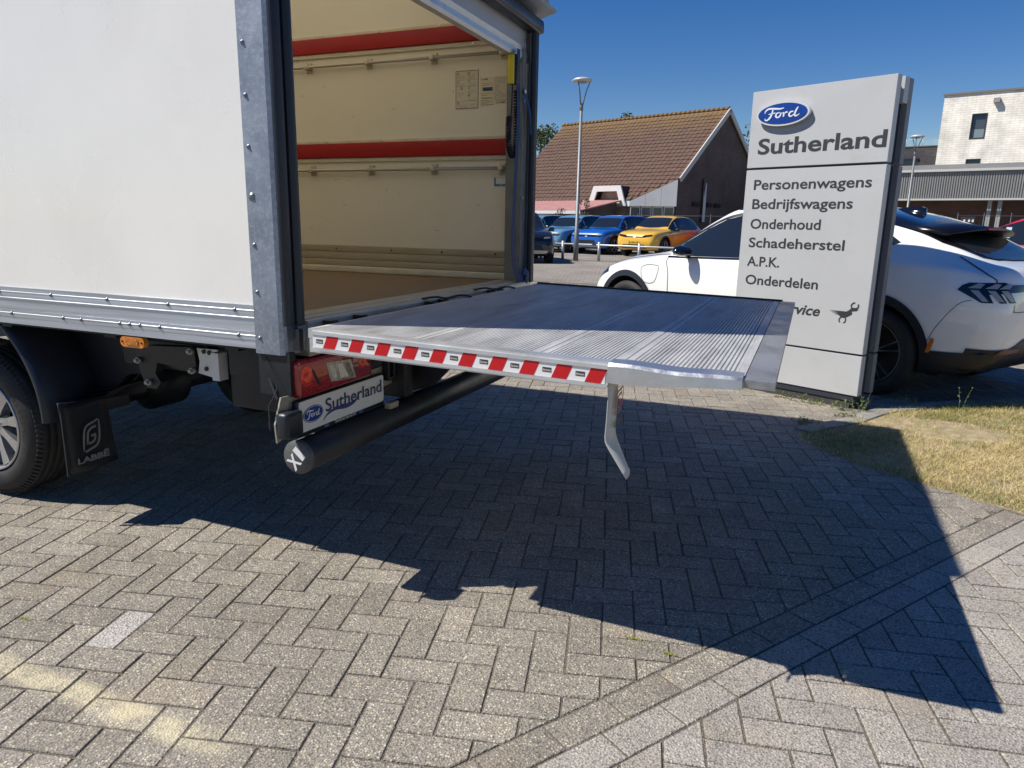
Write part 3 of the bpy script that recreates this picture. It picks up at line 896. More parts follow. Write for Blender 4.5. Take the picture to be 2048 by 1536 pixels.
for zz in (2.128, 2.092, 2.01): line(ink, x0 + .004, zz, x1 - .004, zz, .0008)
m_ink = mat('ink', (0.06, 0.05, 0.04), 0.6)
T(ink, 'print', m_ink, s1)
s2 = T(sticker(-1.896, -1.812, 1.980, 2.136)[0], 'instruction_sticker', mat('sticker_cream', (0.66, 0.585, 0.41), 0.5))
ink = MB(); blue = MB()
text_into(ink, 'G LABBĒ', SP(-1.892, 2.120), Us, Vs, width=.045, cap=.008, bold=.02)
for zz, w in ((2.102, .07), (2.092, .08), (2.046, .08), (2.036, .04), (2.008, .05), (2.000, .075), (1.992, .05), (1.984, .08)): line(ink, -1.890, zz, -1.890 + w, zz, .0014)
text_into(ink, 'Klantenservice', SP(-1.886, 2.018), Us, Vs, width=.066, cap=.0075, bold=.02)
blue.box(-1.880, -1.816, YW - .0026, YW - .0018, 2.060, 2.080)
T(ink, 'print', m_ink, s2); T(blue, 'blue_bar', mat('ink_blue', (0.02, 0.05, 0.12), .5), s2)
s3 = T(sticker(-1.807, -1.718, 1.985, 2.136)[0], 'instruction_sticker', m_stick)
ink = MB()
for a in ((-1.800, 2.008, -1.725, 2.008), (-1.800, 2.130, -1.725, 2.130), (-1.800, 2.008, -1.800, 2.130), (-1.725, 2.008, -1.725, 2.130), (-1.79, 2.05, -1.79, 2.09), (-1.78, 2.05, -1.78, 2.09), (-1.79, 2.05, -1.78, 2.05), (-1.79, 2.09, -1.78, 2.09)): line(ink, *a, w=.0014)
for zz in (2.122, 2.115, 2.108, 2.101, 2.03, 2.022): line(ink, -1.796, zz, -1.732, zz, .0011)
ribbon(ink, [(-1.795, 2.038), (-1.775, 2.040), (-1.768, 2.056), (-1.760, 2.040), (-1.73, 2.038)], .0016, SP(0, 0), Us, Vs, 0, 3)
text_into(ink, 'G LABBĒ', SP(-1.790, 1.990), Us, Vs, width=.055, cap=.009, bold=.02)
T(ink, 'print', m_ink, s3)
s4 = T(sticker(-1.800, -1.706, 1.518, 1.598)[0], 'instruction_sticker', mat('sticker_white', (0.68, 0.66, 0.6), .5))
bl = MB(); bl.box(-1.799, -1.757, YW - .0026, YW - .0018, 1.519, 1.532); bl.box(-1.753, -1.707, YW - .0026, YW - .0018, 1.519, 1.532); bl.box(-1.799, -1.788, YW - .0026, YW - .0018, 1.532, 1.570); bl.box(-1.718, -1.707, YW - .0026, YW - .0018, 1.532, 1.570)
T(bl, 'blue_bar', mat('sticker_blue', (0.06, 0.2, 0.35), .5), s4)
ink = MB(); text_into(ink, '3,5 t', SP(-1.770, 1.578), Us, Vs, width=.04, cap=.008); ink.box(-1.715, -1.707, YW - .0026, YW - .0018, 1.582, 1.592); line(ink, -1.78, 1.57, -1.72, 1.57, .001); T(ink, 'print', m_ink, s4)

# scuff marks on the wall
sc_ = MB(); rr = random.Random(5)
for k in range(46):
    x = rr.uniform(-4.0, -1.75); z = rr.choice((rr.uniform(1.2, 1.58), rr.uniform(1.85, 2.2), rr.uniform(2.5, 2.9)))
    l = rr.uniform(.004, .035); a = rr.choice((0, 0, .3, 1.57, -.4)) + rr.uniform(-.2, .2)
    ribbon(sc_, [(x, z), (x + l * math.cos(a) / 2, z + l * math.sin(a) / 2 + .001), (x + l * math.cos(a), z + l * math.sin(a))], [.0006, .0028, .0008], SP(0, 0, .0012), Us, Vs, 0, 2)
tag(T(sc_, 'scuff_marks', mat('scuff', (0.25, 0.19, 0.11), .7)), kind='stuff')

# sill
sill_m = mat('sill_alu', (0.44, 0.42, 0.36), 0.42, 0.5, var=.12, vscale=5, stretch=(3, .5, 1), dirt=((0.22, .19, .13), 7, .5, .75, .6))
mb = MB()
pr = [(-1.724, ZF + .002), (-1.722, ZF + .006), (-1.650, ZF + .006), (-1.648, ZF + .001), (-1.640, ZF + .001), (-1.638, ZF + .005), (-1.590, ZF + .005), (-1.588, ZF - .003), (-1.576, ZF - .003), (-1.574, ZF + .003), (-1.548, ZF + .003), (-1.545, ZF - .004), (-1.545, .845), (-1.724, .845)]
mb.prism(pr, ((0, 0, 0), (1, 0, 0), (0, 0, 1), (0, 1, 0)), YN + .088, YF - .088); T(mb, 'sill', sill_m, fix=True)
for y in (2.02, 2.20, 2.74, 2.86, 3.40, 3.50):
    T(MB().box(-1.544, -1.50, y, y + .035, ZF - .02, ZF - .001, bev=.004), 'rubber_buffer', M_['rubber'])
for y in (2.75, 3.28):
    mb = MB()
    mb.tube(catmull([(-1.56, y, ZF + .008), (-1.52, y + .05, ZF + .014), (-1.49, y + .10, ZF + .006), (-1.46, y + .17, ZF + .015), (-1.43, y + .22, ZF + .007)], 5), .009, 6, flat=(1.6, .5))
    T(mb, 'hinge_strap', M_['rubber'])

# ---- tail lift platform
X0, X1 = -1.440, -0.045
def pz(x): return ZF + .003 - (x - X0) / (X1 - X0) * .027
def py0(x): return 1.792 - (x - X0) / (X1 - X0) * .027
def py1(x): return 3.892 - (x - X0) / (X1 - X0) * .022
m_deck = mat('deck_alu', (0.52, 0.52, 0.51), 0.5, 0.25, var=.14, vscale=5, stretch=(3, .5, 1), rvar=.12, dirt=((0.20, .20, .21), 4.0, .46, .74, .7))
seams = [-1.445, -1.059, -.669, -.432, -.118]
mb = MB()
for i in range(4):
    a, c = seams[i], seams[i + 1]
    mb2 = MB()
    y0 = 1.815; y1 = 3.872
    n = max(3, int(round((c - a - .044) / .0116)))
    pts = [(a + .002, pz(a)), (a + .020, pz(a))]
    xs0 = a + .022; pit = (c - a - .044) / n
    for k in range(n):
        x = xs0 + k * pit
        pts += [(x, pz(x) - .0), (x + .0005, pz(x) - .005), (x + .0040, pz(x) - .005), (x + .0045, pz(x)), (x + pit * .98, pz(x))]
    pts += [(c - .020, pz(c)), (c - .002, pz(c)), (c - .001, pz(c) - .030), (a + .001, pz(a) - .030)]
    mb2.prism(pts, ((0, 0, 0), (1, 0, 0), (0, 0, 1), (0, 1, 0)), y0, y1)
    mb2.build('platform_plank', m_deck, truck, fix=True)
def slab(x0, x1, y0f, y1f, dz0, dz1, name, m, parent=truck, n=6):
    vs = []; 
    for k in range(n + 1):
        x = x0 + (x1 - x0) * k / n
        vs += [(x, y0f(x), pz(x) + dz0), (x, y1f(x), pz(x) + dz0), (x, y1f(x), pz(x) + dz1), (x, y0f(x), pz(x) + dz1)]
    fs = [(0, 1, 2, 3), (4 * n + 3, 4 * n + 2, 4 * n + 1, 4 * n)]
    for k in range(n):
        for j in range(4): fs.append((4 * k + j, 4 * k + 4 + j, 4 * k + 4 + (j + 1) % 4, 4 * k + (j + 1) % 4))
    mb = MB(); mb.add(vs, fs); return mb.build(name, m, parent, fix=True)
slab(X0, -.47, lambda x: 1.816, lambda x: 3.87, -.075, -.031, 'platform_frame', M_['alu'])
slab(-.469, -.118, lambda x: 1.90, lambda x: 3.87, -.048, -.031, 'platform_frame', M_['alu'])
m_edge = mat('edge_alu', (0.70, 0.71, 0.72), 0.33, 0.7, var=.08, vscale=8, rvar=.1, dirt=((0.35, .35, .35), 9, .55, .8, .5))
ed = slab(X0 + .03, -.455, lambda x: py0(x) + .0, lambda x: 1.815, -.060, .006, 'platform_edge', m_edge)
slab(X0 + .03, -.455, lambda x: py0(x) - .005, lambda x: py0(x) + .002, -.062, -.053, 'edge_lip', m_edge, ed)
slab(X0 + .03, -.455, lambda x: py0(x) - .005, lambda x: py0(x) + .002, -.012, -.001, 'edge_lip', m_edge, ed)
slab(X0, X1 - .06, lambda x: 3.872, lambda x: py1(x) + .012, -.075, .008, 'platform_edge', M_['chassis'])
slab(-.117, X1, lambda x: py0(x) + .005, lambda x: py1(x), -.018, .001, 'end_plate', mat('end_plate_alu', (0.36, .37, .38), .42, .6, var=.2, vscale=9, stretch=(1, .6, 1), rvar=.15, dirt=((0.14, .14, .15), 6, .45, .7, .75)))
# bulged cover plate at the loose corner
mb = MB(); vs = []; fs = []; n = 16
for k in range(n + 1):
    t = k / n; x = -.455 + t * .335
    bow = math.sin(math.pi * t)
    zt = pz(x) + .006 + .002 * math.sin(9 * t); zb = pz(x) - .046 + .026 * t - .003 * bow - .002 * math.sin(7 * t)
    y = py0(x) - .008 - .007 * bow
    vs += [(x, 1.828, zt + .001), (x, y + .008, zt), (x, y, zt - .008), (x, y - .002, zb), (x, y + .018, zb - .001)]
for k in range(n):
    for j in range(4): fs.append((5 * k + j, 5 * k + j + 1, 5 * k + 6 + j, 5 * k + 5 + j))
mb.add(vs, fs, False); T(mb, 'edge_cover', mat('cover_alu', (0.55, .56, .57), .30, .85, var=.1, vscale=12, bump=.25, bscale=18, rvar=.12))
# warning tape
tape_w = mat('tape_white', (0.78, 0.77, 0.75), .45, dirt=((.4, .38, .35), 30, .6, .8, .4)); tape_r = mat('tape_red', (0.52, 0.008, 0.012), .42, var=.1, vscale=20)
tz = lambda x: pz(x) - .0325
tp = MB(); xa, xb = X0 + .034, -.462
U = Vector((xb - xa, py0(xb) - py0(xa), tz(xb) - tz(xa))).normalized(); W_ = Vector((0, -1, 0)); V = Vector((-U.z, 0, U.x)).normalized()
O = Vector((xa, py0(xa) - .0012, tz(xa)))
Lt = xb - xa
tp.prism([(0, -.0195), (Lt, -.0195), (Lt, .0195), (0, .0195)], (O, U, V, W_), 0, .0006); tape = T(tp, 'warning_tape', tape_w)
rd = MB(); lb = MB(); tx = MB()
for k in range(10):
    a = .038 + k * .0945
    rd = MB(); lb = MB()
    rd.prism([(a, -.0195), (a + .044, -.0195), (a + .060, .0195), (a + .016, .0195)], (O, U, V, W_), .0008, .0012)
    c = a - .026
    lb.prism([(c, -.006), (c + .026, -.006), (c + .026, .007), (c, .007)], (O, U, V, W_), .0008, .0012)
    T(rd, 'red_stripe', tape_r, tape); T(lb, 'name_label', m_ink, tape)
    text_into(tx, 'Sörensen', O + U * (c + .002) + V * -.003, U, V, width=.022, cap=.0062, off=.0016, bold=.01)
T(tx, 'lettering', M_['letter_white'], tape)
# hanging flag at the platform edge
mb = MB(); vs = []; n = 18
dv = Vector((.12, .99, 0)).normalized()
for k in range(n + 1):
    t = k / n; z = .903 - .235 * t
    lean = .004 * math.sin(t * 3) + (.035 * max(0, t - .62) ** 1.2 * 3)
    for j in range(5):
        s = j / 4
        curl = .040 * max(0, t - .68) / .32 * (1 - s) - .012 * (s - .5) ** 2 * 4 * (0.3 + t)
        p = Vector((-.452, 1.782, z)) + dv * (s * .072) + Vector((lean + curl, 0, -.03 * (1 - s) * t * t))
        vs.append(p[:])
fs = [(k * 5 + j, k * 5 + j + 1, k * 5 + 6 + j, k * 5 + 5 + j) for k in range(n) for j in range(4)]
mb.add(vs, fs, True)
m_flag = mat('flag_vinyl', (0.50, 0.50, 0.46), .4, dirt=((.33, .32, .28), 14, .5, .8, .5))
flag = T(mb, 'warning_flag', m_flag)
sm_ = flag.modifiers.new('thickness', 'SOLIDIFY'); sm_.thickness = .0016
def emblem(mb, O, U, V, w, h, off, mi=0):
    """the pair of interlocked rounded brackets around a G"""
    P = lambda L_: [((x - .5) * w, (y - .5) * h) for x, y in L_]
    wd = .105 * w
    ribbon(mb, P([(.06, .06), (.10, .40), (.18, .72), (.34, .86), (.62, .92), (.90, .99)]), [wd * .5, wd, wd, wd, wd, wd * .8], O, U, V, off, 4, mi)
    ribbon(mb, P([(.94, .97), (.93, .62), (.86, .30), (.70, .14), (.42, .08), (.13, .02)]), [wd * .5, wd, wd, wd, wd, wd * .8], O, U, V, off, 4, mi)
    ribbon(mb, P([(.78, .78), (.52, .74), (.36, .64), (.30, .44), (.28, .24)]), [wd, wd, wd, wd, wd], O, U, V, off, 4, mi)
    ribbon(mb, P([(.28, .28), (.46, .27), (.64, .34), (.70, .50)]), [wd, wd, wd, wd], O, U, V, off, 4, mi)
    ribbon(mb, P([(.73, .52), (.48, .50)]), [wd, wd], O, U, V, off, 1, mi)
pr_r = MB(); pr_b = MB()
Of = Vector((-.452, 1.782, 0)) + dv * .05
emblem(pr_r, Of + Vector((.009, 0, .840)), dv, Z_, .062, .075, .001)
text_into(pr_b, 'LABBĒ', Of + Vector((.009, 0, .772)) - dv * .034, dv, Z_, width=.070, cap=.015, bold=.03, off=.002)
T(pr_r, 'emblem', mat('flag_print', (0.30, 0.10, 0.12), .5), flag); T(pr_b, 'lettering', M_['letter_dark'], flag)

# ---- lift gear under the sill: housing, arms, tube
hs = MB()
hs.box(-1.95, -1.60, 2.52, 3.35, .60, .862, bev=.02)
hs.box(-1.70, -1.50, 2.50, 2.56, .58, .93, bev=.01); hs.box(-1.70, -1.50, 3.42, 3.48, .58, .93, bev=.01)
T(hs, 'lift_housing', M_['chassis'])
for y in (2.66, 3.52):
    mb = MB(); mb.prism([(-1.60, .56), (-1.48, .60), (-1.22, .86), (-1.18, .888), (-1.30, .888), (-1.56, .80)], ((0, 0, 0), (1, 0, 0), (0, 0, 1), (0, 1, 0)), y, y + .06)
    T(mb, 'lift_arm', M_['chassis'], fix=True)
T(MB().cyl((-1.60, 2.2, .74), (-1.60, 3.9, .74), .035, 14), 'torsion_bar', M_['chassis'])
m_tube = mat('tube_black', (0.015, 0.016, 0.019), .42, var=.3, vscale=4, rvar=.12, dirt=((.10, .08, .06), 5, .55, .8, .5))
tb = T(MB().lathe([(0, .0001), (0, .0585), (2.09, .0585), (2.09, .0001)], (-1.550, 1.868, .507), 'Y', 36), 'underrun_tube', m_tube)
cap = T(MB().lathe([(-.004, .0001), (-.004, .057), (.0, .0595), (.012, .0595)], (-1.550, 1.866, .507), 'Y', 36), 'end_cap', mat('cap_grey', (0.085, 0.085, 0.085), .5, var=.15, vscale=40), tb)
x1 = MB(); ca = R(50)
Ux = Vector((math.cos(ca), 0, math.sin(ca))); Vx = Vector((-math.sin(ca), 0, math.cos(ca)))
text_into(x1, 'X', Vector((-1.550, 1.862, .507)) - Ux * .046 - Vx * .024, Ux, Vx, width=.046, cap=.048, bold=.03, off=.0012)
text_into(x1, '1', Vector((-1.550, 1.862, .507)) + Ux * .006 - Vx * .021, Ux, Vx, width=.022, cap=.050, bold=.03, off=.0012)
T(x1, 'lettering', mat('x1_white', (.75, .75, .75), .5), cap)
T(MB().box(-1.53, -1.50, 2.38, 2.44, .560, .585, bev=.003), 'tube_clamp', m_galvb)

# ---- rear lamp, plate, buffers
br = MB()
br.prism([(1.79, .575), (1.885, .600), (2.50, .640), (2.50, .800), (2.44, .800), (2.40, .722), (1.87, .722), (1.82, .725), (1.785, .640)], ((0, 0, 0), (0, 1, 0), (0, 0, 1), (1, 0, 0)), -1.575, -1.569)
T(br, 'lamp_bracket', m_galvb, fix=True)
T(MB().cyl((-1.568, 1.862, .690), (-1.563, 1.862, .690), .006, 8), 'bolt', M_['steel'])
T(MB().box(-1.66, -1.592, 2.345, 2.475, .735, .835, bev=.01), 'support_bracket', m_galvb)
lampm = mat('lamp_red', (0.28, 0.003, 0.006), .12, coat=1.0, var=.35, vscale=9, bump=.3, bscale=140)
lamp = T(MB().box(-1.655, -1.585, 1.868, 2.310, .712, .836, bev=.014), 'rear_lamp', M_['black'])
T(MB().box(-1.588, -1.536, 1.874, 2.310, .710, .838, bev=.014), 'red_lens', lampm, lamp)
V = MB(); ya = 2.018
q = [(ya, .812), (ya + .148, .800), (ya + .178, .726), (ya + .028, .738)]
q = q[::-1]
V.prism(q, ((0, 0, 0), (0, 1, 0), (0, 0, 1), (1, 0, 0)), -1.5375, -1.5335)
m_clr = mat('lamp_clear', (0.34, 0.32, 0.27), .12, coat=1.0, var=.5, vscale=28, stretch=(1, 1, .4), bump=.6, bscale=80)
cl = T(V, 'clear_lens', m_clr, lamp, fix=True)
for (q_, cc) in (([(2.034, .800), (2.062, .798), (2.080, .745), (2.055, .748)], (.62, .60, .54)), ([(2.085, .796), (2.112, .794), (2.150, .738), (2.098, .742)], (.70, .68, .62)), ([(2.128, .793), (2.155, .790), (2.180, .735), (2.166, .736)], (.20, .19, .16))):
    mb = MB(); mb.prism(q_[::-1], ((0, 0, 0), (0, 1, 0), (0, 0, 1), (1, 0, 0)), -1.5334, -1.5328); T(mb, 'reflector_bowl', mat('bowl_%d' % int(cc[0] * 100), cc, .25, .3, bump=.5, bscale=60), lamp, fix=True)
for (y, w) in ((1.915, .035), (2.245, .028)):
    mb = MB(); mb.lathe([(-.0005, .0001), (.0008, w * .5), (.0002, w)], (-1.5358, y, .782), 'X', 20); T(mb, 'reflector', mat('lamp_bright_red', (0.80, 0.02, 0.01), .2, coat=1, bump=.7, bscale=200), lamp)
mb = MB(); ribbon(mb, [(1.945, .800), (1.962, .768), (1.985, .738)], [.010, .013, .009], (0, 0, 0), Y_, Z_, -1.5352, 3); T(mb, 'dark_strip', M_['black'], lamp)
for z in (.727, .755, .82): T(MB().box(-1.5362, -1.5352, 1.885, 2.01, z, z + .0015), 'lens_ridge', lampm, lamp)
# plate
pl = T(MB().box(-1.566, -1.5475, 1.868, 2.406, .572, .702, bev=.006), 'plate_holder', M_['black'])
pp = MB(); bm = bmesh.new(); bmesh.ops.create_cube(bm, size=1)
def rrect(y0, y1, z0, z1, r, n=5):
    o = []
    for cx, cz, a0 in ((y1 - r, z1 - r, 0), (y0 + r, z1 - r, 90), (y0 + r, z0 + r, 180), (y1 - r, z0 + r, 270)):
        for k in range(n + 1): a = R(a0 + 90 * k / n); o.append((cx + r * math.cos(a), cz + r * math.sin(a)))
    return o
bm.free()
FR = ((0, 0, 0), (0, 1, 0), (0, 0, 1), (1, 0, 0))
pp.prism(rrect(1.876, 2.398, .588, .697, .012), FR, -1.5474, -1.5445)
plate = T(pp, 'plate', mat('plate_white', (0.66, 0.66, 0.65), .35, var=.03, vscale=5), pl, fix=True)
PX = -1.5440
navy = mat('plate_navy', (0.016, 0.022, 0.10), .4)
mb = MB(); mb.prism(ellipse(1.950, .6425, .0555, .030), FR, PX, PX + .0004); o1 = T(mb, 'oval_rim', navy, pl)
mb = MB(); mb.prism(ellipse(1.950, .6425, .0525, .0272), FR, PX + .0005, PX + .0009); T(mb, 'oval_ring', mat('plate_white', (.6, .6, .6)), pl)
mb = MB(); mb.prism(ellipse(1.950, .6425, .0505, .0255), FR, PX + .001, PX + .0014); T(mb, 'oval', M_['oval_blue'], pl)
mb = MB(); oval_script(mb, (PX + .0018, 1.950, .6425), Y_, Z_, .100, .052, 0); T(mb, 'oval_script', M_['letter_white'], pl)
mb = MB(); text_into(mb, 'Sutherland', (PX + .0022, 2.018, .632), Y_, Z_, width=.362, cap=.047, bold=.008); T(mb, 'lettering', navy, pl)
mb = MB(); ribbon(mb, [(2.003, .604), (2.030, .622), (2.08, .630), (2.14, .626), (2.19, .630), (2.225, .648)], [.002, .008, .011, .017, .013, .002], (0, 0, 0), Y_, Z_, PX + .0006, 6)
T(mb, 'swoosh', mat('swoosh_blue', (0.03, 0.035, 0.22), .4), pl)
mb = MB(); text_into(mb, 'Sutherland.nl', (-1.5466, 2.075, .5765), Y_, Z_, width=.13, cap=.0105, bold=.01); T(mb, 'lettering', M_['letter_white'], pl)
for y in (2.025, 2.24):
    mb = MB(); mb.prism(ellipse(y, .5805, .014, .0058, 20), FR, -1.5468, -1.5462); T(mb, 'small_oval', mat('oval_pale', (0.05, .12, .32), .4), pl)
T(MB().box(-1.567, -1.518, 1.783, 1.868, .590, .680, bev=.014), 'rubber_buffer', M_['rubber'])
mb = MB()
for a in ((2.425, 2.437, .665, .775), (2.468, 2.480, .665, .775), (2.437, 2.468, .665, .680), (2.437, 2.468, .760, .775)): mb.box(-1.567, -1.535, *a, bev=.003)
T(mb, 'rubber_buffer', M_['black'])
# securing chain / spring at the near bracket
mb = MB(); pts = [(-1.590 + .0035 * math.cos(k * 1.3), 1.785 + .0035 * math.sin(k * 1.3), .705 - .0011 * k) for k in range(80)]
mb.tube(pts, .0012, 5); mb.tube(catmull([(-1.590, 1.785, .705), (-1.600, 1.838, .76), (-1.66, 1.86, .85)], 5), .0013, 5); T(mb, 'spring', M_['chassis'])
mb = MB(); mb.tube(catmull([(-1.700, 1.90, .86), (-1.66, 1.87, .79), (-1.598, 1.842, .70)], 5), .007, 6, flat=(1, .5)); T(mb, 'cable', M_['chassis'])
mb = MB(); mb.prism([(-1.600, .870), (-1.560, .870), (-1.548, .955), (-1.552, .955), (-1.572, .880), (-1.600, .880)], ((0, 0, 0), (1, 0, 0), (0, 0, 1), (0, 1, 0)), 1.90, 1.94); T(mb, 'step_bracket', M_['galv'], fix=True)
mb = MB(); mb.box(-1.545, -1.520, 1.865, 1.885, .880, .950); T(mb, 'closing_plate', M_['chassis'])
mb = MB(); mb.prism([(1.86, .72), (1.89, .72), (1.89, .868), (1.86, .868)], FR, -1.69, -1.56); T(mb, 'post_foot', M_['chassis'], fix=True)

# ---- chassis
ch = MB()
ch.box(-5.6, -1.60, 2.42, 2.50, .70, .845, bev=.006); ch.box(-5.6, -1.60, 3.46, 3.54, .70, .845, bev=.006)
for x in (-1.75, -2.3, -3.0, -4.1, -5.2): ch.box(x - .04, x + .04, 2.50, 3.46, .71, .80, bev=.004)
ch.box(-5.6, -1.70, YN + .04, YN + .10, .858, .872); ch.box(-5.6, -1.70, 2.40, 3.55, .846, .905)
for x in (-1.85, -2.45, -3.05, -3.65, -4.25, -4.85): ch.box(x - .03, x + .03, YN + .05, YF - .05, .846, .910)
T(ch, 'chassis_frame', M_['chassis'])
T(MB().box(-1.98, -1.62, 2.02, 2.40, .60, .84, bev=.012), 'battery_box', M_['chassis'])
ub = MB(); ub.box(-1.95, -1.62, 1.99, 2.01, .735, .84, bev=.004); T(ub, 'mounting_plate', M_['chassis'])
sh = MB()
sh.prism([(-2.452, .790), (-2.400, .800), (-2.16, .812), (-2.155, .715), (-2.36, .735), (-2.375, .690), (-2.350, .655), (-2.375, .625), (-2.425, .625), (-2.455, .680), (-2.470, .745)][::-1], ((0, 0, 0), (1, 0, 0), (0, 0, 1), (0, 1, 0)), 2.03, 2.07)
sh.box(-2.60, -2.13, 2.07, 2.13, .70, .82, bev=.01)
T(sh, 'spring_shackle', mat('shackle_black', (.017, .017, .018), .45, bump=.2, bscale=60), fix=True)
for x, z in ((-2.452, .738), (-2.405, .652), (-2.168, .798), (-2.166, .722)):
    mb = MB(); mb.cyl((x, 2.03, z), (x, 2.014, z), .0125, 12); mb.cyl((x, 2.014, z), (x, 2.004, z), .008, 6); T(mb, 'bolt', mat('bolt_grey', (.30, .31, .31), .45, .6))
wb = MB(); wb.prism([(-2.150, .810), (-2.045, .812), (-2.070, .700), (-2.150, .712), (-2.140, .760)][::-1], ((0, 0, 0), (1, 0, 0), (0, 0, 1), (0, 1, 0)), 2.035, 2.041)
wb.box(-2.045, -2.010, 2.000, 2.045, .700, .806)
T(wb, 'white_bracket', mat('bracket_white', (.62, .61, .58), .45, dirt=((.25, .2, .15), 14, .55, .75, .5)), fix=True)
for x, z in ((-2.112, .800), (-2.105, .733), (-2.085, .798), (-2.03, .75)): T(MB().cyl((x, 2.034, z), (x, 2.029, z), .009, 8), 'bolt', M_['chassis'])
T(MB().box(-2.66, -2.44, 2.12, 2.16, .735, .845, bev=.003), 'grey_bracket', m_galvb)
ls = MB()
for j in range(3):
    ls.tube(catmull([(-2.42 - .1 * j, 2.12, .665 - .012 * j), (-2.8, 2.12, .56 - .015 * j), (-3.3, 2.12, .50 - .015 * j), (-3.8, 2.12, .53 - .015 * j), (-4.3, 2.12, .66)], 6), .035, 4, flat=(1, .18))
T(ls, 'leaf_spring', M_['chassis'])
ax = MB(); ax.cyl((-3.45, 2.15, .345), (-3.45, 3.80, .345), .06, 16); ax.lathe([(-.14, .05), (-.1, .13), (.1, .13), (.14, .05)], (-3.45, 2.98, .345), 'Y', 20)
ax.cyl((-3.40, 2.98, .38), (-5.6, 2.98, .52), .035, 12)
T(ax, 'rear_axle', M_['chassis'])
T(MB().tube(catmull([(-2.2, 3.2, .42), (-2.8, 3.15, .45), (-3.6, 3.3, .46), (-4.8, 3.3, .42)], 6), .035, 10), 'exhaust_pipe', M_['chassis'])
T(MB().tube(catmull([(-2.52, 2.14, .70), (-2.6, 2.2, .62), (-2.8, 2.25, .66), (-2.9, 2.3, .75)], 5), .010, 6), 'hose', M_['chassis'])

# side marker lamp
mb = MB(); mb.prism(rrect(-2.336, -2.216, .829, .868, .0185, 8), ((0, 0, 0), (1, 0, 0), (0, 0, 1), (0, 1, 0)), YN + .001, YN + .020)
mk = T(mb, 'side_marker', mat('marker_amber', (0.62, 0.20, 0.015), .2, coat=.8, var=.25, vscale=40), fix=True)
mb = MB(); mb.prism(rrect(-2.308, -2.244, .8385, .8605, .008), ((0, 0, 0), (1, 0, 0), (0, 0, 1), (0, 1, 0)), YN - .002, YN + .0005); T(mb, 'amber_lens', mat('marker_lens', (0.50, 0.15, 0.008), .15, coat=1, bump=.6, bscale=120), mk, fix=True)
for x in (-2.325, -2.227): T(MB().cyl((x, YN + .0005, .849), (x, YN - .002, .849), .004, 8), 'marker_screw', M_['chassis'], mk)

# ---- rear wheel, wheel arch, mud flap
WC = Vector((-3.45, 2.00, .350))
wheel = MB()
tp_ = [(.030, .222), (.004, .232), (-.004, .262), (-.002, .292), (.010, .318), (.024, .334), (.032, .340)]
ribs = []
def tread(p0, p1, r): return [(p0, r), (p0 + .002, r), (p1 - .002, r), (p1, r)]
y = .032
prof = tp_[:]
for k in range(5):
    prof += [(y, .346 + .003 * (k > 0)), (y + .027, .349), (y + .0285, .340), (y + .034, .340)]; y += .0345
prof += [(.205, .336), (.222, .318), (.232, .28), (.225, .235), (.20, .222)]
wheel.lathe(prof, WC, 'Y', 72); ty = T(wheel, 'tyre', M_['tyre'], fix=True)
# tread blocks (lateral ribs on the shoulders)
tbk = MB()
for k in range(90):
    a = 2 * math.pi * k / 90
    for (y0, y1, r0) in ((.012, .030, .327), (.205, .220, .324)):
        c, s = math.cos(a), math.sin(a); c2, s2 = math.cos(a + .035), math.sin(a + .035)
        vs = []
        for yy, rr_ in ((y0, r0), (y1, r0 + .016 if y0 < .1 else r0 - .004)):
            for (cc, ss) in ((c, s), (c2, s2)):
                for dr in (0, .006): vs.append(WC + Vector((cc * (rr_ + dr), yy, ss * (rr_ + dr))))
        tbk.add(vs, [(0, 1, 3, 2), (4, 6, 7, 5), (0, 4, 5, 1), (2, 3, 7, 6), (1, 5, 7, 3)])
tag(T(tbk, 'tread_blocks', M_['tyre'], ty), kind='stuff')
m_rim = mat('rim_silver', (0.50, 0.51, 0.53), .30, .85, var=.08, vscale=12, rvar=.08)
rim = MB()
rim.lathe([(.010, .222), (.002, .222), (.004, .212), (.022, .206), (.10, .200), (.11, .10), (.12, .03)], WC, 'Y', 48)
for k in range(10):
    a = 2 * math.pi * k / 10 + .17
    u = Vector((math.cos(a), 0, math.sin(a))); w = Vector((-math.sin(a), 0, math.cos(a)))
    wd0, wd1 = .020, .027
    vs = []
    for (r, wd, dp) in ((.055, wd0, .030), (.12, .017, .022), (.205, wd1, .010)):
        for s_ in (-1, 1):
            vs.append(WC + u * r + w * (wd * s_) + Vector((0, dp, 0)))
        for s_ in (-1, 1):
            vs.append(WC + u * r + w * (wd * s_ * .8) + Vector((0, dp + .05, 0)))
    rim.add(vs, [(0, 1, 5, 4), (4, 5, 9, 8), (1, 3, 7, 5), (5, 7, 11, 9), (0, 4, 6, 2), (4, 8, 10, 6)])
rim.lathe([(.025, .0005), (.024, .040), (.030, .062), (.07, .065)], WC, 'Y', 32)
rimo = T(rim, 'rim', m_rim, fix=False)
for k in range(5):
    a = 2 * math.pi * k / 5; p = WC + Vector((math.cos(a) * .05, .028, math.sin(a) * .05)); T(MB().cyl(p, p - Vector((0, .008, 0)), .009, 6), 'wheel_nut', M_['steel'], rimo)
letters = MB()
def arc_text(mb, s, r, a0, step, cap):
    for i, chx in enumerate(s):
        if chx == ' ': continue
        a = a0 - step * i
        u = Vector((math.sin(a), 0, -math.cos(a))); v = Vector((math.cos(a), 0, math.sin(a)))
        text_into(mb, chx, WC + v * r + Vector((0, -.0052, 0)), u, v, cap=cap, bold=.01)
arc_text(letters, 'COMMERCIAL', .262, R(52), R(-6.0) * -1, .016)
T(letters, 'sidewall_lettering', mat('tyre_letter', (.05, .05, .05), .6), ty)
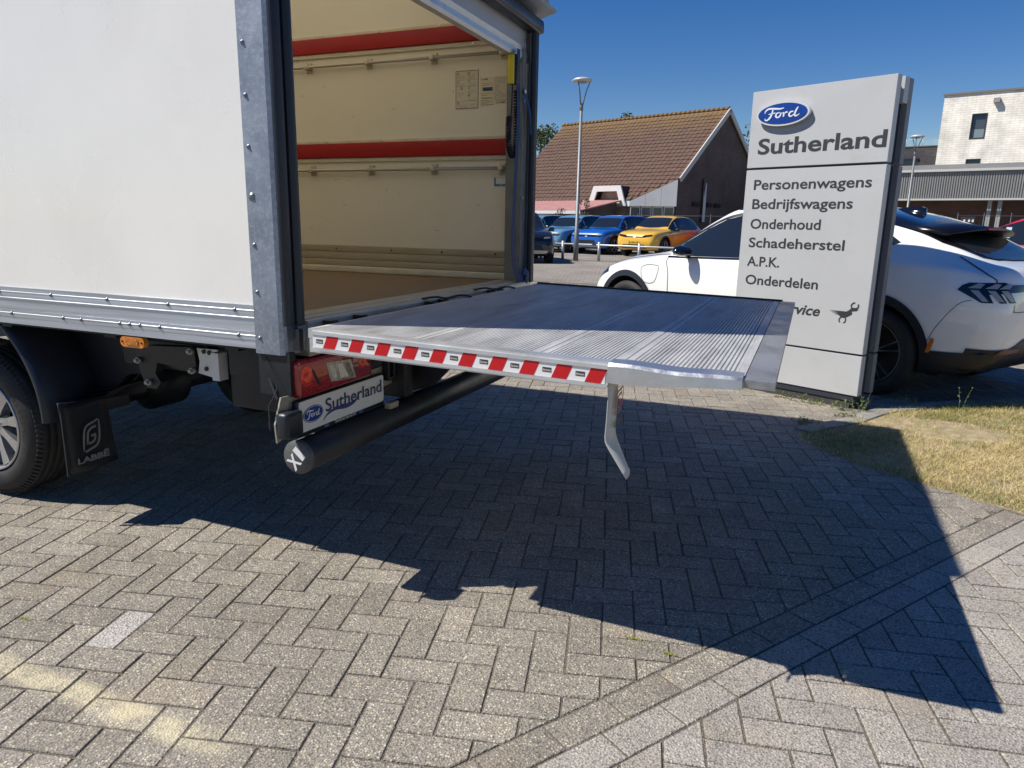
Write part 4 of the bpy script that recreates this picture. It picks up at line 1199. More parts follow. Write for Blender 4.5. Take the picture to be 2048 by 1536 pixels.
# far wheel
w2 = ty.copy(); w2.location = (0, 1.67, 0); COL.objects.link(w2); w2.parent = truck
mb = MB(); mb.lathe([(.12, .22), (.10, .10), (.1, .001)], WC + Vector((0, 1.67, 0)), 'Y', 32); T(mb, 'rim', m_rim)
# wheel arch: curved black guard
arch = MB(); R0 = .53
sec = [(1.925, -.012), (1.912, .000), (1.914, .014), (1.93, .024), (1.985, .040), (2.06, .046), (2.30, .046), (2.30, .040), (2.06, .038), (1.985, .030), (1.935, .010)]
a0, a1, n = R(-2), R(182), 44
vs = []; fs = []
for k in range(n + 1):
    a = a0 + (a1 - a0) * k / n
    for yy, dr in sec: vs.append((WC.x + (R0 + dr) * math.cos(a), yy, WC.z + .11 + (R0 + dr - .04) * math.sin(a)))
m_ = len(sec)
for k in range(n):
    for j in range(m_): fs.append((k * m_ + j, k * m_ + (j + 1) % m_, (k + 1) * m_ + (j + 1) % m_, (k + 1) * m_ + j))
arch.add(vs, fs, True); T(arch, 'wheel_arch', mat('arch_plastic', (.018, .022, .030), .36, var=.15, vscale=6, rvar=.1), fix=True)
lin = MB(); lin.prism([(-2.86, .50), (-2.60, .56), (-2.52, .66), (-2.56, .86), (-3.2, .87), (-3.06, .84)][::-1], ((0, 0, 0), (1, 0, 0), (0, 0, 1), (0, 1, 0)), 2.16, 2.175)
T(lin, 'inner_guard', M_['black'], fix=True)
mb = MB(); vs = []
for k in range(9):
    t = k / 8; z = .545 - .318 * t; x = -2.800 - .010 * math.sin(t * 2)
    for j in range(6): vs.append((x + .006 * math.sin(j * .9 + t * 2), 1.905 + .045 * t * 0 + j / 5 * .225 + .03 * t, z - .010 * math.sin(j / 5 * 3.1)))
mb.add(vs, [(k * 6 + j, k * 6 + j + 1, k * 6 + 7 + j, k * 6 + 6 + j) for k in range(8) for j in range(5)], True)
mf = T(mb, 'mud_flap', mat('flap_rubber', (.012, .014, .019), .5, bump=.1, bscale=90)); sm_ = mf.modifiers.new('thickness', 'SOLIDIFY'); sm_.thickness = .004; sm_.offset = 0
pr_ = MB(); emblem(pr_, (-2.788, 2.030, .375), Y_, Z_, .092, .135, 0); text_into(pr_, 'LABBĒ', (-2.787, 1.955, .266), Y_, Z_, width=.150, cap=.025, bold=.035)
T(pr_, 'lettering', mat('flap_print', (.20, .20, .19), .6), mf)
T(MB().box(-2.80, -2.793, 1.91, 1.925, .225, .545), 'flap_edge_strip', M_['rubber'])

# cab in outline, forward of the box (outside the frame, but there)
cab = MB()
cab.prism([(-5.80, .45), (-5.80, 2.45), (-6.2, 2.55), (-6.9, 2.50), (-7.45, 1.75), (-8.25, 1.40), (-8.42, 1.05), (-8.45, .40), (-8.2, .30), (-7.95, .30), (-7.9, .62), (-7.6, .74), (-7.3, .62), (-7.25, .30), (-6.2, .30)], ((0, 0, 0), (1, 0, 0), (0, 0, 1), (0, 1, 0)), 1.98, 3.98)
T(cab, 'cab', M_['white_paint'], fix=True)
cg = MB()
for yy, s in ((1.975, 1), (3.985, -1)): cg.prism([(-6.0, 1.55), (-6.0, 2.25), (-6.75, 2.25), (-7.25, 1.65), (-7.2, 1.50)], ((0, yy, 0), (1, 0, 0), (0, 0, 1), (0, 1, 0)), -.004, .004)
cg.prism([(2.1, 1.80), (3.86, 1.80), (3.75, 2.42), (2.2, 2.42)], ((-7.46, 0, 0), (0, 1, 0), (.62, 0, .79), (-.79, 0, .62)), .05, .06)
T(cg, 'cab_window', M_['glass'], fix=True)
for yy in (0.04, 1.67):
    w3 = ty.copy(); w3.location = (-4.15, yy, 0); COL.objects.link(w3); w3.parent = truck
    mb = MB(); mb.lathe([(.03, .22), (.06, .10), (.05, .001)] if yy < 1 else [(.2, .22), (.18, .001)], WC + Vector((-4.15, yy, 0)), 'Y', 32); T(mb, 'rim', m_rim)

# ================================================================== strap, remote control
strap = MB()
blue = mat('strap_webbing', (0.008, 0.045, 0.14), .65, var=.2, vscale=30, bump=.3, bscale=300)
def webbing(mb, pts, w, nrm, n=6):
    P = catmull(pts, n); vs = []
    for i, p in enumerate(P):
        t = (P[min(i + 1, len(P) - 1)] - P[max(i - 1, 0)]).normalized(); a = t.cross(Vector(nrm)).normalized()
        for s_ in (-1, 1):
            for d_ in (-.001, .001): vs.append(p + a * (w / 2 * s_) + Vector(nrm) * d_)
    fs = []
    for i in range(len(P) - 1):
        o = 4 * i; fs += [(o, o + 2, o + 6, o + 4), (o + 1, o + 5, o + 7, o + 3), (o, o + 4, o + 5, o + 1), (o + 2, o + 3, o + 7, o + 6)]
    mb.add(vs, fs)
XS = -1.575
webbing(strap, [(XS, 3.855, 2.228), (XS - .003, 3.862, 2.10), (XS, 3.868, 1.90), (XS, 3.850, 1.62), (XS, 3.828, 1.35), (XS, 3.822, 1.20), (XS, 3.845, 1.07), (XS + .01, 3.90, .995), (XS + .02, 3.965, .968)], .042, (1, 0, 0))
webbing(strap, [(XS + .03, 3.965, .970), (XS + .03, 3.99, .985), (XS + .03, 3.985, 1.01), (XS + .02, 3.95, 1.035)], .042, (1, 0, 0))
so_ = strap.build('tie_strap', blue); tag(so_, 'long blue webbing strap hanging down beside the far door jamb of the truck', 'strap')
st2 = MB(); webbing(st2, [(XS + .01, 3.905, 2.03), (XS + .015, 3.94, 1.99), (XS + .02, 3.985, 1.93), (XS + .02, 4.01, 1.86), (XS + .02, 4.012, 1.80)], .030, (1, 0, 0))
s2o = empty('door_pull_strap', (XS + .02, 3.99, 1.80)); tag(s2o, 'short dark blue pull strap bolted to the far door jamb', 'strap')
st2.build('webbing', blue, s2o)
MB().cyl((XS + .014, 3.915, 2.02), (XS + .022, 3.915, 2.02), .011, 12).build('bolt', M_['steel'], s2o)
rc = empty('remote_control', (-1.60, 3.83, 1.80)); tag(rc, 'yellow and black tail lift hand control with coiled cable', 'control')
mb = MB(); mb.box(-1.62, -1.585, 3.805, 3.828, 2.045, 2.195, bev=.006); mb.build('yellow_back', mat('control_yellow', (.72, .58, .04), .45), rc)
mb = MB(); mb.box(-1.62, -1.575, 3.829, 3.862, 2.045, 2.20, bev=.008); mb.build('handset', M_['black'], rc)
for z in (2.175, 2.150, 2.125, 2.10, 2.075): MB().cyl((-1.575, 3.846, z), (-1.570, 3.846, z), .007, 10).build('button', mat('button_grey', (.12, .11, .09), .5), rc)
mb = MB(); mb.tube(catmull([(-1.60, 3.83, 2.205), (-1.60, 3.835, 2.225), (-1.60, 3.86, 2.232)], 4), .005, 6); mb.build('hook', M_['chassis'], rc)
mb = MB(); mb.tube(catmull([(-1.60, 3.835, 2.045), (-1.60, 3.832, 2.00), (-1.60, 3.828, 1.92), (-1.60, 3.815, 1.875), (-1.60, 3.797, 1.872)], 6), .0035, 6)
path = catmull([(-1.60, 3.797, 1.872), (-1.60, 3.788, 1.82), (-1.60, 3.790, 1.76), (-1.60, 3.810, 1.700), (-1.60, 3.845, 1.675), (-1.60, 3.885, 1.70), (-1.60, 3.905, 1.77), (-1.60, 3.905, 1.86), (-1.60, 3.895, 1.94), (-1.60, 3.89, 2.02)], 40)
hx = []
for i in range(0, len(path)):
    p = path[i]; t = (path[min(i + 1, len(path) - 1)] - path[max(i - 1, 0)]).normalized(); a = t.cross(Vector((1, 0, 0))).normalized(); th = i * .9
    hx.append(p + a * (.0150 * math.cos(th)) + Vector((1, 0, 0)) * (.0150 * math.sin(th)))
mb.tube(hx, .0042, 5); mb.build('coiled_cable', M_['chassis'], rc)

# ================================================================== SIGN PYLON
sgn = tag(empty('dealer_sign', (-0.055, 6.196, 0)), 'tall grey pylon sign listing dealer services beside the white car', 'sign')
def S(mb, name, m, parent=sgn, **k): return mb.build(name, m, parent, **k)
kS = .9525; sBR = Vector((0.447 * kS, 5.956 * kS, 0)); sdir = Vector((math.cos(-.445), math.sin(-.445), 0)); sBL = sBR - sdir * 1.114 * kS
sN = Vector((math.sin(-.445), -math.cos(-.445), 0))      # towards the viewer
SW = 1.061
m_sign = mat('sign_enamel', (0.475, 0.485, 0.49), .42, var=.03, vscale=2, rvar=.06, dirt=((.38, .37, .34), 3.0, .56, .8, .4))
m_signs = mat('sign_side', (0.20, 0.205, 0.215), .5, var=.1, vscale=3)
m_gapc = mat('sign_gap', (0.03, 0.035, 0.05), .5)
def sbox(x0, x1, d0, d1, z0, z1, bev=.003):
    """box in sign coordinates: x along the face, d depth behind the face plane"""
    bm = bmesh.new(); bmesh.ops.create_cube(bm, size=1)
    for v in bm.verts: v.co = Vector(((x0 + x1) / 2 + v.co.x * (x1 - x0), (d0 + d1) / 2 + v.co.y * (d1 - d0), (z0 + z1) / 2 + v.co.z * (z1 - z0)))
    if bev: bmesh.ops.bevel(bm, geom=bm.edges[:], offset=bev, segments=2, affect='EDGES')
    M = Matrix(((sdir.x, -sN.x, 0, sBL.x), (sdir.y, -sN.y, 0, sBL.y), (0, 0, 1, 0), (0, 0, 0, 1)))
    mb = MB(); mb.frombm(bm, smooth=False, M=M); return mb
def ZS(z): return 1.3 + (z - 1.3) * kS
for z0, z1 in ((ZS(.045), ZS(.358)), (ZS(.372), ZS(1.770)), (ZS(1.786), ZS(2.381))):
    S(sbox(0, SW, 0, .070, z0, z1), 'front_panel', m_sign)
    S(sbox(0.03, SW + .004, .20, .27, z0, z1), 'back_panel', m_signs)
S(sbox(.03, SW - .035, .010, .20, .06, 2.30, 0), 'core', m_gapc)
S(sbox(.08, SW - .06, .02, .25, -.06, .08, 0), 'foot', mat('sign_foot', (.05, .05, .05), .7))
S(sbox(SW - .030, SW + .002, .12, .205, 2.16, ZS(2.382), 0), 'top_cap', m_sign)
def SPt(x, z, off=.0): return sBL + sdir * (x * kS) + sN * off + Vector((0, 0, ZS(z)))
ld = MB()
text_into(ld, 'Sutherland', SPt(.086, 1.893), sdir, Z_, width=1.005 * kS, cap=.118 * kS, bold=.024, off=.0012)
for s_, z, w in (('Personenwagens', 1.613, .945), ('Bedrijfswagens', 1.460, .825), ('Onderhoud', 1.300, .598), ('Schadeherstel', 1.148, .800), ('A.P.K.', .993, .290), ('Onderdelen', .840, .630)):
    text_into(ld, s_, SPt(.080, z), sdir, Z_, width=w * kS, cap=.078 * kS, bold=.017, off=.0012)
text_into(ld, 'Service', SPt(.375, .632), sdir, Z_, width=.375 * kS, cap=.080 * kS, bold=.022, shear=.25, off=.0012)
# winged spanner emblem
we = [(.815, .690), (.955, .690), (.985, .712), (1.045, .716), (1.030, .700), (.995, .694), (1.000, .672), (.975, .655), (.950, .640), (.925, .640), (.905, .650), (.900, .658), (.865, .662), (.905, .665), (.845, .672), (.905, .674), (.830, .681), (.905, .683)]
sO = Vector((sBL.x, sBL.y, 1.3 * (1 - kS)))
ld.prism([(a * kS, b_ * kS) for a, b_ in we[::-1]], (sO, sdir, Z_, sN), .0006, .0012)
ribbon(ld, [(.940, .645), (.965, .672), (.985, .700), (1.000, .722)], .020, sO, sdir * kS, Z_ * kS, .0014, 3)
ribbon(ld, [(1.000, .716), (.985, .735), (.995, .755), (1.012, .762)], .011, sO, sdir * kS, Z_ * kS, .0015, 3)
ribbon(ld, [(1.000, .716), (1.030, .722), (1.040, .738), (1.034, .752)], .011, sO, sdir * kS, Z_ * kS, .0015, 3)
ribbon(ld, [(.938, .650), (.915, .640), (.905, .618), (.915, .602)], .010, sO, sdir * kS, Z_ * kS, .0015, 3)
ribbon(ld, [(.938, .650), (.955, .632), (.952, .610), (.940, .600)], .010, sO, sdir * kS, Z_ * kS, .0015, 3)
S(ld, 'lettering', M_['letter_dark'])
ov = MB(); ov.prism(ellipse(.292, 2.186, .222, .092), (sO, sdir * kS, Z_ * kS, sN), .012, .040); ovo = S(ov, 'oval_badge', mat('oval_rim', (.68, .69, .70), .3, .2), fix=True)
mb = MB(); mb.prism(ellipse(.292, 2.186, .205, .078), (sO, sdir * kS, Z_ * kS, sN), .041, .0425); S(mb, 'oval_field', M_['oval_blue'], ovo)
mb = MB(); oval_script(mb, SPt(.292, 2.186, .0436), sdir, Z_, .400 * kS, .158 * kS, 0); S(mb, 'oval_script', mat('script_white', (.75, .76, .78), .35), ovo)

# ================================================================== CARS
def pchip(xs, ys, x):
    xs = np.asarray(xs, float); ys = np.asarray(ys, float)
    h = np.diff(xs); d = np.diff(ys) / h
    m = np.zeros(len(xs)); m[0] = d[0]; m[-1] = d[-1]
    for i in range(1, len(xs) - 1):
        if d[i - 1] * d[i] > 0:
            w1 = 2 * h[i] + h[i - 1]; w2 = h[i] + 2 * h[i - 1]; m[i] = (w1 + w2) / (w1 / d[i - 1] + w2 / d[i])
    x = min(max(x, xs[0]), xs[-1]); i = min(max(int(np.searchsorted(xs, x) - 1), 0), len(xs) - 2)
    t = (x - xs[i]) / h[i]
    return (ys[i] * (1 + 2 * t) * (1 - t) ** 2 + m[i] * h[i] * t * (1 - t) ** 2 + ys[i + 1] * t * t * (3 - 2 * t) + m[i + 1] * h[i] * t * t * (t - 1))

class Car:
    """body lofted from section tables; x forward from the rear axle, y left, z up"""
    def __init__(s, tab, L, Rw, y_wheel, nx=110):
        s.t = tab; s.L = L; s.Rw = Rw; s.yw = y_wheel
        xs0, xs1 = tab['zt'][0][0], tab['zt'][0][-1]
        u = np.linspace(0, 1, nx); u = (1 - np.cos(u * math.pi)) / 2 * .55 + u * .45
        s.xs = xs0 + (xs1 - xs0) * u
        s.rings = [s.section(x) for x in s.xs]
        s.bm_mesh()
    def g(s, k, x): return float(pchip(*s.t[k], x))
    def section(s, x):
        zb, zt, zs, wm, ws, wr, dr = (s.g(k, x) for k in ('zb', 'zt', 'zs', 'wm', 'ws', 'wr', 'dr'))
        zm = zb + (zs - zb) * .55
        zre = zt - dr
        P = [(0, zb), (wm * .55, zb), (wm * .88, zb + .005), (wm * .955, zb + .05), (wm * .975, zb + (zs - zb) * .18), (wm * .992, zb + (zs - zb) * .38), (wm, zm), (wm * .992, zb + (zs - zb) * .78), (ws + (wm - ws) * .35, zs - (zs - zb) * .06), (ws, zs)]
        for t in (.25, .5, .75): P.append((ws + (wr - ws) * t + .012 * math.sin(math.pi * t), zs + (zre - zs) * t))
        P += [(wr, zre), (wr - (.05), zre + dr * .42), (wr * .72, zre + dr * .80), (wr * .45, zre + dr * .95), (wr * .2, zt), (0, zt)]
        for _ in range(2):
            Q = [P[0]]
            for i in range(len(P) - 1):
                a, b = P[i], P[i + 1]
                Q += [(a[0] * .75 + b[0] * .25, a[1] * .75 + b[1] * .25), (a[0] * .25 + b[0] * .75, a[1] * .25 + b[1] * .75)]
            Q.append(P[-1]); P = Q
        return P
    def bm_mesh(s):
        V = []; F = []
        n = len(s.rings[0]); full = 2 * n - 2
        for x, P in zip(s.xs, s.rings):
            ring = [(x, y, z) for y, z in P] + [(x, -y, z) for y, z in P[-2:0:-1]]
            V += ring
        m = len(V) // len(s.xs)
        for i in range(len(s.xs) - 1):
            for k in range(m):
                k2 = (k + 1) % m
                F.append((i * m + k, i * m + k2, (i + 1) * m + k2, (i + 1) * m + k))
        F.append(tuple(range(m))[::-1]); F.append(tuple((len(s.xs) - 1) * m + k for k in range(m)))
        s.V, s.F, s.m = V, F, m
        s.bvh = BVHTree.FromPolygons([Vector(v) for v in V], F)
    def body(s, name, mats, parent, arch=.385, inset_y=.30, zc=None):
        me = bpy.data.meshes.new(name); me.from_pydata(s.V, [], s.F); me.update()
        bm = bmesh.new(); bm.from_mesh(me); bmesh.ops.recalc_face_normals(bm, faces=bm.faces[:]); bm.to_mesh(me); bm.free()
        for m in mats: me.materials.append(m)
        for p in me.polygons: p.use_smooth = True
        o = bpy.data.objects.new(name, me); COL.objects.link(o)
        cut = MB()
        for x in (0, s.L):
            for sg in (1, -1):
                a = s.yw + .25; b_ = s.yw - inset_y
                bmc = bmesh.new(); bmesh.ops.create_cone(bmc, cap_ends=True, segments=40, radius1=arch, radius2=arch, depth=a - b_)
                M = Matrix.Translation((x, sg * (a + b_) / 2, zc or s.Rw)) @ Matrix.Rotation(math.pi / 2, 4, 'X')
                cut.frombm(bmc, M=M)
        cm = cut.mesh('c', [mats[-1]]); co = bpy.data.objects.new('c', cm); COL.objects.link(co)
        for p in cm.polygons: p.material_index = 0
        md = o.modifiers.new('b', 'BOOLEAN'); md.object = co; md.operation = 'DIFFERENCE'; md.solver = 'EXACT'; md.material_mode = 'TRANSFER'
        bpy.context.view_layer.update()
        dg = bpy.context.evaluated_depsgraph_get()
        m2 = bpy.data.meshes.new_from_object(o.evaluated_get(dg)); m2.name = name
        bpy.data.objects.remove(o); bpy.data.objects.remove(co)
        for p in m2.polygons:
            if p.center.z < (.345 if p.center.x < -.44 else .262): p.material_index = len(m2.materials) - 1
        # normals: sharp at cuts
        try: m2.set_sharp_from_angle(angle=R(38))
        except Exception: pass
        return link(name, m2, parent)
    def cast(s, o, d):
        h = s.bvh.ray_cast(Vector(o), Vector(d))
        return h
    def patch(s, poly, name, m, parent, view='L', off=.004, step=.05, thick=0, frame=None, maxd=3):
        """polygon projected onto the body. view L/R: (x,z); T: (x,y); F/B: (y,z)"""
        if frame: O, U, V, D = [Vector(a) for a in frame]
        elif view == 'L': O, U, V, D = Vector((0, 3, 0)), X_, Z_, -Y_
        elif view == 'R': O, U, V, D = Vector((0, -3, 0)), X_, Z_, Y_
        elif view == 'T': O, U, V, D = Vector((0, 0, 4)), X_, Y_, -Z_
        elif view == 'F': O, U, V, D = Vector((7, 0, 0)), Y_, Z_, -X_
        else: O, U, V, D = Vector((-4, 0, 0)), Y_, Z_, X_
        bm = bmesh.new()
        vs = [bm.verts.new((p[0], p[1], 0)) for p in poly]
        f = bm.faces.new(vs)
        x0, x1 = min(p[0] for p in poly), max(p[0] for p in poly); y0, y1 = min(p[1] for p in poly), max(p[1] for p in poly)
        x = math.floor(x0 / step) * step
        while x < x1:
            if x > x0 + 1e-4: bmesh.ops.bisect_plane(bm, geom=bm.verts[:] + bm.edges[:] + bm.faces[:], plane_co=(x, 0, 0), plane_no=(1, 0, 0))
            x += step
        y = math.floor(y0 / step) * step
        while y < y1:
            if y > y0 + 1e-4: bmesh.ops.bisect_plane(bm, geom=bm.verts[:] + bm.edges[:] + bm.faces[:], plane_co=(0, y, 0), plane_no=(0, 1, 0))
            y += step
        bad = []; last = None
        for v in bm.verts:
            o = O + U * v.co.x + V * v.co.y
            h = s.bvh.ray_cast(o, D)
            if h[0] is None: bad.append(v); continue
            nn = h[1].normalized()
            if nn.dot(D) > 0: nn = -nn
            v.co = h[0] + nn * off
        bmesh.ops.delete(bm, geom=bad, context='VERTS')
        bmesh.ops.triangulate(bm, faces=[f for f in bm.faces if len(f.verts) > 4])
        for f in bm.faces:
            f.smooth = True; f.normal_update()
            if f.normal.dot(D) > 0: f.normal_flip()
        if thick:
            bmesh.ops.solidify(bm, geom=bm.faces[:], thickness=thick)
        me = bpy.data.meshes.new(name); bm.to_mesh(me); bm.free()
        for a in (m if isinstance(m, (list, tuple)) else [m]): me.materials.append(a)
        return link(name, me, parent)
    def strip(s, pts, w, name, m, parent, view='L', off=.0025, n=6, closed=False):
        P = [(p.x, p.y) for p in catmull([(a, b, 0) for a, b in pts], n)]
        A = offset_line(P, w / 2); B = offset_line(P, -w / 2)
        Vv = []; Fv = []
        O, U, V, D = {'L': (Vector((0, 3, 0)), X_, Z_, -Y_), 'T': (Vector((0, 0, 4)), X_, Y_, -Z_), 'B': (Vector((-4, 0, 0)), Y_, Z_, X_), 'F': (Vector((7, 0, 0)), Y_, Z_, -X_), 'R': (Vector((0, -3, 0)), X_, Z_, Y_)}[view]
        for a, b in zip(A, B):
            for q in (a, b):
                h = s.bvh.ray_cast(O + U * q[0] + V * q[1], D)
                if h[0] is None: Vv.append(Vv[-1] if Vv else Vector()); continue
                nn = h[1].normalized(); nn = -nn if nn.dot(D) > 0 else nn
                Vv.append(h[0] + nn * off)
        mb = MB(); mb.add(Vv, [(2 * i, 2 * i + 1, 2 * i + 3, 2 * i + 2) for i in range(len(A) - 1)])
        return mb.build(name, m, parent, local=True)

def ring(cx, cz, r0, r1, a0, a1, n=36):
    o = [(cx + r1 * math.cos(a0 + (a1 - a0) * k / n), cz + r1 * math.sin(a0 + (a1 - a0) * k / n)) for k in range(n + 1)]
    i = [(cx + r0 * math.cos(a1 - (a1 - a0) * k / n), cz + r0 * math.sin(a1 - (a1 - a0) * k / n)) for k in range(n + 1)]
    return o + i

def car_wheel(parent, x, side, Rw, yw, rimr, spokes, m_rimc, name='wheel', twin=True, wid=.225):
    """tyre with rim child, built in the car's frame; side=+1 left"""
    C = Vector((x, side * yw, Rw)); s_ = -side
    f = lambda pr: [(s_ * a, r) for a, r in pr]
    ty_ = MB(); ty_.lathe(f([(.02, rimr), (.0, rimr + .008), (-.006, (rimr + Rw) / 2), (.0, Rw - .035), (.02, Rw - .008), (.04, Rw), (wid - .03, Rw), (wid, Rw - .03), (wid, rimr)]), C, 'Y', 48)
    w = ty_.build('wheel', M_['tyre'], parent, local=True, fix=True)
    rm = MB()
    rm.lathe(f([(.010, rimr), (.002, rimr + .002), (.004, rimr - .012), (.03, rimr - .02)]), C, 'Y', 48)
    for k in range(spokes):
        a = 2 * math.pi * k / spokes + .3
        for sg in ((-1, 1) if twin else (0,)):
            b1 = a + sg * .10; b0 = a + sg * .04
            p0 = Vector((math.cos(b0) * .045, s_ * .022, math.sin(b0) * .045)); p1 = Vector((math.cos(b1 + sg * .06) * (rimr - .012), s_ * .012, math.sin(b1 + sg * .06) * (rimr - .012)))
            rm.tube([C + p0, C + (p0 + p1) / 2, C + p1], [.011, .009, .010] if twin else [.03, .022, .028], 6, flat=(1, .8))
    rm.lathe(f([(.012, .001), (.012, .03), (.02, .05), (.05, .055)]), C, 'Y', 20)
    r_ = rm.build('rim', m_rimc, w, local=True)
    bk = MB(); bk.lathe(f([(.07, .001), (.07, rimr - .01), (.03, rimr - .012)]), C, 'Y', 32); bk.build('wheel_well_disc', mat('wheel_dark', (.008, .008, .009), .6), w, local=True)
    return w

# ---------------- white fastback crossover
m_white = mat('car_white', (0.80, 0.80, 0.77), .22, coat=1.0, spec=.5)
m_seam = mat('panel_gap', (.10, .10, .10), .6)
m_clad = mat('cladding', (.013, .015, .021), .45, var=.1, vscale=10)
m_bd = mat('underbody', (.006, .006, .007), .8)
tabW = dict(
    zt=([-.90, -.88, -.82, -.66, -.40, -.10, .3, .8, 1.3, 1.7, 2.0, 2.3, 2.5, 2.75, 3.1, 3.4, 3.62, 3.75, 3.81, 3.83],
        [.86, .98, 1.085, 1.135, 1.26, 1.41, 1.52, 1.595, 1.605, 1.575, 1.45, 1.26, 1.13, 1.075, 1.03, .965, .875, .775, .68, .60]),
    zs=([-.90, -.86, -.75, -.4, 0, .6, 1.3, 2.0, 2.5, 2.8, 3.1, 3.4, 3.62, 3.75, 3.83], [.80, .93, 1.03, 1.09, 1.10, 1.07, 1.045, 1.03, 1.01, .985, .94, .87, .77, .67, .55]),
    zb=([-.90, -.86, -.70, -.4, .5, 2.5, 3.3, 3.6, 3.75, 3.83], [.52, .40, .29, .23, .20, .20, .20, .24, .32, .42]),
    wm=([-.90, -.86, -.75, -.45, 0, .7, 1.5, 2.3, 2.98, 3.35, 3.58, 3.72, 3.80, 3.83], [.66, .78, .86, .925, .94, .918, .915, .92, .94, .915, .85, .74, .60, .48]),
    ws=([-.90, -.86, -.75, -.45, 0, .7, 1.5, 2.3, 2.98, 3.35, 3.58, 3.72, 3.80, 3.83], [.58, .70, .785, .85, .885, .865, .85, .86, .87, .83, .75, .64, .50, .38]),
    wr=([-.90, -.86, -.75, -.45, 0, .7, 1.5, 2.0, 2.5, 2.98, 3.35, 3.58, 3.72, 3.83], [.50, .58, .62, .60, .575, .585, .60, .64, .72, .73, .68, .59, .48, .28]),
    dr=([-.90, -.7, -.3, .3, 1.3, 2.2, 2.8, 3.3, 3.83], [.02, .02, .04, .05, .05, .045, .035, .035, .02]))
CW = Car(tabW, 2.984, .368, .925)
ang = R(146)
wc = empty('parked_car', (0, 0, 0), ang); tag(wc, 'white fastback crossover with black roof parked behind the pylon sign', 'car')
nrm = Vector((math.sin(ang), -math.cos(ang), 0))
left = Vector((-math.sin(ang), math.cos(ang), 0))
wbase = Vector((.53, 6.53, -.05)) - left * .925; wc.location = wbase
CW.body('body', [m_white, m_bd], wc, arch=.415, zc=.385)
for x in (0, 2.984):
    for sg in (1, -1): car_wheel(wc, x, sg, .368, .925, .262, 5, mat('rim_dark_grey', (.09, .09, .09), .35, .6) if x == 0 else mat('rim_machined', (.45, .45, .46), .3, .8))
# rear wheel gets the same rim with polished edge lines
# cladding round the arches and along the sill (left side)
for vw in ('L', 'R'):
    CW.patch(ring(0, .385, .405, .470, R(-18), R(196)), 'arch_trim', m_clad, wc, vw, .012, .06)
    CW.patch(ring(2.984, .385, .405, .470, R(-16), R(196)), 'arch_trim', m_clad, wc, vw, .012, .06)
    CW.patch([(.42, .215), (2.56, .215), (2.52, .345), (.46, .345)], 'sill_trim', m_clad, wc, vw, .010, .2)
    CW.patch([(-.44, .235), (-.44, .45), (-.60, .455), (-.80, .47), (-.88, .475), (-.885, .38), (-.70, .262)][::-1], 'bumper_trim', m_clad, wc, vw, .012, .05)
# windows
belt = lambda x: float(pchip(*tabW['zs'], x)) + .025
top = [(2.28, 1.185), (2.02, 1.335), (1.80, 1.435), (1.55, 1.490), (1.20, 1.510)]
CW.patch([(1.18, belt(1.18)), (1.6, belt(1.6)), (2.0, belt(2.0)), (2.36, belt(2.36) + .01)] + [(2.40, 1.09)] + top + [(1.18, 1.512)], 'front_window', M_['glass'], wc, 'L', .004, .05)
CW.patch([(.10, belt(.1) + .07), (.25, belt(.25)), (.6, belt(.6)), (1.10, belt(1.1)), (1.10, 1.508), (.8, 1.500), (.45, 1.455), (.15, 1.36), (-.04, 1.26)], 'rear_window', M_['glass'], wc, 'L', .004, .05)
for vw in ('R',): CW.patch([(.10, belt(.1) + .05), (.3, belt(.3)), (1.10, belt(1.1)), (2.0, belt(2.0)), (2.36, belt(2.36))] + top + [(.8, 1.500), (.45, 1.455), (-.04, 1.26)], 'far_windows', M_['glass'], wc, vw, .004, .05)
CW.strip([(1.14, belt(1.14) - .01), (1.14, 1.3), (1.14, 1.515)], .09, 'pillar_trim', M_['pblack'], wc, 'L', .006)
CW.strip([(.10, belt(.1) + .02), (.35, belt(.35) - .012), (1.2, belt(1.2) - .012), (2.42, belt(2.42) - .008)], .016, 'belt_moulding', M_['pblack'], wc, 'L', .006)
CW.strip([(2.44, 1.085), (2.30, 1.195), (2.03, 1.350), (1.80, 1.452), (1.5, 1.507), (1.1, 1.528)], .022, 'window_trim', m_clad, wc, 'L', .006)
# windscreen, roof, tailgate glass
CW.patch([(1.72, -.57), (2.44, -.70), (2.50, -.35), (2.52, 0), (2.50, .35), (2.44, .70), (1.72, .57)], 'windscreen', M_['glass'], wc, 'T', .005, .06)
CW.patch([(-.64, -.40), (-.58, -.52), (-.30, -.600), (.4, -.605), (1.71, -.60), (1.71, .60), (.4, .605), (-.30, .600), (-.58, .52), (-.64, .40)], 'roof_panel', M_['pblack'], wc, 'T', .006, .06)
CW.patch([(-.62, -.44), (-.55, -.50), (-.305, -.53), (-.305, .53), (-.55, .50), (-.62, .44), (-.655, .2), (-.66, 0), (-.655, -.2)][::-1], 'tailgate_window', M_['glass'], wc, 'T', .009, .05)
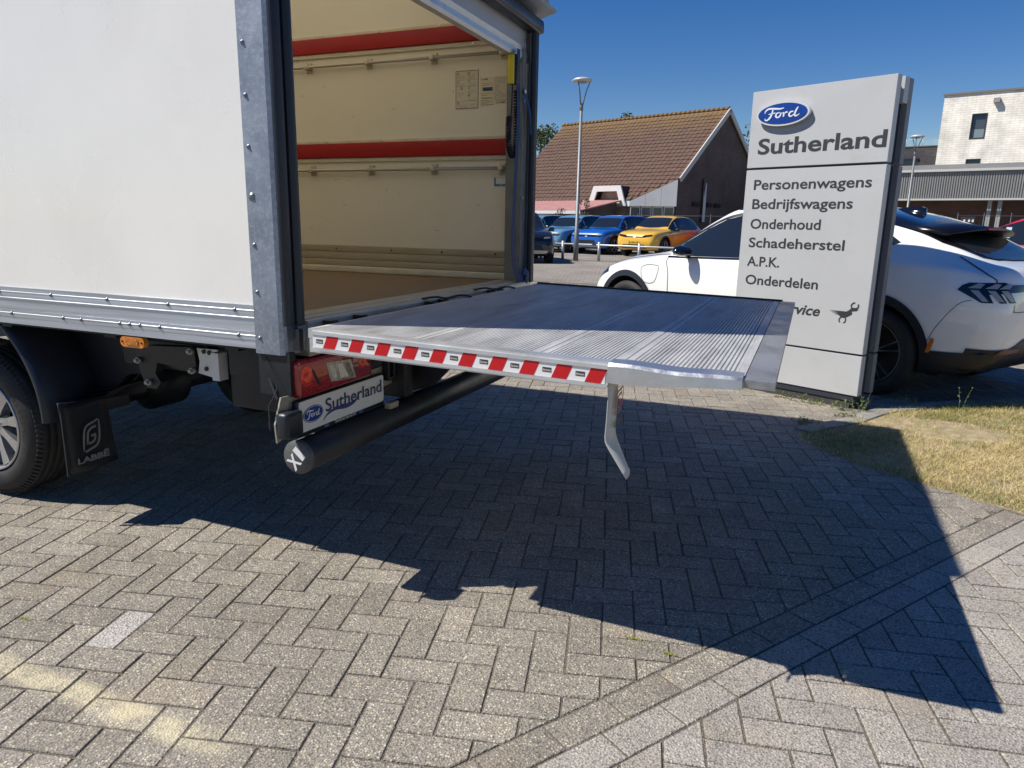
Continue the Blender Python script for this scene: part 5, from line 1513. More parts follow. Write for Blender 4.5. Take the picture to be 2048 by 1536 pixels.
# roof spoiler
sp = MB(); vs = []; prof = []
for k in range(13):
    y = -.58 + 1.16 * k / 12; e = 1 - (abs(y) / .58) ** 3 * .60
    drp = .050 * (y / .58) ** 2
    xt = -.26 - .17 * e
    vs += [(.06, y, 1.462 - drp), (-.14, y, 1.428 - drp), (xt, y, 1.388 - drp), (xt + .008, y, 1.374 - drp), (-.20, y, 1.345 - drp), (-.02, y, 1.39 - drp)]
fs = [(6 * k + j, 6 * k + (j + 1) % 6, 6 * k + 6 + (j + 1) % 6, 6 * k + 6 + j) for k in range(12) for j in range(6)] + [tuple(range(6))[::-1], tuple(72 + j for j in range(6))]
sp.add(vs, fs, True); spo = sp.build('roof_spoiler', mat('spoiler_black', (.006, .006, .008), .28), wc, local=True, fix=True)
mb = MB(); mb.box(-.442, -.431, -.15, .15, 1.372, 1.386); mb.build('brake_lamp', mat('brake_red', (.35, .01, .02), .3), wc, local=True)
# shark fin
mb = MB(); vs = []
zr_ = lambda x: CW.cast((x, 0, 4), (0, 0, -1))[0].z
for (x, w, z) in ((.42, .002, 1.553), (.36, .026, 1.570), (.28, .032, 1.590), (.20, .028, 1.602), (.165, .018, 1.600), (.160, .020, 1.598)):
    vs += [(x, w, zr_(x) - .004), (x, w * .45, zr_(x) + (z - 1.548) * 1.25), (x, -w * .45, zr_(x) + (z - 1.548) * 1.25), (x, -w, zr_(x) - .004)]
fs = [(4 * i + j, 4 * i + j + 1, 4 * i + 5 + j, 4 * i + 4 + j) for i in range(5) for j in range(3)] + [(20, 21, 22, 23)]
mb.add(vs, fs, True); mb.build('roof_aerial', M_['pblack'], wc, local=True, fix=True)
# tail lamp: dark base with three bars, on side and rear
def frm(a, dist=4):
    d = Vector((math.cos(a), math.sin(a), 0)); 
    return d
dg_ = R(128)   # seen from behind-left
Dv = Vector((math.cos(dg_), math.sin(dg_), 0)); Uv = Vector((-math.sin(dg_), math.cos(dg_), 0))
fo = (Dv * 3, Uv, Z_, -Dv)
def tl(pts): return pts
base_u = lambda x, y: Vector((x, y, 0)).dot(Uv)
lampbase = mat('lamp_smoke', (.004, .005, .008), .15, coat=.4)
lampbar = mat('lamp_bar', (.30, .31, .34), .3, coat=.5)
u_s = base_u(-.60, .86)   # forward end on the side
u_e = base_u(-.90, .36)   # on the rear
# u increases towards... sort so that a<b
def L2(t): return u_s + (u_e - u_s) * t
def lampp(pts, name, m, off): 
    CW.patch([(L2(t), z) for t, z in pts], name, m, wc, frame=fo, off=off, step=.04)
tlp = [(-.03, .930), (.02, .965), (.10, .985), (.52, .992), (.60, .975), (.98, .975), (.95, .925), (.60, .918), (.70, .845), (.60, .845), (.50, .912), (.46, .912), (.56, .845), (.46, .845), (.36, .905), (.32, .905), (.38, .845), (.24, .845), (.05, .905)]
lampp(tlp, 'tail_lamp', lampbase, .006)
for t0 in (.08, .27, .43):
    lampp([(t0, .945), (t0 + .12, .982), (t0 + .19, .978), (t0 + .14, .945)], 'lamp_bar', lampbar, .010)
    lampp([(t0 + .03, .932), (t0 + .12, .932), (t0 + .24, .855), (t0 + .17, .855)], 'lamp_bar', lampbar, .010)
# tailgate seams, bumper, plate
CW.patch([(-.86, .50), (-.86, .36), (-.5, .25), (.5, .25), (.86, .36), (.86, .50), (.60, .50), (.40, .56), (-.40, .56), (-.60, .50)], 'rear_bumper_trim', m_clad, wc, 'B', .010, .06)
CW.patch([(-.26, .60), (.26, .60), (.26, .70), (-.26, .70)][::-1], 'number_plate', mat('dark_plate', (.02, .03, .06), .3), wc, 'B', .012, .06)
CW.patch([(.44, .465), (.76, .465), (.70, .50), (.46, .50)], 'rear_reflector', mat('reflector_dark_red', (.10, .004, .008), .2), wc, 'B', .014, .05)
CW.strip([(-.48, 1.165), (-.60, 1.11), (-.72, 1.055), (-.79, 1.015), (-.805, .985)], .006, 'panel_gap', m_seam, wc, 'L', .003)
CW.strip([(.62, .83), (.63, .79), (.58, .775), (0, .775), (-.58, .775), (-.63, .79)], .006, 'panel_gap', m_seam, wc, 'B', .003)
CW.strip([(-.44, .50), (-.50, .64), (-.62, .82), (-.70, .86)], .005, 'panel_gap', m_seam, wc, 'L', .0022)
# body-side seams
CW.strip([(2.40, 1.04), (2.41, .98), (2.35, .85), (2.33, .6), (2.34, .36)], .009, 'panel_gap', m_seam, wc, 'L', .003)
CW.strip([(1.14, 1.05), (1.13, .8), (1.16, .36)], .009, 'panel_gap', m_seam, wc, 'L', .003)
CW.strip([(.28, 1.08), (.40, .90), (.56, .62), (.60, .36)], .009, 'panel_gap', m_seam, wc, 'L', .003)
CW.strip([(2.50, .915), (2.53, .93), (2.66, .935), (2.75, .91), (2.76, .86), (2.72, .77), (2.66, .735), (2.58, .735), (2.53, .765), (2.505, .84), (2.50, .915)], .006, 'charge_flap', m_seam, wc, 'L', .003)
CW.strip([(2.40, 1.06), (2.7, 1.035), (3.05, .985), (3.35, .915)], .008, 'panel_gap', m_seam, wc, 'L', .003)
CW.patch([(3.36, .815), (3.42, .875), (3.62, .80), (3.74, .70), (3.66, .715), (3.50, .765)][::-1], 'headlamp', lampbase, wc, 'L', .005, .04)
CW.patch([(3.42, .83), (3.60, .775), (3.68, .735), (3.60, .79)], 'headlamp_bar', mat('lamp_lens', (.30, .34, .38), .15), wc, 'L', .008, .04)
CW.patch([(-.55, .30), (.55, .30), (.50, .48), (-.50, .48)][::-1], 'front_intake', m_clad, wc, 'F', .006, .08)
for vw, x in (('L', -.52),): CW.patch([(-.445, .435), (-.475, .435), (-.50, .52), (-.50, .55), (-.475, .55)], 'side_marker', mat('marker_orange', (.55, .16, .02), .3), wc, vw, .018, .04)
# mirror
mb = MB(); bm = bmesh.new(); bmesh.ops.create_uvsphere(bm, u_segments=20, v_segments=12, radius=1)
for v in bm.verts:
    x, y, z = v.co; 
    v.co = Vector((2.06 + x * .085 + (abs(x) < 1) * 0, 1.015 + y * .125, 1.100 + z * .062 + x * .02)) if z > -.35 else Vector((2.06 + x * .08, 1.015 + y * .118, 1.100 + z * .050))
mb.frombm(bm, True); mr_ = mb.build('mirror', M_['pblack'], wc, local=True)
mb = MB(); mb.tube([(2.12, .86, 1.05), (2.10, .92, 1.055), (2.08, .97, 1.075)], [.030, .028, .03], 8, flat=(.6, 1)); mb.build('mirror_stalk', M_['pblack'], mr_, local=True)
# interior hints: steering wheel and seat seen through glass are dark; skip

# ---------------- generic crossovers in the lot
tabS = dict(  # boxy SUV
    zt=([-.86, -.84, -.78, -.62, -.35, .2, .9, 1.5, 1.75, 2.05, 2.25, 2.4, 2.8, 3.2, 3.42, 3.52, 3.56], [.9, 1.10, 1.28, 1.48, 1.585, 1.63, 1.63, 1.58, 1.48, 1.24, 1.12, 1.07, 1.04, .99, .90, .76, .62]),
    zs=([-.86, -.78, -.3, .8, 2.0, 2.4, 2.8, 3.2, 3.42, 3.56], [.80, .98, 1.02, 1.0, .99, .99, .96, .90, .82, .58]),
    zb=([-.86, -.8, -.5, .5, 2.5, 3.1, 3.4, 3.56], [.50, .36, .25, .22, .22, .22, .26, .38]),
    wm=([-.86, -.8, -.5, 0, 1.5, 2.77, 3.1, 3.35, 3.48, 3.56], [.74, .84, .91, .935, .92, .935, .91, .85, .78, .66]),
    ws=([-.86, -.8, -.5, 0, 1.5, 2.77, 3.1, 3.35, 3.48, 3.56], [.70, .79, .85, .865, .86, .87, .85, .79, .72, .60]),
    wr=([-.86, -.8, -.5, 0, 1.5, 2.1, 2.5, 3.1, 3.4, 3.56], [.58, .63, .63, .64, .64, .70, .76, .76, .70, .52]),
    dr=([-.86, -.3, 1.3, 2.2, 3.0, 3.56], [.03, .05, .045, .04, .03, .02]))
tabC = dict(tabS); tabC['zt'] = ([-.90, -.87, -.80, -.55, -.1, .6, 1.3, 1.6, 1.9, 2.2, 2.4, 2.8, 3.25, 3.5, 3.58, 3.62], [.9, 1.03, 1.12, 1.30, 1.50, 1.61, 1.61, 1.54, 1.40, 1.20, 1.09, 1.05, .98, .88, .76, .62])
for k in ('zs', 'zb', 'wm', 'ws', 'wr', 'dr'):
    a, b_ = tabS[k]; tabC[k] = ([v if 0 <= v <= 2.9 else (v - .04 if v < 0 else v + .06) for v in a], b_)
CS = Car(tabS, 2.767, .36, .915, 70); CC = Car(tabC, 2.767, .36, .915, 70)
m_hlamp = mat('headlamp_clear', (.28, .32, .36), .12, coat=1.0)
m_chin = mat('chin_silver', (.45, .46, .47), .35, .6)
def paint(name, col): return mat(name, col, .25, coat=1.0)
def make_suv(C, name, col_m, style):
    o = empty(name, (0, 0, 0))
    C.body('body', [col_m, m_bd], o, arch=.40, zc=.37)
    for x in (0, 2.767):
        for sg in (1, -1): car_wheel(o, x, sg, .36, .915, .25, 5, mat('rim_machined', (.45, .45, .46), .3, .8), twin=False)
    for vw in ('L', 'R'):
        if style == 'suv':
            C.patch([(-.50, 1.06), (2.2, 1.03), (2.28, 1.08), (2.02, 1.24), (1.75, 1.45), (1.45, 1.54), (.8, 1.575), (-.2, 1.55), (-.45, 1.45), (-.60, 1.20)], 'side_window', M_['glass'], o, vw, .005, .1)
            C.strip([(.95, 1.02), (.95, 1.3), (.95, 1.58)], .09, 'pillar_trim', M_['pblack'], o, vw, .008, 2)
        else:
            C.patch([(-.25, 1.12), (.0, 1.06), (2.2, 1.03), (2.3, 1.08), (2.1, 1.22), (1.85, 1.38), (1.5, 1.50), (.8, 1.55), (.2, 1.50), (-.10, 1.40), (-.30, 1.24)], 'side_window', M_['glass'], o, vw, .005, .1)
            C.strip([(1.05, 1.02), (1.05, 1.3), (1.05, 1.55)], .07, 'pillar_trim', M_['pblack'], o, vw, .008, 2)
        for x in (0, 2.767): C.patch(ring(x, .37, .395, .455, R(-10), R(190), 20), 'arch_trim', m_clad, o, vw, .012, .12)
        C.patch([(.40, .23), (2.36, .23), (2.33, .36), (.43, .36)], 'sill_trim', m_clad, o, vw, .010, .4)
        C.strip([(2.24, .98), (2.22, .7), (2.25, .38)], .010, 'panel_gap', m_seam, o, vw, .004, 3)
        C.strip([(.98, 1.0), (.97, .7), (1.0, .38)], .010, 'panel_gap', m_seam, o, vw, .004, 3)
        sg = 1 if vw == 'L' else -1
        mb = MB(); mb.box(1.93, 2.07, sg * 1.02 - .09, sg * 1.02 + .09, .99, 1.12, bev=.04); mb.box(1.98, 2.02, min(sg * .86, sg * .95), max(sg * .86, sg * .95), 1.0, 1.04); mb.build('mirror', M_['pblack'], o, local=True)
    C.patch([(1.72 if style == 'suv' else 1.62, -.60), (2.20, -.70), (2.30, -.3), (2.32, 0), (2.30, .3), (2.20, .70), (1.72 if style == 'suv' else 1.62, .60)], 'windscreen', M_['glass'], o, 'T', .006, .1)
    if style == 'suv':
        C.patch([(-.70, .72), (.70, .72), (.74, .80), (.66, .855), (.40, .80), (-.40, .80), (-.66, .855), (-.74, .80)], 'lamp_band', lampbase, o, 'F', .006, .06)
        for sg in (1, -1):
            C.patch([(sg * .50, .775), (sg * .70, .775), (sg * .74, .83), (sg * .66, .845), (sg * .52, .815)][::sg], 'headlamp', mat('headlamp_grey', (.16, .19, .22), .5, spec=.3), o, 'F', .010, .06)
        C.patch([(-.50, .44), (.50, .44), (.42, .585), (-.42, .585)], 'front_intake', m_clad, o, 'F', .006, .08)
        C.patch([(-.60, .33), (.60, .33), (.64, .42), (-.64, .42)], 'chin_plate', m_chin, o, 'F', .012, .08)
        C.patch([(-.055, .705), (.055, .705), (.055, .745), (-.055, .745)], 'badge', M_['steel'], o, 'F', .012, .06)
    else:
        C.patch([(-.74, .80), (-.45, .745), (.45, .745), (.74, .80), (.72, .865), (.42, .835), (.30, .79), (-.30, .79), (-.42, .835), (-.72, .865)], 'lamp_band', mat('band_dark', (.008, .008, .009), .75, spec=.15), o, 'F', .006, .06)
        C.patch([(-.05, .755), (.05, .755), (.05, .785), (-.05, .785)], 'badge', M_['steel'], o, 'F', .012, .06)
        C.patch([(-.55, .33), (.55, .33), (.48, .47), (-.48, .47)], 'front_intake', m_clad, o, 'F', .006, .08)
    if style == 'suv':
        mb = MB(); mb.box(1.30, 1.302, .40, .62, 1.10, 1.36)
        C.patch([(1.62, 1.16), (1.72, 1.16), (1.74, 1.38), (1.64, 1.38)], 'window_paper', mat('window_paper', (.30, .40, .46), .6), o, 'L', .009, .1)
    else:
        C.patch([(1.66, 1.16), (1.76, 1.16), (1.78, 1.36), (1.68, 1.36)], 'window_paper', mat('window_paper', (.30, .40, .46), .6), o, 'L', .009, .1)
    return o
def copy_tree(o, parent=None, sw=None):
    c = o.copy(); COL.objects.link(c); c.parent = parent
    if sw and c.type == 'MESH' and c.name.startswith('body'):
        c.material_slots[0].link = 'OBJECT'; c.material_slots[0].material = sw
    for ch in list(o.children): copy_tree(ch, c, sw)
    return c
HD = R(-107)
def put(o, wx, wy, head=HD, L=2.767, yw=.915):
    c, s_ = math.cos(head), math.sin(head)
    o.location = (wx - (L * c - yw * s_), wy - (L * s_ + yw * c), .13); o.rotation_euler = (0, 0, head)
p_lb = paint('paint_light_blue', (.115, .26, .40)); p_bl = paint('paint_blue', (.008, .10, .42)); p_ye = paint('paint_yellow', (.72, .42, .035)); p_rd = paint('paint_red', (.45, .012, .03))
suv = make_suv(CS, 'parked_car', p_lb, 'suv'); put(suv, -9.55, 29.9)
tag(suv, 'light blue boxy SUV between the lamp post and the truck', 'car', 'cars parked in the row across the lot')
c2 = copy_tree(suv); put(c2, -7.51, 29.25)
for ch in c2.children:
    if ch.name.startswith('body'): ch.material_slots[0].link = 'OBJECT'; ch.material_slots[0].material = p_bl
tag(c2, 'deep blue boxy SUV directly right of the lamp post', 'car', 'cars parked in the row across the lot')
c3 = copy_tree(suv); put(c3, -11.65, 30.6); tag(c3, 'light blue SUV half hidden by the rear post of the truck', 'car', 'cars parked in the row across the lot')
cy = make_suv(CC, 'parked_car', p_ye, 'coupe'); put(cy, -5.30, 28.54); tag(cy, 'bright yellow crossover with black lamp band in the row', 'car', 'cars parked in the row across the lot')
npm = MB(); 
for ch in cy.children: pass
CC.patch([(-.26, .50), (.26, .50), (.26, .61), (-.26, .61)], 'number_plate', mat('plate_yellow', (.75, .48, .03), .4), cy, 'F', .014, .08)
mb = MB(); text_into(mb, 'Z-194-VZ', (3.64, -.22, .525), Y_, Z_, width=.44, cap=.065, bold=.02); mb.build('lettering', M_['letter_dark'], cy, local=True)
c5 = copy_tree(cy, None, p_rd); put(c5, -2.6, 30.3); tag(c5, 'red crossover with pale roof behind the bonnet of the white car', 'car', 'cars parked in the row across the lot')
for ch in list(c5.children):
    if ch.name.startswith('number_plate') or ch.name.startswith('lettering'): bpy.data.objects.remove(ch)
c6 = copy_tree(c5, None); c6.rotation_euler = (0, 0, R(146)); c6.location = (5.3, 16.1, .05); tag(c6, 'red crossover whose roof shows at the right edge beyond the white car', 'car')
blk = paint('paint_black', (.012, .013, .016))
c7 = copy_tree(suv); 
for ch in c7.children:
    if ch.name.startswith('body'): ch.material_slots[0].link = 'OBJECT'; ch.material_slots[0].material = blk
c7.rotation_euler = (0, 0, R(-60)); c7.location = (-9.75, 23.6, .10); tag(c7, 'black car whose front just shows past the truck post', 'car')

# ================================================================== LAMPS, BARRIER
def lamp_post(x, y, h, label):
    o = empty('street_lamp', (x, y, 0)); tag(o, label, 'street lamp', 'street lamps of the car park')
    gm = mat('lamp_galv', (.20, .21, .22), .5, .4, var=.1, vscale=6)
    mb = MB(); mb.tube([(0, 0, 0), (0, 0, 1.1), (0, 0, 1.12), (0, 0, h - .95)], [.085, .080, .062, .048], 14); mb.build('post', gm, o, local=True)
    mb = MB(); mb.lathe([(h - 1.0, .03), (h - .98, .062), (h - .80, .058), (h - .78, .03)], (0, 0, 0), 'Z', 16); mb.build('collar', gm, o, local=True)
    for k in range(3):
        a = 2 * math.pi * k / 3 + .25; c, s_ = math.cos(a), math.sin(a)
        mb = MB(); mb.tube([(c * .03, s_ * .03, h - .88), (c * .14, s_ * .14, h - .42), (c * .25, s_ * .25, h - .13)], [.022, .018, .016], 8); mb.build('arm', gm, o, local=True)
    mb = MB(); mb.lathe([(h - .13, .001), (h - .14, .20), (h - .12, .315), (h - .09, .33), (h - .04, .26), (h - .015, .18), (h, .001)], (0, 0, 0), 'Z', 28); mb.build('lamp_shade', mat('shade_grey', (.55, .54, .50), .4, .2), o, local=True)
    mb = MB(); mb.lathe([(h - .18, .001), (h - .175, .10), (h - .145, .14)], (0, 0, 0), 'Z', 20); mb.build('lens', mat('lamp_lens', (.30, .34, .38), .15), o, local=True)
    return o
lamp_post(-7.28, 23.24, 5.90, 'grey street lamp in front of the row of parked cars')
lamp_post(4.30, 41.6, 5.95, 'grey street lamp in front of the ribbed canopy building')
bar = empty('barrier_rail', (-7.17, 23.6, .12)); tag(bar, 'low galvanised tube barrier in front of the parked cars', 'barrier')
bm_ = mat('barrier_galv', (.42, .44, .45), .45, .55, var=.1, vscale=6)
bd = Vector((-7.217 + 8.779, 25.872 - 26.343, 0)).normalized()
p0 = Vector((-7.97, 23.92, .10))
pz_ = [-.95, 0.0, 1.48, 3.0, 4.5, 6.0, 7.6, -2.5, -4.0]
for t in pz_:
    p = p0 + bd * t; MB().cyl(p, p + Vector((0, 0, .66)), .050, 12).build('post', bm_, bar)
MB().cyl(p0 + bd * -4.4 + Z_ * .56, p0 + bd * 8.4 + Z_ * .56, .032, 10).build('rail', bm_, bar)

# ================================================================== HOUSE
hc = Vector((-6.715, 39.17, 0)); he = Vector((-.9327, .3607, 0)); hn = Vector((.3607, .9327, 0))
def H(a, b_, z): return hc + he * a + hn * b_ + Vector((0, 0, z))
house = empty('house', tuple(H(6, 4.8, 0))); tag(house, 'large house with steep brown tiled roof and dark brick gable', 'house')
def HB(mb, name, m, parent=house, **k): return mb.build(name, m, parent, **k)
def brick_wall(name, c1, c2, mort, bw=.21, bh=.0625, scale=1.0, msz=.01, bump=.4):
    if name in MATS: return MATS[name]
    m = bpy.data.materials.new(name); m.use_nodes = True; nt = m.node_tree; N, L = nt.nodes, nt.links; b = N['Principled BSDF']; b.inputs['Roughness'].default_value = .9
    geo = N.new('ShaderNodeNewGeometry')
    # vertical brick coordinates: along the wall = dot with horizontal tangent
    cr = N.new('ShaderNodeVectorMath'); cr.operation = 'CROSS_PRODUCT'; L.new(geo.outputs['True Normal'], cr.inputs[0]); cr.inputs[1].default_value = (0, 0, 1)
    dt = N.new('ShaderNodeVectorMath'); dt.operation = 'DOT_PRODUCT'; L.new(geo.outputs['Position'], dt.inputs[0]); L.new(cr.outputs[0], dt.inputs[1])
    sp = N.new('ShaderNodeSeparateXYZ'); L.new(geo.outputs['Position'], sp.inputs[0])
    cb = N.new('ShaderNodeCombineXYZ'); L.new(dt.outputs['Value'], cb.inputs[0]); L.new(sp.outputs[2], cb.inputs[1])
    br = N.new('ShaderNodeTexBrick'); br.inputs['Scale'].default_value = scale; br.inputs['Brick Width'].default_value = bw; br.inputs['Row Height'].default_value = bh; br.inputs['Mortar Size'].default_value = msz
    br.inputs['Color1'].default_value = (*c1, 1); br.inputs['Color2'].default_value = (*c2, 1); br.inputs['Mortar'].default_value = (*mort, 1)
    L.new(cb.outputs[0], br.inputs['Vector'])
    n = N.new('ShaderNodeTexNoise'); n.inputs['Scale'].default_value = 1.2; n.inputs['Detail'].default_value = 7; L.new(geo.outputs['Position'], n.inputs['Vector'])
    r = N.new('ShaderNodeMapRange'); r.inputs['From Min'].default_value = .3; r.inputs['From Max'].default_value = .7; r.inputs['To Min'].default_value = .8; r.inputs['To Max'].default_value = 1.2; L.new(n.outputs['Fac'], r.inputs['Value'])
    s_ = N.new('ShaderNodeVectorMath'); s_.operation = 'SCALE'; L.new(br.outputs['Color'], s_.inputs[0]); L.new(r.outputs[0], s_.inputs['Scale'])
    L.new(s_.outputs[0], b.inputs['Base Color'])
    bp = N.new('ShaderNodeBump'); bp.inputs['Strength'].default_value = bump; bp.inputs['Distance'].default_value = .02; bp.invert = True; L.new(br.outputs['Fac'], bp.inputs['Height']); L.new(bp.outputs[0], b.inputs['Normal'])
    MATS[name] = m; return m
m_hb = brick_wall('dark_brick', (.075, .052, .045), (.12, .075, .06), (.13, .12, .11))
m_pb = brick_wall('pink_brick', (.36, .21, .15), (.48, .30, .22), (.45, .40, .34))
white_w = mat('white_board', (.66, .66, .64), .6, var=.05, vscale=2)
AZ, APX, APZ = 3.79, 4.83, 7.82
sl1 = (APZ - AZ) / APX; eb = -1.35; ez = AZ + eb * sl1
sl2 = .778; eb2 = APX + (APZ - 2.7) / sl2
# walls
w = MB()
w.sheet([H(.12, 0, 0), H(.12, eb2 - .3, 0), H(.12, eb2 - .3, 2.9), H(.12, APX, APZ - .1), H(.12, 0, AZ - .1)][::-1]); HB(w, 'gable_wall', m_hb)
w = MB(); w.sheet([H(2.17, -1.0, 0), H(11.9, -1.0, 0), H(11.9, -1.0, 2.45), H(2.17, -1.0, 2.45)]); HB(w, 'front_wall', m_pb)
w = MB(); w.sheet([H(11.9, -1.0, 0), H(11.9, eb2 - .3, 0), H(11.9, eb2 - .3, 2.9), H(11.9, APX, APZ - .1), H(11.9, -1, 2.8)]); w.sheet([H(0, eb2 - .3, 0), H(11.9, eb2 - .3, 0), H(11.9, eb2 - .3, 2.9), H(0, eb2 - .3, 2.9)]); HB(w, 'rear_wall', m_hb)
# chamfered corner with white boards over windows
A0, A1_ = H(2.17, eb, 0), H(.10, -.02, 0)
cd = (A1_ - A0); cl_ = cd.length; cd.normalize(); cn = Vector((cd.y, -cd.x, 0)); 
if cn.dot(Vector((0, -1, 0))) < 0: cn = -cn
def CP(t, z, off=0): return A0 + cd * (t * cl_) + cn * off + Vector((0, 0, z))
for k in range(3):
    t0, t1 = k / 3 + .002, (k + 1) / 3 - .002
    zz = lambda t: ez + (AZ - ez) * t - .06
    mb = MB(); mb.add([CP(t0, 2.36, .13), CP(t1, 2.36, .13), CP(t1, zz(t1), .13), CP(t0, zz(t0), .13), CP(t0, 2.36, 0), CP(t1, 2.36, 0), CP(t1, zz(t1), 0), CP(t0, zz(t0), 0)], [(0, 1, 2, 3), (4, 7, 6, 5), (0, 4, 5, 1), (1, 5, 6, 2), (2, 6, 7, 3), (3, 7, 4, 0)])
    HB(mb, 'white_panel', white_w, fix=True)
wfr = mat('frame_white', (.62, .63, .62), .5)
for k in range(4):
    t0, t1 = .02 + k * .24, .02 + k * .24 + .22
    fr = MB()
    for (a, b_, c, d) in ((t0, t1, .4, .47), (t0, t1, 2.28, 2.36), (t0, t0 + .02, .47, 2.28), (t1 - .02, t1, .47, 2.28)):
        fr.add([CP(a, c, .0), CP(b_, c, .0), CP(b_, d, .0), CP(a, d, .0), CP(a, c, -.06), CP(b_, c, -.06), CP(b_, d, -.06), CP(a, d, -.06)], [(0, 1, 2, 3), (4, 7, 6, 5), (0, 4, 5, 1), (1, 5, 6, 2), (2, 6, 7, 3), (3, 7, 4, 0)])
    win = HB(fr, 'window', wfr, fix=True)
    g_ = MB(); g_.sheet([CP(t0 + .02, .47, -.03), CP(t1 - .02, .47, -.03), CP(t1 - .02, 2.28, -.03), CP(t0 + .02, 2.28, -.03)]); HB(g_, 'pane', mat('house_glass', (.06, .075, .09), .08, spec=.8), win)
mb = MB(); mb.sheet([CP(0, 0, -.02), CP(1, 0, -.02), CP(1, .4, -.02), CP(0, .4, -.02)]); mb.sheet([CP(0, .4, -.3), CP(1, .4, -.3), CP(1, 2.4, -.3), CP(0, 2.4, -.3)]); HB(mb, 'plinth', m_pb)
# eave fascia
mb = MB(); mb.add([H(2.17, eb, 2.34), H(12.1, eb, 2.34), H(12.1, eb, 2.66), H(2.17, eb, 2.66), H(2.17, -.98, 2.34), H(12.1, -.98, 2.34), H(12.1, -.98, 2.72), H(2.17, -.98, 2.72)], [(0, 1, 2, 3), (4, 7, 6, 5), (0, 4, 5, 1), (1, 5, 6, 2), (2, 6, 7, 3), (3, 7, 4, 0)]); HB(mb, 'eave_board', white_w, fix=True)
# roof: real tile relief, rows of pantiles
def roof_tiles(mb, O, U, V, Nn, a0, a1, b0, b1, inside, tw=.30, th=.34):
    na = int((a1 - a0) / tw); nb = int((b1 - b0) / th)
    for j in range(nb):
        for i in range(na):
            a = a0 + i * tw; b_ = b0 + j * th
            if not inside(a + tw / 2, b_ + th / 2): continue
            dz = random.uniform(-.006, .006)
            vs = []
            for (bb, hh) in ((b_ - .02, .050 + dz), (b_ + th, .014 + dz)):
                for (aa, ha) in ((0, 0), (.10, .028), (.5, -.012), (.82, .0), (1.0, .022)):
                    vs.append(O + U * (a + aa * tw) + V * bb + Nn * (hh + ha))
            for aa in (0, 1.0): vs.append(O + U * (a + aa * tw) + V * (b_ - .02))
            mb.add(vs, [(0, 1, 6, 5), (1, 2, 7, 6), (2, 3, 8, 7), (3, 4, 9, 8), (10, 11, 4, 3, 2, 1, 0)])
m_tile = mat('roof_tile', (.122, .070, .052), .85, var=.28, vscale=5, dirt=((.12, .09, .06), 1.1, .45, .75, .5))
# lichen towards the ridge is a stain with its own shape
nt = m_tile.node_tree; bs = nt.nodes['Principled BSDF']; src = bs.inputs['Base Color'].links[0].from_socket
geo = nt.nodes.new('ShaderNodeNewGeometry'); sx = nt.nodes.new('ShaderNodeSeparateXYZ'); nt.links.new(geo.outputs['Position'], sx.inputs[0])
nz = nt.nodes.new('ShaderNodeTexNoise'); nz.inputs['Scale'].default_value = 1.3; nz.inputs['Detail'].default_value = 6; nt.links.new(geo.outputs['Position'], nz.inputs['Vector'])
ma = nt.nodes.new('ShaderNodeMath'); ma.operation = 'MULTIPLY_ADD'; nt.links.new(nz.outputs['Fac'], ma.inputs[0]); ma.inputs[1].default_value = 2.2; nt.links.new(sx.outputs[2], ma.inputs[2])
mr_n = nt.nodes.new('ShaderNodeMapRange'); mr_n.inputs['From Min'].default_value = 7.4; mr_n.inputs['From Max'].default_value = 8.9; mr_n.inputs['To Max'].default_value = .70; nt.links.new(ma.outputs[0], mr_n.inputs['Value'])
mxn = nt.nodes.new('ShaderNodeMix'); mxn.data_type = 'RGBA'; nt.links.new(mr_n.outputs[0], mxn.inputs[0]); nt.links.new(src, mxn.inputs[6]); mxn.inputs[7].default_value = (.20, .125, .045, 1); nt.links.new(mxn.outputs[2], bs.inputs['Base Color'])
sv = Vector((hn.x, hn.y, sl1)); sv_len = sv.length; Vr = sv.normalized(); Ur = he; Nr = Vr.cross(Ur)
if Nr.z < 0: Nr = -Nr
Or = H(0, eb, ez); Ls = (APX - eb) * sv_len
tc_ = (0 - eb) * sv_len   # slope distance of C
def ins(a, b_):
    if a < 0 or a > 12.05: return False
    if b_ < tc_ + .2 and a < 2.17 * (1 - b_ / tc_) + .24: return False
    if 2.55 < a < 4.75 and b_ < 1.02: return False
    return True
rt = MB()
dorm = [(2.17, 0), (2.45, 0), (2.75, 1.0), (4.55, 1.0), (4.85, 0), (12.1, 0), (12.1, Ls), (-.05, Ls), (-.05, tc_)]
rt.prism(dorm, (Or, Ur, Vr, Nr), -.12, 0)
rbase = HB(rt, 'roof', m_tile, fix=True)
tiles = MB(); roof_tiles(tiles, Or, Ur, Vr, Nr, 0, 12.1, 0, Ls, ins)
tag(HB(tiles, 'roof_tile', m_tile, rbase), kind='stuff')
v2 = Vector((-hn.x, -hn.y, sl2)).normalized(); n2_ = v2.cross(Ur); n2_ = -n2_ if n2_.z < 0 else n2_
r2 = MB(); r2.prism([(-.05, 0), (12.1, 0), (12.1, (eb2 - APX) * math.hypot(1, sl2)), (-.05, (eb2 - APX) * math.hypot(1, sl2))], (H(0, eb2, 2.7), Ur, v2, n2_), -.10, .03); HB(r2, 'roof', m_tile, fix=True)
for k in range(40):
    a = k * .305; mb = MB(); p = H(a, APX, APZ + .03); mb.tube([p, p + he * .31], [.115, .095], 8); 
    if a < 12: HB(mb, 'ridge_tile', m_tile)
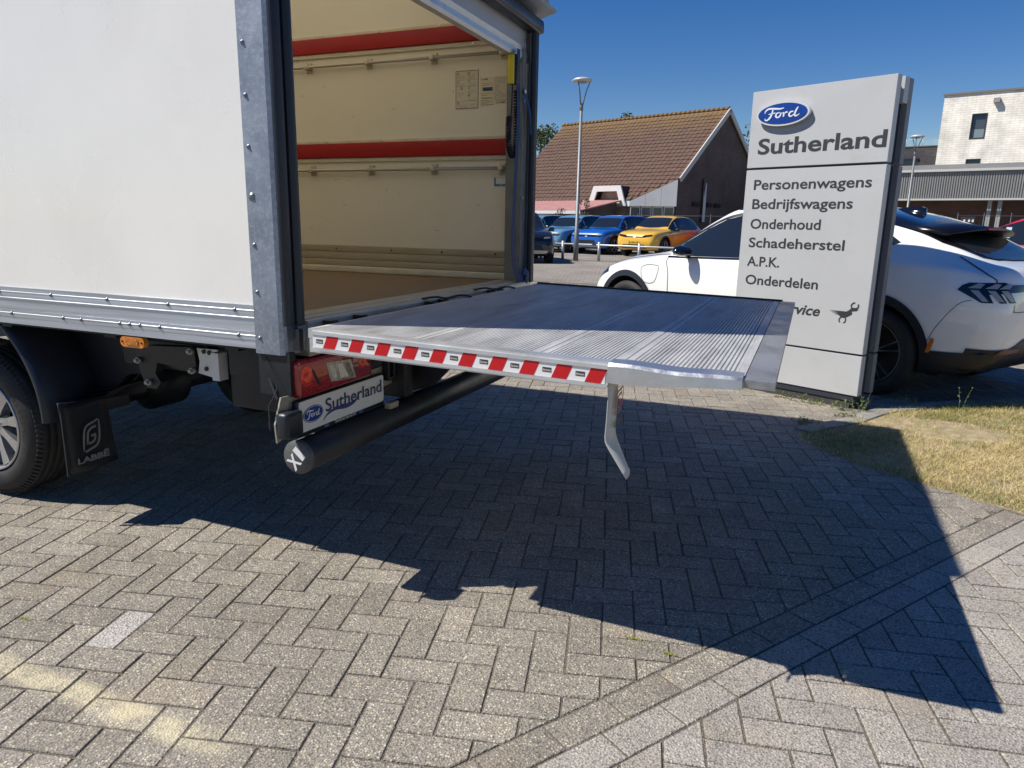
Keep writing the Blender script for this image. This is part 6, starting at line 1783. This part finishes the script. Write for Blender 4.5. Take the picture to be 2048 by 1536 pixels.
# barge boards
def board(p, q, w_, t_, name='barge_board'):
    mb = MB(); d = (q - p).normalized(); up = d.cross(he).normalized(); up = -up if up.z < 0 else up
    s_ = he * -t_
    mb.add([p - up * w_, q - up * w_, q + up * .06, p + up * .06, p - up * w_ + s_, q - up * w_ + s_, q + up * .06 + s_, p + up * .06 + s_], [(0, 1, 2, 3), (4, 7, 6, 5), (0, 4, 5, 1), (1, 5, 6, 2), (2, 6, 7, 3), (3, 7, 4, 0)])
    HB(mb, name, mat('barge_white', (.50, .50, .47), .6), fix=True)
board(H(.0, -.05, AZ - .02), H(.0, APX, APZ), .20, .07); board(H(.0, APX, APZ), H(.0, eb2, 2.72), .20, .07)
# dormer: white trapezoid surround with brick inside
dz0, dz1 = 2.36, 3.43
def DP(a, z, off=0): return H(a, eb - .05 - off, z)
mb = MB(); O_ = H(0, eb - .06, 0)
outer = [(2.32, dz0), (2.70, dz1), (4.50, dz1), (4.90, dz0)]; inner = [(4.55, dz0), (4.28, dz1 - .30), (2.93, dz1 - .30), (2.66, dz0)]
mb.prism(outer + inner, (O_, he, Z_, -hn), 0, .10); HB(mb, 'dormer_surround', white_w, fix=True)
mb = MB(); mb.prism([(2.66, dz0), (2.93, dz1 - .30), (4.28, dz1 - .30), (4.55, dz0)], (O_, he, Z_, hn), .45, .50); HB(mb, 'dormer_wall', m_pb, fix=True)
mb = MB(); mb.prism([(2.40, dz0), (2.74, dz1 - .02), (4.46, dz1 - .02), (4.82, dz0), (4.6, dz0), (4.32, dz1 - .12), (2.88, dz1 - .12), (2.60, dz0)], (O_, he, Z_, hn), 0, 1.3); HB(mb, 'dormer_cheek', mat('dark_lead', (.03, .03, .035), .6), fix=True)
# gable banner and bars
mb = MB(); O_ = H(.06, 0, 0)
mb.prism([(2.55, 1.55), (2.95, 1.55), (2.95, 3.90), (2.55, 3.90)], (O_, hn, Z_, -he), 0, .06); bn = HB(mb, 'banner', mat('banner_dark', (.05, .05, .055), .5), fix=True)
mb = MB(); mb.prism([(2.62, 1.6), (2.90, 1.6), (2.90, 2.4), (2.86, 3.7), (2.78, 3.7), (2.70, 2.9), (2.62, 3.3)], (O_, hn, Z_, -he), .062, .07); HB(mb, 'banner_print', mat('banner_white', (.62, .63, .63), .5), bn, fix=True)
for (b0, b1) in ((1.55, 2.4), (3.1, 3.6), (4.0, 4.6)): 
    mb = MB(); mb.prism([(b0, 2.42), (b1, 2.42), (b1, 2.62), (b0, 2.62)], (O_, hn, Z_, -he), .02, .08); HB(mb, 'dark_bar', M_['black'], fix=True)
# porch / shed with faded red roof in front
shed = empty('porch', tuple(H(6.5, -3.2, 0))); tag(shed, 'low porch with a faded pinkish roof left of the lamp post', 'porch')
mb = MB(); mb.prism([(-5.0, 2.05), (-5.0, 1.98), (-1.45, 2.60), (-1.45, 2.67)], (H(2.6, 0, 0), hn, Z_, he), 0, 9.5); mb.build('roof', mat('faded_red', (.40, .20, .18), .7, var=.2, vscale=3), shed, fix=True)
mb = MB(); mb.prism([(-4.8, 0), (-1.5, 0), (-1.5, 2.55), (-4.8, 2.0)], (H(2.9, 0, 0), hn, Z_, he), 0, .12); mb.build('side_wall', m_hb, shed, fix=True)
mb = MB(); mb.prism([(-5.02, 1.86), (-4.94, 1.86), (-4.94, 2.02), (-5.02, 2.02)], (H(2.6, 0, 0), hn, Z_, he), 0, 9.5); mb.build('gutter', wfr, shed, fix=True)
mb = MB(); mb.sheet([H(3, -4.7, 0), H(12, -4.7, 0), H(12, -4.7, 1.95), H(3, -4.7, 1.95)]); mb.build('front_wall', m_hb, shed)

# ================================================================== RIGHT-HAND BUILDINGS
g0 = Vector((4.146, 44.196, 0)); ge = Vector((.957, -.290, 0)); gn = Vector((.290, .957, 0))
def G(a, b_, z): return g0 + ge * a + gn * b_ + Vector((0, 0, z))
can = empty('canopy_building', tuple(G(4, 3, 0))); tag(can, 'low building with grey ribbed canopy front over a brick wall', 'building')
m_rib = mat('ribbed_cladding', (.30, .295, .28), .5, .35, var=.06, vscale=1.5)
rb = MB(); n = 300; pts = []
a0, pit = -7.0, .1105
for k in range(n):
    a = a0 + k * pit; pts += [(a, 0), (a + pit * .50, 0), (a + pit * .58, .055), (a + pit * .92, .055)]
pts += [(a0 + n * pit, 0)]
vs = []
for (a, d) in pts: vs += [G(a, d, 2.98), G(a, d, 4.35)]
rb.add(vs, [(2 * i, 2 * i + 2, 2 * i + 3, 2 * i + 1) for i in range(len(pts) - 1)])
tag(rb.build('ribbed_front', m_rib, can), kind='stuff')
mb = MB(); mb.prism([(0.07, 2.93), (0.07, 4.36), (-.03, 4.36), (-.03, 4.30), (-.09, 4.38), (-.09, 4.46), (.35, 4.71), (6, 4.74), (6, 2.93)], (G(-7, 0, 0), gn, Z_, ge), 0, 33.2); mb.build('canopy_roof', mat('canopy_grey', (.165, .165, .16), .6, var=.12, vscale=1.2), can, fix=True)
mb = MB(); mb.prism([(-.10, 2.90), (-.02, 2.90), (-.02, 2.99), (-.10, 2.99)], (G(-7, 0, 0), gn, Z_, ge), 0, 33.2); mb.build('lower_trim', mat('trim_light', (.5, .5, .48), .5), can, fix=True)
mb = MB(); mb.prism([(-.13, 4.33), (-.09, 4.33), (-.09, 4.45), (-.13, 4.45)], (G(-7, 0, 0), gn, Z_, ge), 0, 33.2); mb.build('gutter', mat('trim_light', (.5, .5, .48)), can, fix=True)
m_rb = brick_wall('wine_brick', (.10, .045, .04), (.14, .065, .055), (.12, .10, .09))
mb = MB(); mb.sheet([G(-7, 2.2, 0), G(26, 2.2, 0), G(26, 2.2, 2.95), G(-7, 2.2, 2.95)]); mb.build('rear_wall', m_rb, can)
for a in (4.05, 4.48, 9.0, 13.5):
    mb = MB(); mb.prism([(-.09, -.09), (.09, -.09), (.09, .09), (-.09, .09)], (G(a, .4, 0), ge, gn, Z_), 0, 2.95); mb.build('column', mat('column_grey', (.33, .34, .33), .5), can, fix=True)
wh = empty('brick_building', (11, 64, 0)); tag(wh, 'tall white brick building with a dark framed window', 'building')
w0 = Vector((7.806, 61.998, 0))
def Wp(a, b_, z): return w0 + ge * a + gn * b_ + Vector((0, 0, z))
m_wb = brick_wall('white_brick', (.84, .80, .70), (.88, .84, .75), (.60, .56, .48), bw=.55, bh=.155, msz=.012, bump=.3)
def wall_holes(mb, P, a0, a1, z0, z1, holes):
    as_ = sorted({a0, a1, *[h[0] for h in holes], *[h[1] for h in holes]}); zs_ = sorted({z0, z1, *[h[2] for h in holes], *[h[3] for h in holes]})
    for i in range(len(as_) - 1):
        for j in range(len(zs_) - 1):
            ca, cz = (as_[i] + as_[i + 1]) / 2, (zs_[j] + zs_[j + 1]) / 2
            if any(h[0] < ca < h[1] and h[2] < cz < h[3] for h in holes): continue
            mb.sheet([P(as_[i], 0, zs_[j]), P(as_[i + 1], 0, zs_[j]), P(as_[i + 1], 0, zs_[j + 1]), P(as_[i], 0, zs_[j + 1])])
holes = [(1.87, 2.80, 7.78, 9.48), (1.89, 2.78, 4.9, 6.42)]
mb = MB(); wall_holes(mb, Wp, 0, 22, 0, 10.85, holes); mb.sheet([Wp(0, 0, 0), Wp(0, 0, 10.85), Wp(0, 14, 10.85), Wp(0, 14, 0)]); mb.build('wall', m_wb, wh)
mb = MB(); mb.prism([(-.08, -.1), (22, -.1), (22, 14), (-.08, 14)], (Wp(0, 0, 0), ge, gn, Z_), 10.84, 10.97); mb.build('roof', mat('roof_edge', (.18, .17, .16), .6), wh, fix=True)
for (a0, a1, z0, z1) in holes:
    fr = MB()
    for (p, q, c, d) in ((a0, a1, z0, z0 + .07), (a0, a1, z1 - .07, z1), (a0, a0 + .07, z0 + .07, z1 - .07), (a1 - .07, a1, z0 + .07, z1 - .07)):
        fr.prism([(p, c), (q, c), (q, d), (p, d)], (Wp(0, 0, 0), ge, Z_, -gn), -.22, .03)
    wi = fr.build('window', mat('frame_anthracite', (.035, .04, .05), .5), wh, fix=True)
    gl = MB(); gl.sheet([Wp(a0, .16, z0), Wp(a1, .16, z0), Wp(a1, .16, z1), Wp(a0, .16, z1)]); gl.build('pane', mat('house_glass', (.06, .075, .09)), wi)
    gl = MB(); gl.sheet([Wp(a0 + .07, .15, z0 + .07), Wp(a1 - .07, .15, z0 + .07), Wp(a1 - .07, .15, z0 + .65), Wp(a0 + .07, .15, z0 + .65)]); gl.build('blind', mat('blind_grey', (.22, .27, .30), .3), wi)
mb = MB(); mb.prism([(3.05, 10.10), (3.42, 10.10), (3.42, 10.40), (3.05, 10.40)], (Wp(0, 0, 0), ge, Z_, -gn), 0, .35); mb.build('vent_box', mat('vent_grey', (.30, .30, .29), .5), wh, fix=True)
dk = empty('brick_building', (3, 64.5, 0)); tag(dk, 'dark brick building with ribbon window and glass roof rail', 'building')
m_db = brick_wall('charcoal_brick', (.060, .055, .058), (.085, .078, .08), (.05, .05, .05), bw=.3, bh=.1)
mb = MB(); wall_holes(mb, lambda a, b_, z: Wp(a, .35, z), -14, -.001, 0, 7.45, [(-8, -1.2, 5.2, 6.62)]); mb.build('wall', m_db, dk)
mb = MB(); mb.prism([(-14, .3), (-.002, .3), (-.002, 12), (-14, 12)], (Wp(0, 0, 0), ge, gn, Z_), 7.45, 7.52); mb.build('roof', mat('roof_edge', (.18, .17, .16)), dk, fix=True)
fr = MB()
for a in (-8, -6.2, -4.4, -2.9, -1.3): fr.prism([(a, 5.2), (a + .1, 5.2), (a + .1, 6.62), (a, 6.62)], (Wp(0, .35, 0), ge, Z_, -gn), -.15, .02)
fr.prism([(-8, 6.56), (-1.2, 6.56), (-1.2, 6.68), (-8, 6.68)], (Wp(0, .35, 0), ge, Z_, -gn), -.1, .12)
wi = fr.build('window', mat('frame_anthracite', (.035, .04, .05)), dk, fix=True)
gl = MB(); gl.sheet([Wp(-8, .5, 5.2), Wp(-1.2, .5, 5.2), Wp(-1.2, .5, 6.6), Wp(-8, .5, 6.6)]); gl.build('pane', mat('house_glass', (.06, .075, .09)), wi)
rl_ = MB(); rl_.sheet([Wp(-3.4, .9, 7.52), Wp(-.02, .9, 7.52), Wp(-.02, .9, 8.02), Wp(-3.4, .9, 8.02)])
m_gr = mat('rail_glass', (.30, .45, .52), .08, alpha=.55)
rg = rl_.build('glass_rail', m_gr, dk)
for a in (-3.4, -2.3, -1.2, -.1): MB().cyl(Wp(a, .92, 7.52), Wp(a, .92, 8.06), .025, 6).build('rail_post', mat('trim_light', (.5, .5, .48)), dk)
MB().cyl(Wp(-3.4, .92, 8.04), Wp(-.05, .92, 8.04), .02, 6).build('handrail', mat('trim_light', (.5, .5, .48)), dk)

# gate and fence under the canopy
fe = empty('metal_fence', tuple(G(6.5, -1.5, 0))); tag(fe, 'dark metal bar fence standing in front of the canopy columns', 'fence')
m_fe = mat('fence_dark', (.025, .028, .035), .5)
for a in np.arange(3.0, 14.0, 1.1):
    MB().cyl(G(a, -1.5, 0), G(a, -1.5, 2.25), .035, 6).build('post', m_fe, fe)
for z in (1.0, 1.55, 2.1): MB().cyl(G(3.0, -1.5, z), G(13.9, -1.5, z), .022, 6).build('rail', m_fe, fe)
bars = MB()
for a in np.arange(3.0, 13.9, .137): bars.cyl(G(a, -1.5, .1), G(a, -1.5, 2.1), .008, 4)
tag(bars.build('bar', m_fe, fe), kind='stuff')
sg_ = tag(empty('notice_board', tuple(G(3.45, -1.62, 0))), 'small black notice board on the fence under the canopy', 'notice board')
mb = MB(); mb.prism([(3.15, 1.55), (3.75, 1.55), (3.75, 2.05), (3.15, 2.05)], (G(0, -1.6, 0), ge, Z_, -gn), 0, .05); mb.build('board', m_fe, sg_, fix=True)
mb = MB()
for a in (3.28, 3.48, 3.64): mb.prism([(a, 1.80), (a + .08, 1.80), (a + .08, 1.92), (a, 1.92)], (G(0, -1.66, 0), ge, Z_, -gn), 0, .01)
mb.build('white_marks', white_w, sg_, fix=True)
lowf = empty('wire_fence', tuple(Vector((-6, 37.2, 0)))); tag(lowf, 'thin dark wire fence in front of the brick gable', 'fence')
for k in range(7):
    p = Vector((-8.5 + k * 1.9, 37.6 - k * .35, 0)); MB().cyl(p, p + Z_ * 1.95, .025, 6).build('post', m_fe, lowf)
for z in (1.0, 1.85): MB().cyl(Vector((-8.5, 37.6, z)), Vector((2.9, 35.5, z)), .010, 5).build('wire', m_fe, lowf)

# ================================================================== VEGETATION
m_leaf = mat('leaf_green', (.06, .095, .03), .6, var=.4, vscale=3)
m_leaf2 = mat('leaf_olive', (.10, .13, .045), .6, var=.4, vscale=3)
m_bark = mat('bark', (.09, .07, .05), .9, var=.3, vscale=8)
def tree(x, y, h, cr, label, seed=1, n=2600, base=.35, leaf=.13, name='tree', cat='tree', group=None):
    rr = random.Random(seed)
    o = empty(name, (x, y, 0)); tag(o, label, cat, group)
    tk = MB(); tk.tube([(0, 0, 0), (rr.uniform(-.1, .1), rr.uniform(-.1, .1), h * .4), (rr.uniform(-.2, .2), 0, h * .8)], [h * .028, h * .018, h * .006], 8)
    cl = []
    for k in range(16):
        a = rr.uniform(0, 6.28); e = rr.uniform(0, 1); r_ = cr * math.sqrt(rr.random()) * .75 * math.sin(math.pi * (.25 + e * .6))
        c = Vector((math.cos(a) * r_, math.sin(a) * r_, h * (base + (1 - base) * e * .93)))
        cl.append((c, cr * rr.uniform(.22, .42)))
        if k % 2 == 0: tk.tube([(0, 0, h * (base * .8 + .2 * e)), tuple(c * .6 + Vector((0, 0, h * .12))), tuple(c)], [h * .010, h * .006, h * .002], 5)
    tk.build('trunk', m_bark, o, local=True)
    V = []; F = []; MI = []
    for k in range(n):
        c, r_ = rr.choice(cl)
        d = Vector((rr.gauss(0, 1), rr.gauss(0, 1), rr.gauss(0, 1))); d.normalize(); p = c + d * r_ * rr.random() ** .4
        u = Vector((rr.gauss(0, 1), rr.gauss(0, 1), rr.gauss(0, 1))).normalized(); w = u.cross(Vector((rr.gauss(0, 1), rr.gauss(0, 1), rr.gauss(0, 1)))).normalized(); s_ = leaf * rr.uniform(.6, 1.4)
        q = len(V); V += [p - u * s_, p + w * s_ * .45, p + u * s_, p - w * s_ * .45]; F.append((q, q + 1, q + 2, q + 3)); MI.append(rr.random() < .35)
    me = bpy.data.meshes.new('crown'); me.from_pydata([v[:] for v in V], [], F); me.polygons.foreach_set('material_index', [int(m) for m in MI])
    me.materials.append(m_leaf); me.materials.append(m_leaf2); link('crown', me, o)
    return o
def beyond(px, dist):
    v = kr * ((px - 1024) / 1420) + kf; t = dist / v.length; return v.x * t, v.y * t
x, y = -14.6, 58.0; tree(x, y, 10.2, 1.8, 'tree top just showing above the middle of the tiled ridge', 3)
x, y = -21.0, 56.5; tree(x, y, 9.3, 2.2, 'tree top rising at the left end of the tiled ridge', 4)
x, y = -3.9, 58.5; tree(x, y, 9.0, 2.4, 'tree showing between the house gable and the pylon sign', 5)
tree(-10.55, 34.55, 2.75, .62, 'slim young shrub in front of the pink porch roof', 8, 900, .15, .05, 'shrub', 'shrub', 'shrubs before the porch')
tree(-11.85, 34.9, 2.35, .75, 'low broad shrub close to the truck post', 9, 900, .15, .05, 'shrub', 'shrub', 'shrubs before the porch')

# weeds at the sign foot and kerb
def weed(x, y, h, n, spread, label, seed, flower=False):
    rr = random.Random(seed); o = empty('weed', (x, y, 0)); tag(o, label, 'weed', 'weeds along the sign and kerb')
    st = MB(); V = []; F = []
    for k in range(n):
        bx, by = rr.uniform(-spread, spread), rr.uniform(-spread * .35, spread * .35); hh = h * rr.uniform(.35, 1)
        lx, ly = rr.uniform(-.4, .4) * hh, rr.uniform(-.4, .4) * hh
        P = [Vector((bx, by, 0)), Vector((bx + lx * .4, by + ly * .4, hh * .55)), Vector((bx + lx, by + ly, hh))]
        st.tube(P, [.0014, .0011, .0006], 3)
        for t in range(5):
            f = rr.uniform(.1, 1); p = P[0].lerp(P[1], f * 2) if f < .5 else P[1].lerp(P[2], f * 2 - 1)
            u = Vector((rr.gauss(0, 1), rr.gauss(0, 1), rr.uniform(-.2, .8))).normalized(); w = u.cross(Vector((rr.gauss(0, 1), rr.gauss(0, 1), 1))).normalized(); s_ = rr.uniform(.005, .012)
            q = len(V); V += [p[:], (p + u * s_ + w * s_ * .5)[:], (p + u * s_ * 2.1)[:], (p + u * s_ - w * s_ * .5)[:]]; F.append((q, q + 1, q + 2, q + 3))
        if flower: 
            p = P[2]; st.lathe([(-.006, .0005), (0, .006), (.006, .0005)], p, 'Z', 6)
    st.build('stem', mat('weed_stem', (.20, .22, .08), .7), o, local=True)
    me = bpy.data.meshes.new('leaf'); me.from_pydata(V, [], F); me.materials.append(mat('weed_leaf', (.13, .18, .045), .65, var=.4, vscale=30)); tag(link('leaf', me, o), kind='stuff')
sx_ = sdir
for i, (t, hgt, nn, sp_, lb) in enumerate(((.52, .05, 8, .05, 'small weed tuft below the middle of the sign panel'), (.68, .07, 12, .06, 'weed tuft below the sign, right of its middle'), (.80, .05, 12, .07, 'low weed tuft near the right third of the sign foot'), (1.02, .10, 16, .06, 'straw coloured weed at the lower right sign corner'), (1.15, .17, 14, .05, 'tallest weed, standing at the right edge of the sign'))):
    p = sBL + sx_ * (t * kS) + sN * (.05 + .03 * (i % 2)); weed(p.x, p.y, hgt, nn, sp_, lb, 20 + i)
weed(.36, 5.42, .05, 14, .08, 'weeds growing where the kerb meets the paving', 31)
weed(.10, 5.10, .06, 22, .07, 'green weed clump at the kerb end in the truck shadow edge', 32)
weed(.78, 6.02, .09, 10, .10, 'thin weeds on the kerb beside the rear wheel', 33)
weed(1.15, 5.98, .20, 2, .03, 'single tall flowering stem in front of the car tail', 34, True)
for i, (x, y, lb) in enumerate(((-2.265, 1.345, 'small green leaf lying on the paving at the left edge'), (-.28, 2.02, 'moss tuft in the joint near the grey block row'), (-.40, 2.06, 'tiny moss tuft left of the grey block row'))):
    o = empty('moss_tuft', (x, y, 0)); tag(o, lb, 'moss'); V = []; F = []; rr = random.Random(50 + i)
    for k in range(60):
        p = Vector((rr.gauss(0, .014), rr.gauss(0, .004), .001)); a = rr.uniform(0, 6.28); u = Vector((math.cos(a), math.sin(a), rr.uniform(.2, .9))) * .006; w = Vector((-math.sin(a), math.cos(a), 0)) * .0018
        q = len(V); V += [(p - w)[:], (p + w)[:], (p + u)[:]]; F.append((q, q + 1, q + 2))
    me = bpy.data.meshes.new('leaf'); me.from_pydata(V, [], F); me.materials.append(mat('moss', (.22, .24, .035), .7)); tag(link('leaf', me, o), kind='stuff')
